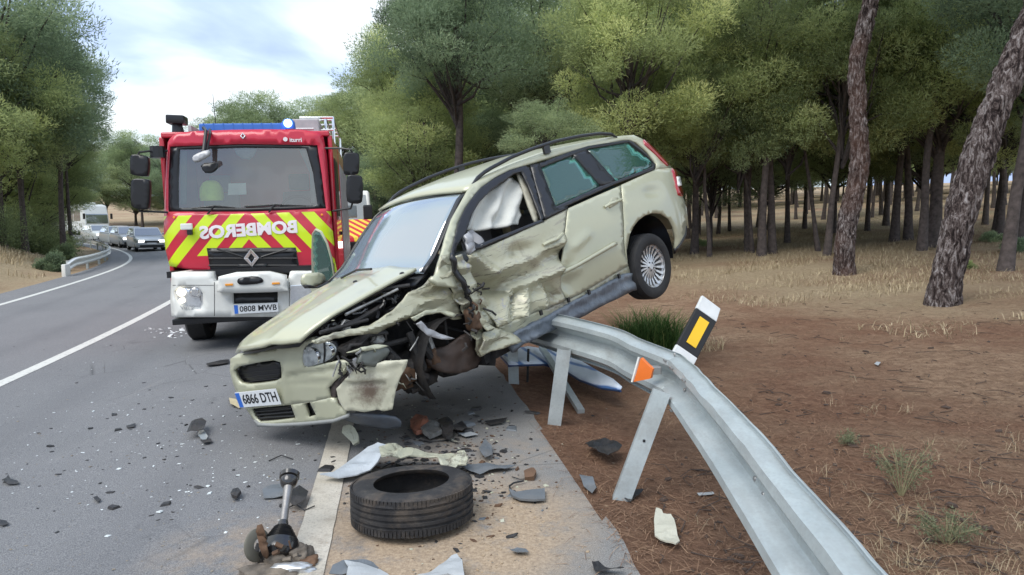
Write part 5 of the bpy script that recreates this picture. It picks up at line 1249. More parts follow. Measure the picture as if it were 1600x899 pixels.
# headlamp
hl_o = smooth_poly([(474,546),(480,538),(492,534),(506,531),(521,537),(527,547),(520,560),(500,569),(476,575),(472,562)], 1)
PF('headlamp_housing', [(470,545),(478,536),(492,532),(508,529),(524,535),(530,547),(522,563),(500,572),(474,578),(469,562)], BLK, -.02, 6, thick=.05)
m = Mt('headlamp_glass'); m.set(color=m.ramp(m.noise(14, 5, .6), [(.3, (.20,.22,.22)), (.6, (.50,.54,.55))]), rough=.08, metal=.5, coat=1).bump(m.noise(40, 3), .3, .01)
PF('headlamp', hl_o, m.m, .0, 5, thick=.01)
for px, py, r in ((489,557,.055),(513,549,.04)):
    v = FP(px, py, .004); MB().lathe([(0,-.03),(r*.5,-.02),(r,.0),(r*1.06,.0),(r*1.06,-.02)], 20, Matrix.Translation(v) @ Matrix.Rotation(D2R(90), 4, 'Y')).build('headlamp_reflector', M['chrome'], car, smooth=True)
MB().tube([FP(506,531,.006), FP(507,550,.01), FP(506,568,.006)], .005, 5).build('headlamp_divider', BLK, car)
# number plate, bent
pa, pb = FP(374.5,624,.012), FP(439,618,.012); ex = (pb-pa).normalized(); ez = (FP(406,610,.012)-FP(408,634,.012)); ez = (ez-ex*ez.dot(ex)).normalized(); ey = ez.cross(ex)
PM = Matrix.Translation((pa+pb)/2+Vector((.015,0,0))) @ Matrix((ex, ey, ez)).transposed().to_4x4()
pl = plate(car, PM, '6866 DTH', (pb-pa).length, .118, size=.10)
print('plate width', (pb-pa).length)
# -- engine bay and crushed wheel arch
DK = simple('engine_dark', (.020,.019,.019), .7, var=.6, scale=15, bump=.6, dirt=.6, dirtc=(.07,.055,.045)); RU = simple('rusty_metal', (.13,.075,.045), .75, .3, var=.45, scale=10, bump=.5, dirt=.5, dirtc=(.04,.03,.025)); ALU = simple('cast_alloy', (.30,.30,.29), .5, .7, var=.3, scale=18, bump=.4, dirt=.5, dirtc=(.08,.07,.06))
def deep(v0, amp=.05, fr=14): return lambda v, p: tuple(noise.noise_vector(Vector((p[0]/fr, p[1]/fr, v0)))*amp)
# dark bulkhead behind everything in the bay
panel('bay_shell', [(464,532),(500,510),(545,482),(600,452),(650,424),(690,440),(712,470),(745,500),(752,560),(735,575),(700,583),(668,582),(640,608),(615,612),(560,600),(530,575),(520,560),(500,540)], onp(1,.35), DK, car, 12, thick=.02, disp=deep(2, .12, 30))
panel('bay_shell', [(480,530),(650,424),(690,440),(640,500),(560,545),(500,548)], onp(2,.62), DK, car, 12, thick=.02, disp=deep(4, .10, 25))
# torn wing: long crumpled strip from the lamp back to the pillar
def crum(a, b_=.035, seed=0):
    def f(v, p):
        x, y = p; r = facet(x, y, 26, 15, seed); r2 = facet(x, y, 11, 8, seed+3)
        return (0, a*r+b_*r2, .4*a*noise.noise(Vector((x/15, y/15, seed+8))))
    return f
panel('crumpled_wing', [(487,533),(500,527),(520,522),(540,517),(558,513),(576,508),(592,500),(606,490),(622,478),(640,458),(660,446),(676,432),(690,432),(703,448),(715,470),(722,498),(708,500),(690,489),(672,487),(650,492),(630,501),(612,512),(592,522),(575,522),(550,525),(520,529),(498,538)], onp(1,.74), SCR, car, 4.0, thick=.015, disp=crum(.030, .005, 1), face=(0,1,0))
panel('crumpled_pillar_base', [(681,429),(690,398),(703,396),(712,410),(722,432),(738,446),(752,462),(760,484),(774,498),(778,513),(800,526),(770,540),(757,556),(748,548),(744,528),(738,508),(728,490),(716,470),(703,450),(690,442)], onp(1,.80), SCR, car, 3.6, thick=.015, disp=crum(.060, .008, 5), face=(0,1,0))
panel('crumpled_sill_end', [(748,548),(757,520),(775,513),(800,520),(812,531),(790,543),(768,548),(752,557)], onp(1,.84), SCR, car, 3.6, thick=.012, disp=crum(.04, .012, 9), face=(0,1,0))
panel('torn_hinge_plate', [(712,400),(722,398),(732,412),(745,440),(748,470),(757,500),(772,512),(760,518),(747,500),(737,470),(727,445),(716,425)], onp(1,.865), SCR, car, 3.4, thick=.01, disp=crum(.03, .008, 12), face=(0,1,0))
panel('arch_edge', [(640,497),(664,485),(690,482),(712,492),(708,497),(688,489),(664,492),(646,503)], onp(1,.82), PAINT, car, 4, thick=.012, disp=crum(.02, .01, 14))
panel('rubber_edge', [(704,396),(710,413),(720,436),(733,458),(730,462),(716,440),(707,420),(701,404)], onp(1,.87), TR, car, 4, thick=.03, disp=crum(.02, .01, 2))
panel('torn_mirror_base', [(722,372),(730,366),(738,378),(744,392),(736,400),(728,392)], SPo(.05), M['grey'], car, 4, thick=.02, disp=crum(.03, .02, 4))
# wheel housing: ribbed dark bowl with rusty brake dust
b = MB(); wc = unp(700, 545, 1, .62, CM); V = []; F = []
for i in range(14):
    for j in range(22):
        a_ = math.pi*(-.15+1.3*j/21); rr_ = .34+.02*noise.noise(Vector((i*.4, j*.4, 0))); yy = .80-.035*i; k_ = 1-(i/13)**3*.75
        V.append(Vector((wc.x+.05+math.cos(a_)*rr_*k_, yy, wc.z-.08+math.sin(a_)*rr_*k_)))
for i in range(13):
    for j in range(21): F.append((i*22+j, i*22+j+1, (i+1)*22+j+1, (i+1)*22+j))
b.add(V, F); b.build('wheel_housing', DK, car, smooth=True)
panel('splash_liner', smooth_poly([(662,560),(672,545),(690,540),(712,520),(735,520),(748,545),(750,558),(735,574),(708,583),(684,583),(668,574)], 1), onp(1,.66), simple('brown_liner', (.050,.032,.024), .6, var=.5, scale=5, bump=.3, dirt=.6, dirtc=(.03,.028,.028)), car, 5, thick=.02, disp=lambda v, p: (0, .10*math.sin((p[0]-660)/95*3.1)+.02*noise.noise(Vector((p[0]/14, p[1]/14, 0))), 0), face=(0,1,0))
panel('bent_strip', [(648,506),(656,502),(668,513),(688,522),(712,529),(690,531),(666,524)], onp(1,.84), M['grey'], car, 4, thick=.006, disp=crum(.02, .01, 3))
# suspension leftovers and hanging clutter
rc = random.Random(5)
for (pts_, r, mt) in (([(665,515),(672,535),(680,556),(690,568)],.022,ALU),([(660,540),(672,556),(692,570)],.03,DK),([(640,520),(650,548),(662,575)],.028,DK),([(610,560),(640,580),(668,590)],.03,DK),([(600,540),(625,565),(640,600)],.022,DK),([(560,535),(600,540),(640,530)],.02,DK),([(695,500),(698,530),(705,560)],.012,DK),([(622,592),(632,606),(645,600)],.018,RU),([(655,506),(700,512),(735,522)],.012,DK),([(560,470),(600,452),(640,446)],.014,DK),([(540,492),(585,470),(622,452)],.010,ALU),([(520,516),(560,500),(600,476)],.016,DK),([(500,520),(530,512),(575,500)],.012,DK)):
    MB().tube([unp(a, b_, 1, .60+.1*rc.random(), CM) for a, b_ in pts_], r, 8).build('broken_rod', mt, car, smooth=True)
def lump(name, px, py, yl, sz, mt, seed, parent=car, frm=CM):
    bm = bmesh.new(); bmesh.ops.create_icosphere(bm, subdivisions=3, radius=1); c_ = unp(px, py, 1, yl, frm); vs = []
    for v in bm.verts:
        n_ = noise.noise(v.co*1.7+Vector((seed, 0, 0)))*.45+noise.noise(v.co*4.5+Vector((seed, 3, 0)))*.22; q_ = Vector([math.copysign(abs(t_)**.7, t_) for t_ in v.co])
        vs.append(c_+Vector((q_.x*sz[0], q_.y*sz[1], q_.z*sz[2]))*(1+n_))
    F = [[v.index for v in f.verts] for f in bm.faces]; bm.free(); return mesh(name, vs, F, mt, parent, True)
for i, (nm, px, py, yl, sz, mt) in enumerate((('gearbox_casing',640,572,.55,(.13,.10,.10),DK),('crushed_casing',625,590,.62,(.10,.07,.07),RU),('engine_mount',655,548,.58,(.07,.06,.09),DK),('reservoir',515,512,.50,(.05,.05,.03),ALU),('reservoir',540,510,.50,(.03,.03,.04),M['white']),('engine_block',575,492,.30,(.20,.12,.07),DK),('battery_tray',560,540,.60,(.10,.06,.05),DK),('crushed_casing',588,530,.66,(.05,.04,.04),ALU),('crushed_casing',545,545,.64,(.06,.05,.04),DK),('hub_carrier',676,560,.66,(.05,.05,.07),RU),('strut_top',612,490,.55,(.06,.05,.04),DK),('torn_bracket',640,470,.62,(.05,.04,.03),simple('beige_plastic', (.38,.27,.20), .7)),('crushed_casing',735,470,.80,(.04,.05,.09),DK),('crushed_casing',738,500,.82,(.05,.05,.08),RU),('crushed_casing',668,592,.55,(.08,.06,.05),DK),('crushed_casing',648,604,.6,(.07,.05,.035),DK))):
    lump(nm, px, py, yl, sz, mt, i*1.7)
for k in range(50):                                            # torn brackets, clips and wires
    px, py = rc.uniform(525, 655), rc.uniform(500, 600)
    if py < 560-(px-525)*.55: py = 545+rc.random()*40
    a = unp(px, py, 1, rc.uniform(.6, .78), CM); b_ = a+Vector((rc.uniform(-.10, .10), rc.uniform(-.05, .05), rc.uniform(-.08, .08)))
    if k % 3: MB().tube([a, a.lerp(b_, .5)+Vector((0, .02, rc.uniform(-.04, .04))), b_], rc.uniform(.003, .009), 5).build('torn_wire', rc.choice([DK, DK, DK, ALU]), car)
    else: panel('torn_shred', [(px, py),(px+rc.uniform(6, 16), py+rc.uniform(-5, 5)),(px+rc.uniform(2, 12), py+rc.uniform(5, 12))], onp(1, a.y), rc.choice([DK, PAINT, ALU, DK]), car, 4, thick=.004, disp=deep(k, .05, 8))
for k in range(16):
    px = rc.uniform(722, 762); py = 440+rc.random()*100; a = unp(px, py, 1, .86, CM); b_ = a+Vector((rc.uniform(-.07, .07), rc.uniform(-.03, .05), rc.uniform(-.08, .08)))
    MB().tube([a, a.lerp(b_, .5)+Vector((0, .03, 0)), b_], rc.uniform(.004, .012), 5).build('torn_wire', rc.choice([DK, DK, RU]), car)
panel('washer_bottle', smooth_poly([(566,548),(590,541),(604,545),(598,556),(585,572),(566,572),(552,566)], 1), onp(1,.74), simple('clear_plastic', (.13,.14,.125), .4), car, 5, thick=.03, disp=crum(.02, .01, 7))
panel('torn_flange', [(543,551),(565,543),(590,538),(606,541),(590,547),(566,549)], onp(1,.78), PAINT, car, 4, thick=.008, disp=crum(.02, .01, 8))
# undertray touching the road
panel('undertray', smooth_poly([(520,650),(560,648),(612,655),(614,668),(604,682),(575,686),(545,676)], 1), FPo(-.10), simple('grey_blue_tray', (.12,.14,.17), .5, var=.2, dirt=.4), car, 7, thick=.02, disp=lambda v, p: (-.004*(p[1]-650), 0, 0), face=(1,0,0))
for o_ in [c_ for c_ in car.children if c_.data and len(c_.data.materials) and c_.data.materials[0] == SCR]: auto_smooth(o_, 16)
# -- sill rail
m = Mt('sill_metal'); f = m.ramp(m.noise(5, 7, .65), [(.3, (.11,.13,.16)), (.6, (.19,.215,.245)), (.75, (.27,.28,.29))]); m.set(color=f, rough=.5, metal=.3).bump(m.noise(8, 6, .6, scale3=(3,1,1)), .6, .02)
P('sill_strip', [(986,428),(982,416),(967,424),(905,460),(885,469),(842,487),(810,499),(778,512),(795,526),(845,502),(907,467),(975,430)], SCR, -.02, 5, thick=.02, disp=crum(.01, .008, 2))
def sd_(v, p): return (0, .03*(1 if (p[1]-(470+(907-p[0])*.52)) > 14 else 0)+.012*noise.noise(Vector((p[0]/18, p[1]/12, 1))), 0)
P('sill_member', [(976,430),(990,427),(999,433),(1004,446),(998,453),(985,455),(970,463),(940,477),(909,494),(880,508),(850,521),(825,534),(800,541),(795,527),(820,514),(845,501),(875,484),(907,466),(940,449)], m.m, .005, 5, thick=.06, disp=sd_)
b = MB(); b.box((-.0,-.78,.10),(2.1,.74,.20)); b.build('floor_pan', DK, car)
b = MB(); b.box((-.95,-.70,.22),(0,.42,.34)); b.box((-.9,-.6,.12),(-.5,.0,.28), bev=.04); b.build('rear_floor', DK, car)
b = MB(); b.tube([(-.15,-.7,.22),(-.2,0,.2),(-.15,.7,.22)], .03, 8); b.build('rear_axle', DK, car)
for (x_, y_) in ((920,455),(967,430),(888,467),(845,487)):
    v = SP(x_, y_, .004); MB().box((v.x-.012, v.y-.01, v.z-.03),(v.x+.012, v.y+.008, v.z+.01)).build('sill_clip', BLK, car)
# -- rear wheel
WCL = Vector((-.135, .765, .205)); Wm = Matrix.Translation(WCL) @ Matrix.Rotation(D2R(-90), 4, 'X') @ Matrix.Rotation(D2R(12), 4, 'Z')
ty = MB().lathe([(.205,-.09),(.225,-.10),(.27,-.108),(.303,-.095),(.316,-.07),(.317,-.035),(.310,-.033),(.310,-.027),(.318,-.025),(.318,.025),(.310,.027),(.310,.033),(.317,.035),(.316,.07),(.303,.095),(.27,.108),(.225,.10),(.205,.09)], 56)
# wheel's local z points to the car's left after the rotation: outside = +z of the lathe turned
Wm = Matrix.Translation(WCL) @ Matrix.Rotation(D2R(-90), 4, 'X')
tyre_o = ty.build('wheel', M['rubber'], car, smooth=True, M=Wm)
M['alloy'] = simple('alloy_silver', (.62,.63,.64), .35, .6, bump=.05, var=.08, scale=12, dirt=.3)
rb = MB().lathe([(.207,.085),(.214,.09),(.219,.086),(.214,.07),(.195,.06),(.19,-.08),(.207,-.088)], 56); rb.build('rim', M['alloy'], tyre_o, smooth=True)
MB().lathe([(0,.01),(.19,.0),(.19,-.02),(0,-.02)], 40).build('brake_disc', DK, tyre_o, smooth=True)
MB().lathe([(0,.072),(.028,.072),(.034,.066),(.055,.062),(.06,.04),(.06,.01)], 30).build('hub_cap', M['alloy'], tyre_o, smooth=True)
for k in range(20):
    a_ = k*math.pi/10; c_, s_ = math.cos(a_), math.sin(a_); w1, w2 = .0085, .012
    b = MB(); V = []
    for r_, z_, ww in ((.045,.062,w1),(.12,.050,w1),(.175,.060,w2),(.200,.078,w2*1.2)):
        for sg_ in (-1, 1):
            V += [Vector((r_*c_-sg_*ww*s_, r_*s_+sg_*ww*c_, z_)), Vector((r_*c_-sg_*ww*.8*s_, r_*s_+sg_*ww*.8*c_, z_-.02))]
    F = []
    for i in range(3):
        q_ = i*4; F += [(q_, q_+4, q_+6, q_+2), (q_, q_+1, q_+5, q_+4), (q_+2, q_+6, q_+7, q_+3)]
    b.add(V, F); b.build('spoke', M['alloy'], tyre_o)
for k in range(5):
    a_ = k*math.pi*2/5; MB().lathe([(0,.070),(.007,.070),(.009,.058)], 8, Matrix.Translation((.042*math.cos(a_), .042*math.sin(a_), 0))).build('wheel_bolt', BLK, tyre_o)
# wheel well liner
V = []; F = []
for i in range(8):
    for j in range(20):
        a_ = math.pi*(-.12+1.24*j/19); V.append(Vector((-.24+math.cos(a_)*.37, .80-.06*i, .30+math.sin(a_)*.38)))
for i in range(7):
    for j in range(19): F.append((i*20+j, i*20+j+1, (i+1)*20+j+1, (i+1)*20+j))
V += [Vector((-.24+math.cos(math.pi*(-.12+1.24*j/19))*.37, .40, .30+math.sin(math.pi*(-.12+1.24*j/19))*.38)) for j in range(20)]; n0 = 160; F.append(tuple(range(n0, n0+20)))
MB().add(V, F).build('wheel_arch_liner', BLK, car, smooth=True)
MB().tube([unp(1000,440,1,.70,CM), unp(992,452,1,.72,CM), unp(985,448,1,.74,CM)], .03, 8).build('torn_bracket', M['steel'], car)
# -- far side and rear of the car
def FS(name, pts_, mt, off=0, **k): return panel(name, pts_, lambda a, b_: Vector((a, -ys(a, b_)-off, b_)), mt, car, .09, face=(0,-1,0), **k)
archR = [(-.36+.36*math.cos(t_)+.36, .30+.37*math.sin(t_)) for t_ in np.linspace(0, math.pi, 12)]
archF = [(2.64+.36*math.cos(t_), .30+.37*math.sin(t_)) for t_ in np.linspace(0, math.pi, 12)]
FS('rear_quarter_panel', [(-1.05,.30),(-.98,1.0),(-.5,1.02),(-.05,1.0),(.28,.98)]+[(.36,.3)]+archR, PAINT, thick=.02)
FS('rear_door', [(.29,.98),(.98,.95),(1.0,.22),(.40,.22),(.37,.35)], PAINT, thick=.02)
panel('front_wing', [(2.12,.90),(2.75,.80),(3.10,.74),(3.25,.66),(3.2,.3)]+archF+[(2.2,.24),(2.12,.3)], lambda a, b_: Vector((a, -.70+.10*max(0, a-2.6)**2, b_)), PAINT, car, .09, face=(0,-1,0), thick=.02)
FS('rear_side_window', [(-.85,1.05),(-.55,1.36),(.20,1.39),(.2,1.04)], M['glass'], thick=.006)
FS('rear_side_window', [(.26,1.04),(.26,1.39),(.92,1.39),(.98,1.02)], M['glass'], thick=.006)
FS('rear_pillar', [(-1.0,1.02),(-.62,1.40),(-.56,1.36),(-.87,1.03)], PAINT, .004, thick=.03)
FS('cant_rail', [(-.65,1.42),(.9,1.45),(1.62,1.36),(1.55,1.33),(.9,1.39),(-.6,1.37)], PAINT, .0, thick=.03)
FS('centre_pillar', [(.93,.98),(.90,1.39),(1.02,1.39),(1.08,.98)], TR, .003, thick=.02)
Wr = Matrix.Translation((-.02, -.775, .24)) @ Matrix.Rotation(D2R(90), 4, 'X'); o2 = ty.build('wheel', M['rubber'], car, smooth=True, M=Wr); rb.build('rim', M['alloy'], o2, smooth=True); MB().lathe([(0,.06),(.19,.05),(.19,.03),(0,.03)], 30).build('brake_disc', M['steel'], o2)
Wr = Matrix.Translation((2.64, -.60, .30)) @ Matrix.Rotation(D2R(90), 4, 'X'); o2 = ty.build('wheel', M['rubber'], car, smooth=True, M=Wr); rb.build('rim', M['alloy'], o2, smooth=True); MB().lathe([(0,.06),(.19,.05),(.19,.03),(0,.03)], 30).build('brake_disc', M['steel'], o2)
rp = [(-1.10,.35),(-1.14,.55),(-1.08,.75),(-1.02,1.0),(-.85,1.22),(-.66,1.44)]
A = [Vector((x_, ys(x_, z_)*.99, z_)) for x_, z_ in rp]; B_ = [Vector((x_, -ys(x_, z_)*.99, z_)) for x_, z_ in rp]
loft('tailgate', A, B_, 10, PAINT, car, crown=lambda t, u: (-.09*math.sin(math.pi*t), 0, 0), thick=.02, face=(-1,0,0))
A = [Vector((x_-.004, y_, z_)) for x_, y_, z_ in ((-.98,.55,1.06),(-.84,.53,1.25),(-.72,.5,1.38))]; loft('rear_window', A, [Vector((p.x, -p.y, p.z)) for p in A], 8, TR, car, crown=lambda t, u: (-.10*math.sin(math.pi*t), 0, 0), thick=.01, face=(-1,0,0))
# right mirror, open right door
mc = unp(490, 437, 1, -.93, CM)
panel('right_mirror', smooth_poly([(470,430),(480,427),(497,426),(508,431),(508,438),(500,444),(484,449),(473,447),(469,440)], 1), onp(1,-.95), PAINT, car, 5, thick=.12, face=(0,1,0), disp=lambda v, p: (0, .04*(1-((p[0]-489)/21)**2), 0))
panel('mirror_shell_base', [(472,446),(485,450),(500,444),(508,438),(507,443),(490,451),(476,451)], onp(1,-.945), TR, car, 4, thick=.12)
panel('open_door_window', smooth_poly([(489,362),(496,360),(505,368),(514,388),(520,415),(521,440),(505,446),(490,437),(488,400)], 1), onp(0,1.9), M['glass'], car, 7, thick=.006)
MB().tube([unp(a, b_, 0, 1.9, CM) for a, b_ in ((489,440),(488,400),(489,366),(494,359),(502,363),(511,380),(518,405),(522,430),(521,444))], .012, 6, False).build('open_door_frame', PAINT, car, smooth=True)
v0_, v1_ = unp(489,445,0,1.9,CM), unp(522,445,0,1.9,CM)
b = MB(); b.prism([(v0_.y,v0_.z),(v1_.y,v1_.z),(v1_.y+.0,.25),(v0_.y+.02,.28)], 1.86, 1.95, ax=0); b.build('open_door', PAINT, car, bevel=.02)
# -- cabin interior
b = MB(); b.box((1.75,-.62,.70),(2.1,.62,.93), bev=.05); b.build('dashboard', M['dim'], car)
CL = simple('seat_cloth', (.10,.10,.11), .9)
for sg_ in (1, -1):
    b = MB(); b.box((.85,sg_*.36-.24,.35),(1.35,sg_*.36+.24,.50), bev=.05); b.box((.72,sg_*.36-.24,.45),(.90,sg_*.36+.24,1.02), bev=.06); b.box((.74,sg_*.36-.12,1.05),(.84,sg_*.36+.12,1.22), bev=.04); b.build('seat', CL, car, smooth=True)
b = MB(); b.box((-.15,-.6,.4),(.35,.6,.52), bev=.05); b.box((-.25,-.6,.5),(-.08,.6,1.02), bev=.05); b.build('rear_seat', CL, car, smooth=True)
lump('front_airbag', 700, 360, -.1, (.14,.22,.13), BAG, 3)
MB().box((.1,-.72,.95),(.12,-.70,1.0)).build('seat_belt', TR, car)
# ------------------------------------------------------------------ guardrails
m = Mt('galvanised_steel'); P_ = m.co(); f = m.ramp(m.noise(2.5, 6, .6), [(.3, (.40,.45,.46)), (.6, (.53,.58,.58)), (.8, (.60,.64,.64))])
f = m.mix(m.ramp(m.voro(60), [(0, .30), (.6, 0)]), f, (.33,.36,.37)); f = m.mix(m.ramp(m.noise(4, 9, .75, scale3=(1, .25, 1)), [(.5, 0), (.62, .45)]), f, (.36,.37,.36)); f = m.mix(m.ramp(m.noise(1.7, 8, .72, scale3=(1,.35,2)), [(.53, 0), (.66, .38)]), f, (.26,.25,.23))
f = m.mix(m.ramp(m.noise(6, 9, .8), [(.66, 0), (.72, .6)]), f, (.22,.14,.09))
m.set(color=f, rough=m.ramp(m.noise(6, 4), [(.3, .36), (.7, .55)]), metal=.45, spec=.5).bump(m.noise(14, 6, .7), .15, .01); GAL = m.m
WP = [(-.156,.020),(-.152,.004),(-.140,.010),(-.124,.060),(-.108,.081),(-.075,.083),(-.060,.070),(-.030,.012),(-.018,.002),(.018,.002),(.030,.012),(.060,.070),(.075,.083),(.108,.081),(.124,.060),(.140,.010),(.152,.004),(.156,.020)]
def beam(name, path, parent, n=60, dmg=None, mat=None, thick=.004, flip=1):
    "path rows: x, y, z of the beam's middle, tilt in degrees; the corrugated face looks to the road"
    K = len(path); V = []; F = []; Pp = []
    for i in range(n+1):
        f_ = i/n*(K-1); j = min(int(f_), K-2); t_ = f_-j; p0, p1, p2, p3 = [path[max(0, min(K-1, q_))] for q_ in (j-1, j, j+1, j+2)]
        Pp.append([.5*((2*b)+(c_-a)*t_+(2*a-5*b+4*c_-d)*t_*t_+(3*b-a-3*c_+d)*t_**3) for a, b, c_, d in zip(p0, p1, p2, p3)])
    for i, q_ in enumerate(Pp):
        a, b = Vector(Pp[max(0, i-1)][:3]), Vector(Pp[min(n, i+1)][:3]); T_ = (b-a).normalized(); rn = Vector((-T_.y, T_.x, 0)).normalized()*flip
        up = T_.cross(-rn*flip).normalized(); up = up if up.z > 0 else -up; ti = D2R(q_[3]); h_ = up*math.cos(ti)+rn*math.sin(ti); o_ = rn*math.cos(ti)-up*math.sin(ti)
        for k, (hh, nn) in enumerate(WP):
            p = Vector(q_[:3])+h_*hh+o_*nn
            if dmg: p = p+dmg(p, i/n, k, h_, o_)
            V.append(p)
    m_ = len(WP)
    for i in range(n):
        for k in range(m_-1): F.append((i*m_+k, i*m_+k+1, (i+1)*m_+k+1, (i+1)*m_+k))
    o = mesh(name, V, F, mat or GAL, parent, True); auto_smooth(o, 24); md = o.modifiers.new('t', 'SOLIDIFY'); md.thickness = thick; md.offset = -1; return o
gr = thing('guardrail', 'grey steel guardrail bent outwards under the wrecked car, running to the lower right', 'guardrail')
def dm(p, t, k, h_, o_):
    q_ = noise.noise(p*1.6)*.008+noise.noise(p*9)*.0015
    e_ = Vector()
    if k >= 13 and t < .55: e_ += (h_*noise.noise(p*5)*.008 + o_*noise.noise(p*7+Vector((3,0,0)))*.007)*min(1, (.55-t)*4)
    c_ = math.exp(-((t-.62)/.035)**2)*.03
    return o_*(q_-c_)+e_
NEAR = [(.74,.2,.60,-13),(.812,1.0,.60,-13),(.885,1.9,.602,-14),(.955,2.8,.604,-15),(1.003,3.7,.605,-14),(1.015,4.12,.605,-13),(1.018,4.26,.605,-12),(.995,4.34,.607,-11),(.86,4.72,.622,-8),(.71,5.1,.645,-8),(.42,5.65,.655,-2),(.20,6.15,.64,6),(-.02,6.8,.60,14),(-.35,7.8,.50,24),(-.75,9.2,.42,30)]
beam('rail_beam', NEAR, gr, 120, dm)
def road_post(px, py, lean, h, w_=.10, d_=.055, name='post', rot=10, parent=gr, deep_=.1):
    p = on_ground(px, py); A = MB(); Mx = Matrix.Translation(p) @ Matrix.Rotation(D2R(rot), 4, 'Z') @ Matrix.Rotation(D2R(lean[0]), 4, 'Y') @ Matrix.Rotation(D2R(lean[1]), 4, 'X')
    t_ = .005; pr = [(-w_/2,-d_/2),(w_/2,-d_/2),(w_/2,d_/2),(w_/2-t_*3,d_/2),(w_/2-t_*3,d_/2-t_),(w_/2-t_,d_/2-t_),(w_/2-t_,-d_/2+t_),(-w_/2+t_,-d_/2+t_),(-w_/2+t_,d_/2-t_),(-w_/2+t_*3,d_/2-t_),(-w_/2+t_*3,d_/2),(-w_/2,d_/2)]
    A.prism(pr, -deep_, h, ax=2, M=Mx); o = A.build(name, GAL, parent); return Mx, o
m1, _ = road_post(971, 781, (20, -10), .66, .10, .06, rot=-8)
for z_ in (.36,): MB().lathe([(0,.006),(.008,.005),(.009,0)], 8, m1 @ Matrix.Translation((.0,-.031,z_)) @ Matrix.Rotation(D2R(90), 4, 'X')).build('bolt_hole', BLK, gr)
road_post(866, 664, (7, 0), .60, .105, .055, rot=-5)
road_post(803, 600, (-2, 0), .40, .10, .05, rot=0)
for dy in (9.3, 11.3, 13.3):
    x, y = road_xy(dy-3, UR-.25); A = MB(); A.box((x-.05, y-.03, gz(x, y)-.1),(x+.05, y+.03, gz(x, y)+.5)); A.build('post', GAL, gr)
# fallen struts beside the second post
s1 = MB(); a, b_ = on_ground(846, 578)+Vector((0,0,.25)), on_ground(908, 648)+Vector((0,0,.02)); s1.box((-.03,-.02,0),(.03,.02,(a-b_).length), Matrix.Translation(b_) @ (a-b_).to_track_quat('Z', 'Y').to_matrix().to_4x4()); o = s1.build('steel_strut', GAL, None, recenter=True); tag(o, 'broken steel strut leaning behind the second guardrail post from the corner', 'strut')
s1 = MB(); a = on_ground(824, 598); s1.tube([a, a+Vector((.01,.02,.33))], .012, 8); o = s1.build('reinforcing_bar', DK, None, recenter=True); tag(o, 'thin dark upright bar between the guardrail posts under the car', 'bar')
# splice bolts
def beam_pt(px, py, off):                       # point on the beam's middle plane at x = .97
    v = Vector(); d = ray(px, py); t = (.93-CAM0.x)/d.x; return CAM0+d*t
for (px, py, yy, zz_, xo) in ((1079,573,4.3,.755,.03),(1042,617,4.02,.60,-.02),(1183,773,2.62,.60,-.0),(1196,787,2.50,.585,-.0)):
    xb = np.interp(yy, [p[1] for p in NEAR[:6]], [p[0] for p in NEAR[:6]]); MB().lathe([(0,.007),(.010,.006),(.013,0)], 10, Matrix.Translation((xb-.006-(0.0), yy, zz_)) @ Matrix.Rotation(D2R(-90), 4, 'Y')).build('bolt', M['steel'], gr, smooth=True)
for (yy, dz_, dx_) in ((4.42,.10,-.05),(4.30,.115,-.055),(4.12,.105,-.055),(4.05,-.09,-.075),(3.92,-.10,-.07),(4.50,-.085,-.07),(3.78,.11,-.055)):
    xb = np.interp(yy, [p[1] for p in NEAR[:6]], [p[0] for p in NEAR[:6]]); MB().box((-.010,-.022,-.004),(.004,.022,.004), Matrix.Translation((xb+dx_-.030+(.02 if dz_ > 0 else 0), yy, .605+dz_)), bev=.002).build('slot', M['steel'], gr)
# orange reflector in the valley at the bend
q0 = [CAM0+ray(a, b_)*(4.28/ray(a, b_).y) for a, b_ in ((990,597),(1001,560),(1013,572),(1020,577),(1016,592))]
V = [p for p in q0]+[p+Vector((.02,.03,0)) for p in q0]; n_ = 5
ro = mesh('reflector', V, [tuple(range(5)), tuple(range(9,4,-1))]+[(i, (i+1) % 5, (i+1) % 5+5, i+5) for i in range(5)], M['orange'], None, False, recenter=True); tag(ro, 'orange reflector fixed in the guardrail at its bend', 'reflector')
qb = MB(); qb.tube([q0[0]+Vector((-.008,.012,-.004)), q0[1]+Vector((-.008,.012,.004))], .008, 6); o = qb.build('reflector_edge', M['white'], None); o.parent = ro; o.matrix_parent_inverse = ro.matrix_world.inverted() if False else Matrix.Translation(-ro.location)
o = MB().box((q0[3].x-.02, q0[3].y+.02, q0[3].z-.04),(q0[3].x+.06, q0[3].y+.07, q0[3].z+.01), bev=.006).build('bracket', M['steel'], None); o.parent = ro; o.matrix_parent_inverse = Matrix.Translation(-ro.location)
# striped marker post
mk = thing('marker_post', 'leaning black and white roadside marker post with yellow reflector behind the guardrail', 'marker post', I4)
pb_ = CAM0+ray(1063, 570)*(4.75/ray(1063, 570).y); pt_ = CAM0+ray(1118, 466)*(4.95/ray(1118, 466).y); ax2 = (pt_-pb_); Lm = ax2.length; ez = ax2.normalized(); ey = Vector((.10,-1,.05)); ey = (ey-ez*ey.dot(ez)).normalized(); ex = ey.cross(ez)
KM = Matrix.Translation(pb_) @ Matrix((ex, ey, ez)).transposed().to_4x4(); mk.matrix_world = KM
ww = .088
def slab(name, z0, z1, mt, y0=0.0, w0=ww, y1=-.03): MB().prism([(-w0, z0),(w0, z0),(w0, z1),(-w0, z1)], y1, y0, ax=1).build(name, mt, mk, bevel=.004)
MKW = simple('marker_white', (.70,.72,.72), .4, bump=.02, dirt=.25)
slab('post_body', -.22, .11, MKW); slab('black_band', .11, .415, M['black'], .001); 
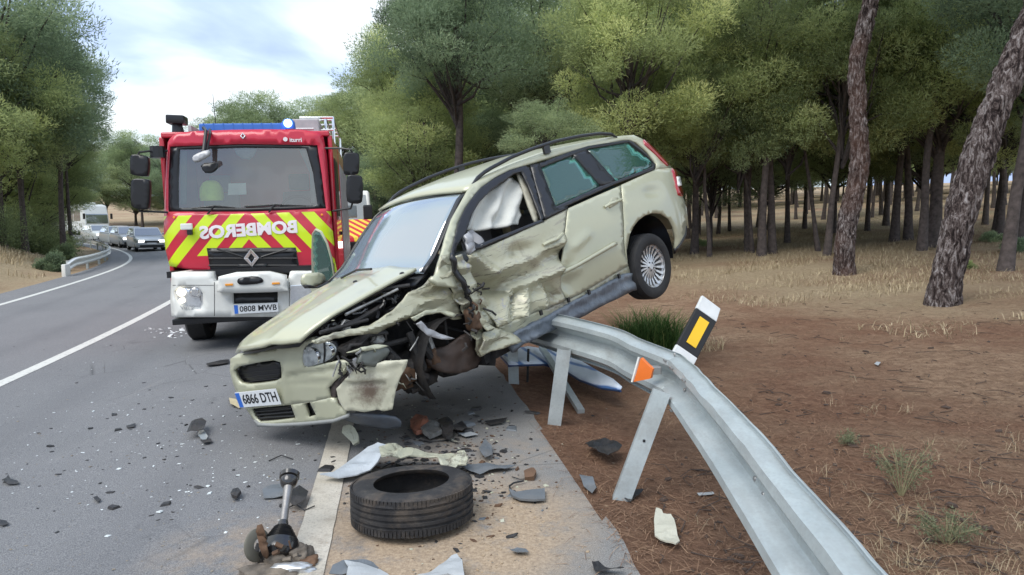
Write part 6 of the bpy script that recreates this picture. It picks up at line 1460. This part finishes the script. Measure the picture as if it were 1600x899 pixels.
MB().prism([(-ww,.415),(ww,.415),(ww*1.05,.52),(-ww*.80,.515)], -.03, 0, ax=1).build('post_top', MKW, mk, bevel=.004)
MB().box((-.040,.003,.16),(.040,.008,.375)).build('yellow_reflector', M['yellow'], mk)
slab('back_plate', -.2, .45, MKW, -.032, ww*.4, -.045)
# blue and white sheet behind the posts
m = Mt('blue_white_sheet'); sp = m.n('ShaderNodeSeparateXYZ'); m.l(m.co(), sp.inputs[0]); t_ = m.math('ADD', m.math('MULTIPLY', sp.outputs[0], 2.2), m.math('ADD', m.math('MULTIPLY', sp.outputs[1], 1.1), m.math('MULTIPLY', m.noise(2, 2), .3)))
m.set(color=m.ramp(m.math('FRACT', t_), [(0, (.70,.76,.84)), (.74, (.70,.76,.84)), (.79, (.12,.25,.52)), (.9, (.07,.17,.42)), (.97, (.58,.66,.78))]), rough=.35)
def bw(px, py):
    v = unp(px, py, 2, .10); z = .10+.10*max(0, (880-px)/100)+.04*math.sin(px/30); return unp(px, py, 2, z)
o = panel('sign_sheet', [(782,556),(800,545),(825,541),(850,545),(880,548),(905,562),(935,580),(958,592),(972,604),(968,609),(940,605),(905,592),(880,576),(850,568),(815,569),(795,570)], bw, m.m, None, 8, thick=.012, recenter=True, face=(0,0,1)); tag(o, 'crumpled blue and white sheet lying behind the guardrail posts', 'sheet')
b = MB(); b.tube([bw(a, b_)+Vector((0,0,-.008)) for a, b_ in ((782,556),(795,571),(815,570),(850,569),(880,577),(905,593),(940,606),(970,610))], .010, 6); o = b.build('sheet_edge', simple('dark_blue_edge', (.02,.05,.14), .4), None, recenter=True); sh_ = bpy.data.objects['sign_sheet']; o.parent = sh_; o.matrix_parent_inverse = Matrix.Translation(-sh_.location)
# guardrail on the left bank
lg = thing('guardrail', 'pale guardrail with rounded end starting on the left side of the bend', 'guardrail')
pth = []
for s in (23.6, 25, 27, 31, 37, 44, 52, 62, 75):
    x, y = road_xy(s, UL-.05); pth.append((x, y, surf_z(*road_xy(s, UL-.1))+.40-(.12 if s < 24 else 0), 0))
beam('rail_beam', pth, lg, 60, flip=-1, mat=M['white'])
for i in range(14):
    x, y = road_xy(24.5+4*i, UL+.06); z = gz(x, y); MB().box((x-.04,y-.03,z-.1),(x+.04,y+.03,z+.48)).build('post', GAL, lg)
x, y = road_xy(23.4, UL-.05); MB().box((x-.07,y-.08,surf_z(x,y)-.1),(x+.07,y+.2,surf_z(x,y)+.40), bev=.04).build('end_block', M['white'], lg, smooth=True)

# ------------------------------------------------------------------ loose tyre
tc_ = on_ground(645, 812); TYM = Matrix.Translation(tc_+Vector((0,0,.012))) @ Matrix.Rotation(D2R(-4), 4, 'X') @ Matrix.Rotation(D2R(-1.5), 4, 'Y') @ Matrix.Translation((0,0,.100))
m = Mt('worn_tyre'); f = m.ramp(m.noise(7, 8, .72), [(.3, (.014,.014,.016)), (.55, (.030,.029,.030)), (.72, (.085,.075,.065))]); f = m.mix(m.ramp(m.noise(3, 7, .7, dist=.6), [(.5, 0), (.66, .55)]), f, (.15,.115,.085))
m.set(color=f, rough=.7, spec=.35).bump(m.noise(50, 5, .7), .35, .006)
prof = [(.208,-.085),(.200,-.098),(.222,-.102),(.262,-.106),(.296,-.099),(.313,-.086),(.321,-.066)]
for z0 in (-.048, -.016, .016, .048): prof += [(.3235, z0-.0085),(.3145, z0-.005),(.3145, z0+.005),(.3235, z0+.0085)]
prof += [(.321,.066),(.313,.086),(.296,.099),(.262,.106),(.222,.102),(.200,.098),(.208,.085),(.222,.070),(.300,.045),(.306,0),(.300,-.045),(.222,-.070)]
b = MB(); b.lathe(prof, 120, closed=True); vv = []
for v in b.V:
    a_ = math.atan2(v.y, v.x); r = math.hypot(v.x, v.y); k_ = 1
    if r > .306 and abs(v.z) > .050:
        k_ = 1-.012*(1 if (a_*26/3.1416) % 1 < .18 else 0)
    k_ *= 1+.010*noise.noise(v*7); vv.append(Vector((v.x*k_, v.y*k_, v.z*(1+.12*noise.noise(Vector((v.x*2.4, v.y*2.4, 0))))*(.98))))
b.V = vv; b.F = [f_[::-1] for f_ in b.F]
ty_o = b.build('tyre', m.m, None, smooth=True); ty_o.matrix_world = TYM; tag(ty_o, 'worn black tyre without rim lying flat on the shoulder line', 'tyre')
# tread blocks shoulder sipes as raised ribs
b = MB()
for k in range(96):
    a_ = k*math.pi*2/96; c_, s_ = math.cos(a_), math.sin(a_)
    for zc in (-.072, .072):
        Mx = Matrix(((c_,-s_,0,c_*.3195),(s_,c_,0,s_*.3195),(0,0,1,zc),(0,0,0,1))); b.box((-.006,-.0080,-.020),(.0026,.0080,.014), Mx)
sp_ = b.build('tread_blocks', m.m, ty_o); sp_['kind'] = 'stuff'

# ------------------------------------------------------------------ drive shaft with torn hub
g0 = on_ground(436, 884); shp = CAM0+ray(452, 742)*((g0.y+.42)/ray(452, 742).y)
shm = thing('drive_shaft', 'greasy black drive shaft sticking up out of a torn wheel hub', 'drive shaft', Matrix.Translation(g0))
def rel(v): return Vector(v)-g0
GRS = simple('greasy_black', (.014,.014,.015), .22, var=.4, scale=10, bump=.15, coat=.6, dirt=.4, dirtc=(.09,.075,.06))
def wp(px, py, dd=0): return CAM0+ray(px, py)*((g0.y+dd)/ray(px, py).y)
a, b_ = rel(wp(436,868,.05)), rel(wp(452,748,.40)); ax3 = (b_-a).normalized(); L3 = (b_-a).length
QM = Matrix.Translation(a) @ ax3.to_track_quat('Z', 'Y').to_matrix().to_4x4()
MB().tube([a+ax3*.16, a+ax3*(L3*.62), a+ax3*(L3*.95)], [.021,.019,.024], 14).build('shaft', M['steel'], shm, smooth=True)
pr = [(0,-.02),(.07,-.02),(.092,.0),(.095,.03),(.090,.05)]
for k in range(6): r_ = .090-.009*k; pr += [(r_, .055+.017*k),(r_-.020, .063+.017*k)]
pr += [(.026,.165),(.022,.18)]
MB().lathe(pr, 30, QM).build('rubber_boot', GRS, shm, smooth=True)
MB().lathe([(.024,L3*.88),(.036,L3*.90),(.044,L3*.95),(.044,L3*.99),(.034,L3*1.0),(.05,L3*1.01),(.052,L3*1.06),(.03,L3*1.075),(.02,L3*1.04)], 26, QM).build('inner_joint', GRS, shm, smooth=True)
HUBB = simple('cast_hub', (.16,.135,.11), .7, .3, var=.4, scale=14, bump=.6, dirt=.5, dirtc=(.30,.24,.17))
def rock(name, c_, sz, mt, seed, parent, sub=3):
    bm = bmesh.new(); bmesh.ops.create_icosphere(bm, subdivisions=sub, radius=1); vs = []
    for v in bm.verts:
        n_ = noise.noise(v.co*1.6+Vector((seed, 0, 0)))*.5+noise.noise(v.co*4+Vector((seed, 3, 0)))*.25; q_ = Vector([math.copysign(abs(t_)**.65, t_) for t_ in v.co]); vs.append(Vector(c_)+Vector((q_.x*sz[0], q_.y*sz[1], q_.z*sz[2]))*(1+n_))
    F = [[v.index for v in f.verts] for f in bm.faces]; bm.free(); return mesh(name, vs, F, mt, parent, True)
MB().lathe([(.03,-.010),(.068,-.01),(.076,-.004),(.076,.004),(.068,.010),(.03,.012)], 40, Matrix.Translation(rel(wp(402,852,.05))) @ Matrix.Rotation(D2R(75), 4, 'Y') @ Matrix.Rotation(D2R(25), 4, 'X')).build('brake_disc', simple('dull_disc', (.16,.15,.12), .6, .3, dirt=.5), shm, smooth=True)
panel('dust_shield', smooth_poly([(404,822),(412,822),(416,845),(420,870),(410,872),(404,850)], 1), lambda x_, y_: rel(wp(x_, y_, -.02)), RU, shm, 5, thick=.006, disp=deep(3, .02, 10))
rock('knuckle', rel(wp(440,880,.05)), (.085,.07,.055), HUBB, 1, shm); rock('knuckle', rel(wp(468,866,.06)), (.05,.05,.04), HUBB, 5, shm); rock('caliper', rel(wp(412,868,.08)), (.04,.04,.05), DK, 8, shm)
rock('knuckle', rel(wp(482,882,.0)), (.045,.04,.03), RU, 3, shm); rock('control_arm', rel(wp(456,888,-.06)), (.10,.03,.02), M['alloy'], 6, shm); rock('control_arm', rel(wp(420,895,-.08)), (.12,.05,.02), HUBB, 7, shm)
for k in range(12):
    px, py = rc.uniform(410, 490), rc.uniform(855, 892); a = rel(wp(px, py, rc.uniform(-.05, .08))); MB().tube([a, a+Vector((rc.uniform(-.05,.05), 0, rc.uniform(-.03,.04)))], rc.uniform(.004,.012), 6).build('torn_bracket', rc.choice([DK, HUBB, RU]), shm)

# ------------------------------------------------------------------ larger debris
rd = random.Random(21)
def piece(name, outline, mt, label, cat, h=.03, lift=None, thick=.006, step=5, seed=0, crumple=.02, group=None):
    thick = .003 if thick == .006 else thick
    "a bent sheet lying on the ground: outline in picture pixels dropped on the ground plane, bent upwards"
    z0 = on_ground(sum(p[0] for p in outline)/len(outline), max(p[1] for p in outline)-2).z
    def f(px, py):
        z = z0+h*.3+ (lift(px, py) if lift else 0)
        return unp(px, py, 2, z)
    def dsp(v, p): return (0, 0, crumple*(.5+.5*facet(p[0], p[1], 18, 10, seed+2)))
    o = panel(name, outline, f, mt, None, step, thick=thick, disp=dsp, recenter=True, face=(0,0,1), smooth=False); return tag(o, label, cat, group)
GP = simple('grey_plastic', (.13,.145,.16), .5, dirt=.4); DP = simple('dark_plastic', (.018,.018,.02), .5, bump=.3, dirt=.25)
WD = simple('scratched_white', (.38,.40,.41), .45, dirt=.3, scale=5)
m = Mt('torn_wing_paint'); f = m.ramp(m.noise(2.2, 5, .6), [(.3, (.42,.42,.31)), (.7, (.50,.50,.40))]); f = m.mix(m.ramp(m.noise(9, 9, .75, dist=1), [(.52, 0), (.62, .8)]), f, (.10,.08,.06)); m.set(color=f, rough=.5, coat=.2).bump(m.noise(12, 6, .7), .5, .02); TWP = m.m
def crest(px, py): return .10*math.exp(-((px-600)/35)**2)*max(0, 1-max(0, (py-712))/34)+.03
wing = piece('torn_wing', [(500,744),(520,740),(540,725),(558,712),(575,702),(590,697),(604,700),(598,712),(590,724),(578,736),(560,744),(530,747)], simple('pale_blue_grey_paint', (.42,.46,.50), .4, dirt=.3), 'torn car wing with pale grey flank lying across the shoulder line behind the tyre', 'car part', lift=crest, step=4.5, crumple=.03, thick=.008)
o = piece('torn_wing_inner', [(590,698),(612,699),(635,704),(650,711),(672,712),(690,713),(705,711),(722,713),(732,722),(728,732),(716,728),(708,736),(700,740),(690,734),(684,724),(668,722),(640,720),(615,722),(596,724)], TWP, None, None, lift=lambda x_, y_: .07*math.exp(-((x_-600)/40)**2)+.045, step=4, crumple=.06, seed=3, thick=.008)
o.parent = wing; o.matrix_parent_inverse = Matrix.Translation(-wing.location)
piece('cream_bracket', [(536,668),(545,666),(554,672),(560,684),(560,694),(552,700),(548,690),(534,680)], TWP, 'small cream painted torn block just in front of the bumper corner', 'car part', lift=lambda x_, y_: .004*(700-y_), thick=.03, crumple=.03)
piece('grey_trim', [(514,899),(520,888),(535,880),(560,877),(583,880),(592,888),(578,892),(560,890),(560,899)], GP, 'curved grey blue trim piece at the bottom edge in front of the tyre', 'car part', lift=lambda x_, y_: .02)
piece('pale_panel_shard', [(538,880),(562,882),(590,890),(606,899),(612,908),(540,908),(544,890)], WD, 'pale scraped panel shard at the bottom edge in front of the tyre', 'car part', lift=lambda x_, y_: .03)
piece('curved_panel_shard', [(640,908),(665,899),(690,884),(706,871),(714,868),(722,880),(726,908),(700,902),(670,908)], WD, 'pale curved panel shard at the bottom edge right of the tyre', 'car part', lift=lambda x_, y_: .05*max(0, (x_-650)/70), thick=.008)
piece('bumper_end_trim', [(795,765),(806,770),(820,768),(846,765),(851,764),(852,781),(835,783),(812,781),(800,776)], GP, 'dark grey curved trim piece right of the tyre', 'car part', lift=lambda x_, y_: .012, thick=.012, crumple=.01)
MB_ = MB(); MB_.tube([on_ground(a, b_)+Vector((0,0,.02)) for a, b_ in ((797,772),(796,765),(803,760),(818,757))], .006, 5); o = MB_.build('hooked_strip', DP, None, recenter=True); tag(o, 'thin black hooked strip beside the dark grey trim piece', 'car part')
piece('tray_fragment', [(410,768),(424,760),(442,757),(448,760),(470,770),(462,779),(438,778),(412,779)], GP, 'blue grey plastic sheet beside the drive shaft', 'car part')
piece('black_fragment', [(450,776),(468,768),(482,775),(478,786),(460,795),(450,788)], DP, 'crumpled black fragment right of the drive shaft', 'car part', lift=lambda x_, y_: .015, crumple=.04)
piece('black_fragment', [(292,680),(300,666),(316,659),(323,665),(318,676),(303,678)], DP, 'folded black plastic fragment alone on the road left of the number plate', 'car part', lift=lambda x_, y_: .03, crumple=.05)
piece('clear_fragment', [(306,676),(318,674),(325,684),(322,690),(314,688)], simple('clear_shard', (.30,.33,.35), .2), 'translucent shard under the folded black fragment', 'car part')
piece('black_fragment', [(313,690),(330,688),(331,693),(318,695)], DP, 'small flat black piece below the folded black fragment', 'car part')
piece('black_fragment', [(3,752),(10,749),(13,745),(17,752),(28,753),(30,757),(12,758)], DP, 'hooked black fragment near the left edge of the road', 'car part', crumple=.03)
piece('black_fragment', [(360,772),(364,766),(372,765),(376,771),(370,778),(363,777)], DP, 'lumpy black fragment left of the drive shaft', 'car part', lift=lambda x_, y_: .02, thick=.02, crumple=.02)
piece('black_fragment', [(0,815),(10,815),(14,820),(0,823)], DP, 'black sliver at the left picture edge', 'car part')
piece('black_fragment', [(146,780),(152,777),(158,782),(153,786)], DP, 'tiny dark clip on the road lower left', 'car part')
piece('black_strip', [(322,570),(340,566),(358,563),(358,569),(338,572),(324,573)], DP, 'dark strip on the road beside the car nose', 'car part')
piece('black_fragment', [(197,666),(212,662),(210,668),(199,669)], DP, 'small dark sliver in the middle of the lane', 'car part')
piece('flat_strip', [(720,733),(745,728),(780,729),(806,731),(790,737),(765,739),(750,744),(735,741)], GP, 'long grey strip right of the torn wing', 'car part', crumple=.03)
piece('grey_fragment', [(748,704),(758,690),(768,703),(770,716),(758,722),(750,714)], GP, 'bent grey fragment on the sandy patch behind the strip', 'car part', crumple=.05)
piece('thin_fragment', [(757,661),(775,656),(793,655),(786,663),(765,666)], DP, 'dark splinter on the shoulder right of the rusty part', 'car part', crumple=.03)
piece('thin_fragment', [(716,680),(735,677),(747,681),(728,685)], WD, 'pale splinter on the shoulder beside the rusty part', 'car part')
o = piece('rusty_part', [(641,660),(650,653),(664,655),(670,664),(664,674),(650,676),(643,670)], simple('rust_red', (.22,.085,.05), .7, bump=.5, var=.4, scale=20), 'rusty red and black broken suspension part on the shoulder behind the bumper', 'car part', lift=lambda x_, y_: .04, thick=.03, crumple=.06)
for q_, nm in (([(655,668),(672,664),(690,668),(690,678),(672,682),(658,676)], 'arm'), ([(684,660),(700,656),(708,664),(708,682),(698,685),(690,676)], 'bush')):
    b = piece(nm, q_, ALU if nm == 'arm' else DP, None, None, lift=lambda x_, y_: .03, thick=.03, crumple=.05, seed=len(nm)); b.parent = o; b.matrix_parent_inverse = Matrix.Translation(-o.location)
piece('black_fragment', [(709,668),(722,661),(730,670),(722,679),(712,680)], DP, 'black crumpled fragment right of the rusty part', 'car part', crumple=.05, lift=lambda x_, y_: .02)
piece('undershield', [(914,700),(925,694),(945,693),(958,700),(972,706),(966,716),(950,727),(935,720),(920,710)], DP, 'dark torn plastic shield lying in the litter behind the post', 'car part', crumple=.08, lift=lambda x_, y_: .02)
piece('undershield', [(975,775),(990,768),(1006,768),(998,776),(985,786),(976,783)], DP, 'small dark scrap at the foot of the leaning post', 'car part', crumple=.04)
piece('undershield', [(905,745),(925,748),(932,765),(925,775),(912,762)], GP, 'grey scrap at the edge of the shoulder', 'car part', crumple=.03)
piece('cream_shard', [(1025,796),(1034,800),(1036,805),(1048,804),(1053,812),(1057,832),(1062,848),(1056,853),(1040,849),(1023,840),(1022,815)], simple('cream_sheet', (.50,.49,.40), .5, dirt=.2), 'pale cream broken panel piece lying in the needle litter', 'car part', lift=lambda x_, y_: .02, thick=.008)
piece('white_splinter', [(1089,771),(1114,769),(1116,773),(1092,776)], WD, 'thin white splinter in the litter left of the guardrail', 'splinter')
piece('white_scrap', [(1366,570),(1370,566),(1376,568),(1372,573)], WD, 'tiny white scrap on the bare ground', 'scrap')
piece('bark_piece', [(925,885),(935,882),(950,890),(972,893),(975,899),(930,899)], DP, 'curled black strip at the bottom edge of the shoulder', 'car part', crumple=.04)
piece('grey_fragment', [(797,862),(808,858),(822,860),(826,866),(808,868)], GP, 'small grey blue fragment at the lower shoulder', 'car part', crumple=.03)
piece('cream_fragment', [(358,624),(368,626),(378,634),(374,639),(360,634)], simple('yellowish_sheet', (.50,.42,.26), .5), 'cream fragment on the road under the number plate', 'car part', crumple=.03)
piece('dirt_lump', [(818,742),(830,738),(838,744),(834,750),(820,750)], simple('brown_dirt', (.13,.075,.045), .9, bump=.6), 'brown lump of dirt on the sandy shoulder', 'dirt', crumple=.05, thick=.03)
# wires and hoses lying about
for (q_, r_, lb_) in (([(598,733),(612,728),(633,731),(648,727)],.004,'thin black wire lying between torn wing and tyre'),([(655,690),(672,694),(700,690),(716,697)],.005,'black hose piece on the shoulder behind the torn wing'),([(800,748),(812,754),(826,751)],.003,'short black wire right of the tyre'),([(448,798),(462,794),(476,800),(492,796)],.004,'short dark wire across the worn white line'),([(420,722),(440,716),(458,720)],.004,'thin bent wire beside the head of the drive shaft')):
    o = MB().tube([on_ground(a, b_)+Vector((0,0,.006+.01*(i % 2))) for i, (a, b_) in enumerate(q_)], r_, 5).build('wire', DP, None, recenter=True, smooth=True); tag(o, lb_, 'wire')
# crumbs nobody could count
def crumbs(name, n, gen, size, mt, label, seed):
    rr = random.Random(seed); V = []; F = []
    for k in range(n):
        px, py = gen(rr); p = on_ground_fast(px, py)
        if p is None: continue
        s_ = rr.uniform(*size)*(1 if rr.random() < .85 else 2.2); a = rr.random()*6.28; el = rr.uniform(.35, 1); c_, q_ = math.cos(a), math.sin(a); h = s_*rr.uniform(.1, .45); t_ = rr.uniform(-.3, .3)*s_
        pt = [(-1,-el*.5),(rr.uniform(.2, 1),-el),(1,el*.4),(-.2,el)]; n0 = len(V)
        for x_, y_ in pt: V.append((p.x+(x_*c_-y_*q_)*s_, p.y+(x_*q_+y_*c_)*s_, p.z+.001+max(0, x_*t_)))
        for x_, y_ in pt: V.append((p.x+(x_*c_-y_*q_)*s_*.8, p.y+(x_*q_+y_*c_)*s_*.8, p.z+h+max(0, x_*t_)))
        F += [(n0+4,n0+5,n0+6,n0+7)]+[(n0+i, n0+(i+1) % 4, n0+(i+1) % 4+4, n0+i+4) for i in range(4)]
    o = mesh(name, V, F, mt, None, False); return tag(o, label, 'debris', kind='stuff')
def on_ground_fast(px, py):
    z = 0.0
    for _ in range(6):
        v = unp(px, py, 2, z); z = surf_z(v.x, v.y)
    return Vector((v.x, v.y, z))
def g_road(r):
    return (r.gauss(250, 120) if r.random() < .7 else r.uniform(0, 520), min(899, max(540, r.gauss(690, 75))))
def g_sh(r): return (r.gauss(690, 75), min(899, max(590, r.gauss(720, 55))))
def g_all(r): return (r.uniform(0, 1000), r.uniform(560, 905))
crumbs('glass_crumbs', 270, g_road, (.0025, .009), simple('glass_crumb', (.66,.70,.70), .3, bump=0), 'pale glass and paint crumbs scattered over the lane', 1)
crumbs('black_crumbs', 150, g_road, (.004, .016), DP, 'small black plastic crumbs scattered over the lane', 2)
crumbs('black_crumbs', 420, g_sh, (.004, .017), DP, 'small dark crumbs scattered on the shoulder around the tyre', 3)
crumbs('pale_crumbs', 150, g_sh, (.003, .012), TWP, 'pale crumbs scattered on the shoulder around the tyre', 4)
crumbs('black_shreds', 60, g_sh, (.014, .034), DP, 'torn dark plastic shreds around the tyre', 9)
crumbs('grey_shreds', 34, g_sh, (.012, .03), GP, 'grey plastic shreds around the tyre', 10)
crumbs('sand_grains', 900, lambda r: (r.gauss(730, 90), min(899, r.gauss(810, 50))), (.002, .006), simple('sand_grain', (.36,.27,.18), .95, bump=0), 'coarse sand grains spilled over the shoulder', 11)
crumbs('brown_crumbs', 420, g_sh, (.003, .013), RU, 'brown dirt crumbs scattered on the shoulder around the tyre', 5)
crumbs('grit', 1500, g_all, (.002, .005), simple('grit_stone', (.24,.21,.17), .9, bump=0), 'fine grit on road and shoulder', 6)
crumbs('glass_crumbs', 40, lambda r: (r.uniform(225, 300), r.uniform(512, 528)), (.012, .03), simple('bright_crumb', (.7,.72,.72), .4, bump=0), 'pale crumbs on the road in front of the fire engine', 7)
# fallen twigs and cones on the brown ground
def g_soil(r): return (r.uniform(1020, 1600), r.uniform(470, 899))
crumbs('cones_and_clods', 420, g_soil, (.006, .02), simple('dark_clod', (.055,.035,.026), .95, bump=0), 'dark clods and cone pieces scattered over the brown ground', 12)
V = MB(); rr = random.Random(4)
for k in range(260):
    px, py = g_soil(rr); p = on_ground_fast(px, py)
    s, u = road_su(p.x, p.y)
    if u > UR-.1: continue
    a = rr.random()*6.28; L = rr.uniform(.05, .28); V.tube([p+Vector((0,0,.006)), p+Vector((math.cos(a)*L*.5, math.sin(a)*L*.5, .02)), p+Vector((math.cos(a+.4)*L, math.sin(a+.4)*L, .008))], [.004,.003,.002], 4, False)
o = V.build('fallen_twigs', simple('twig_bark', (.06,.042,.034), .9), None); tag(o, 'thin fallen twigs scattered over the brown ground', 'twigs', kind='stuff')
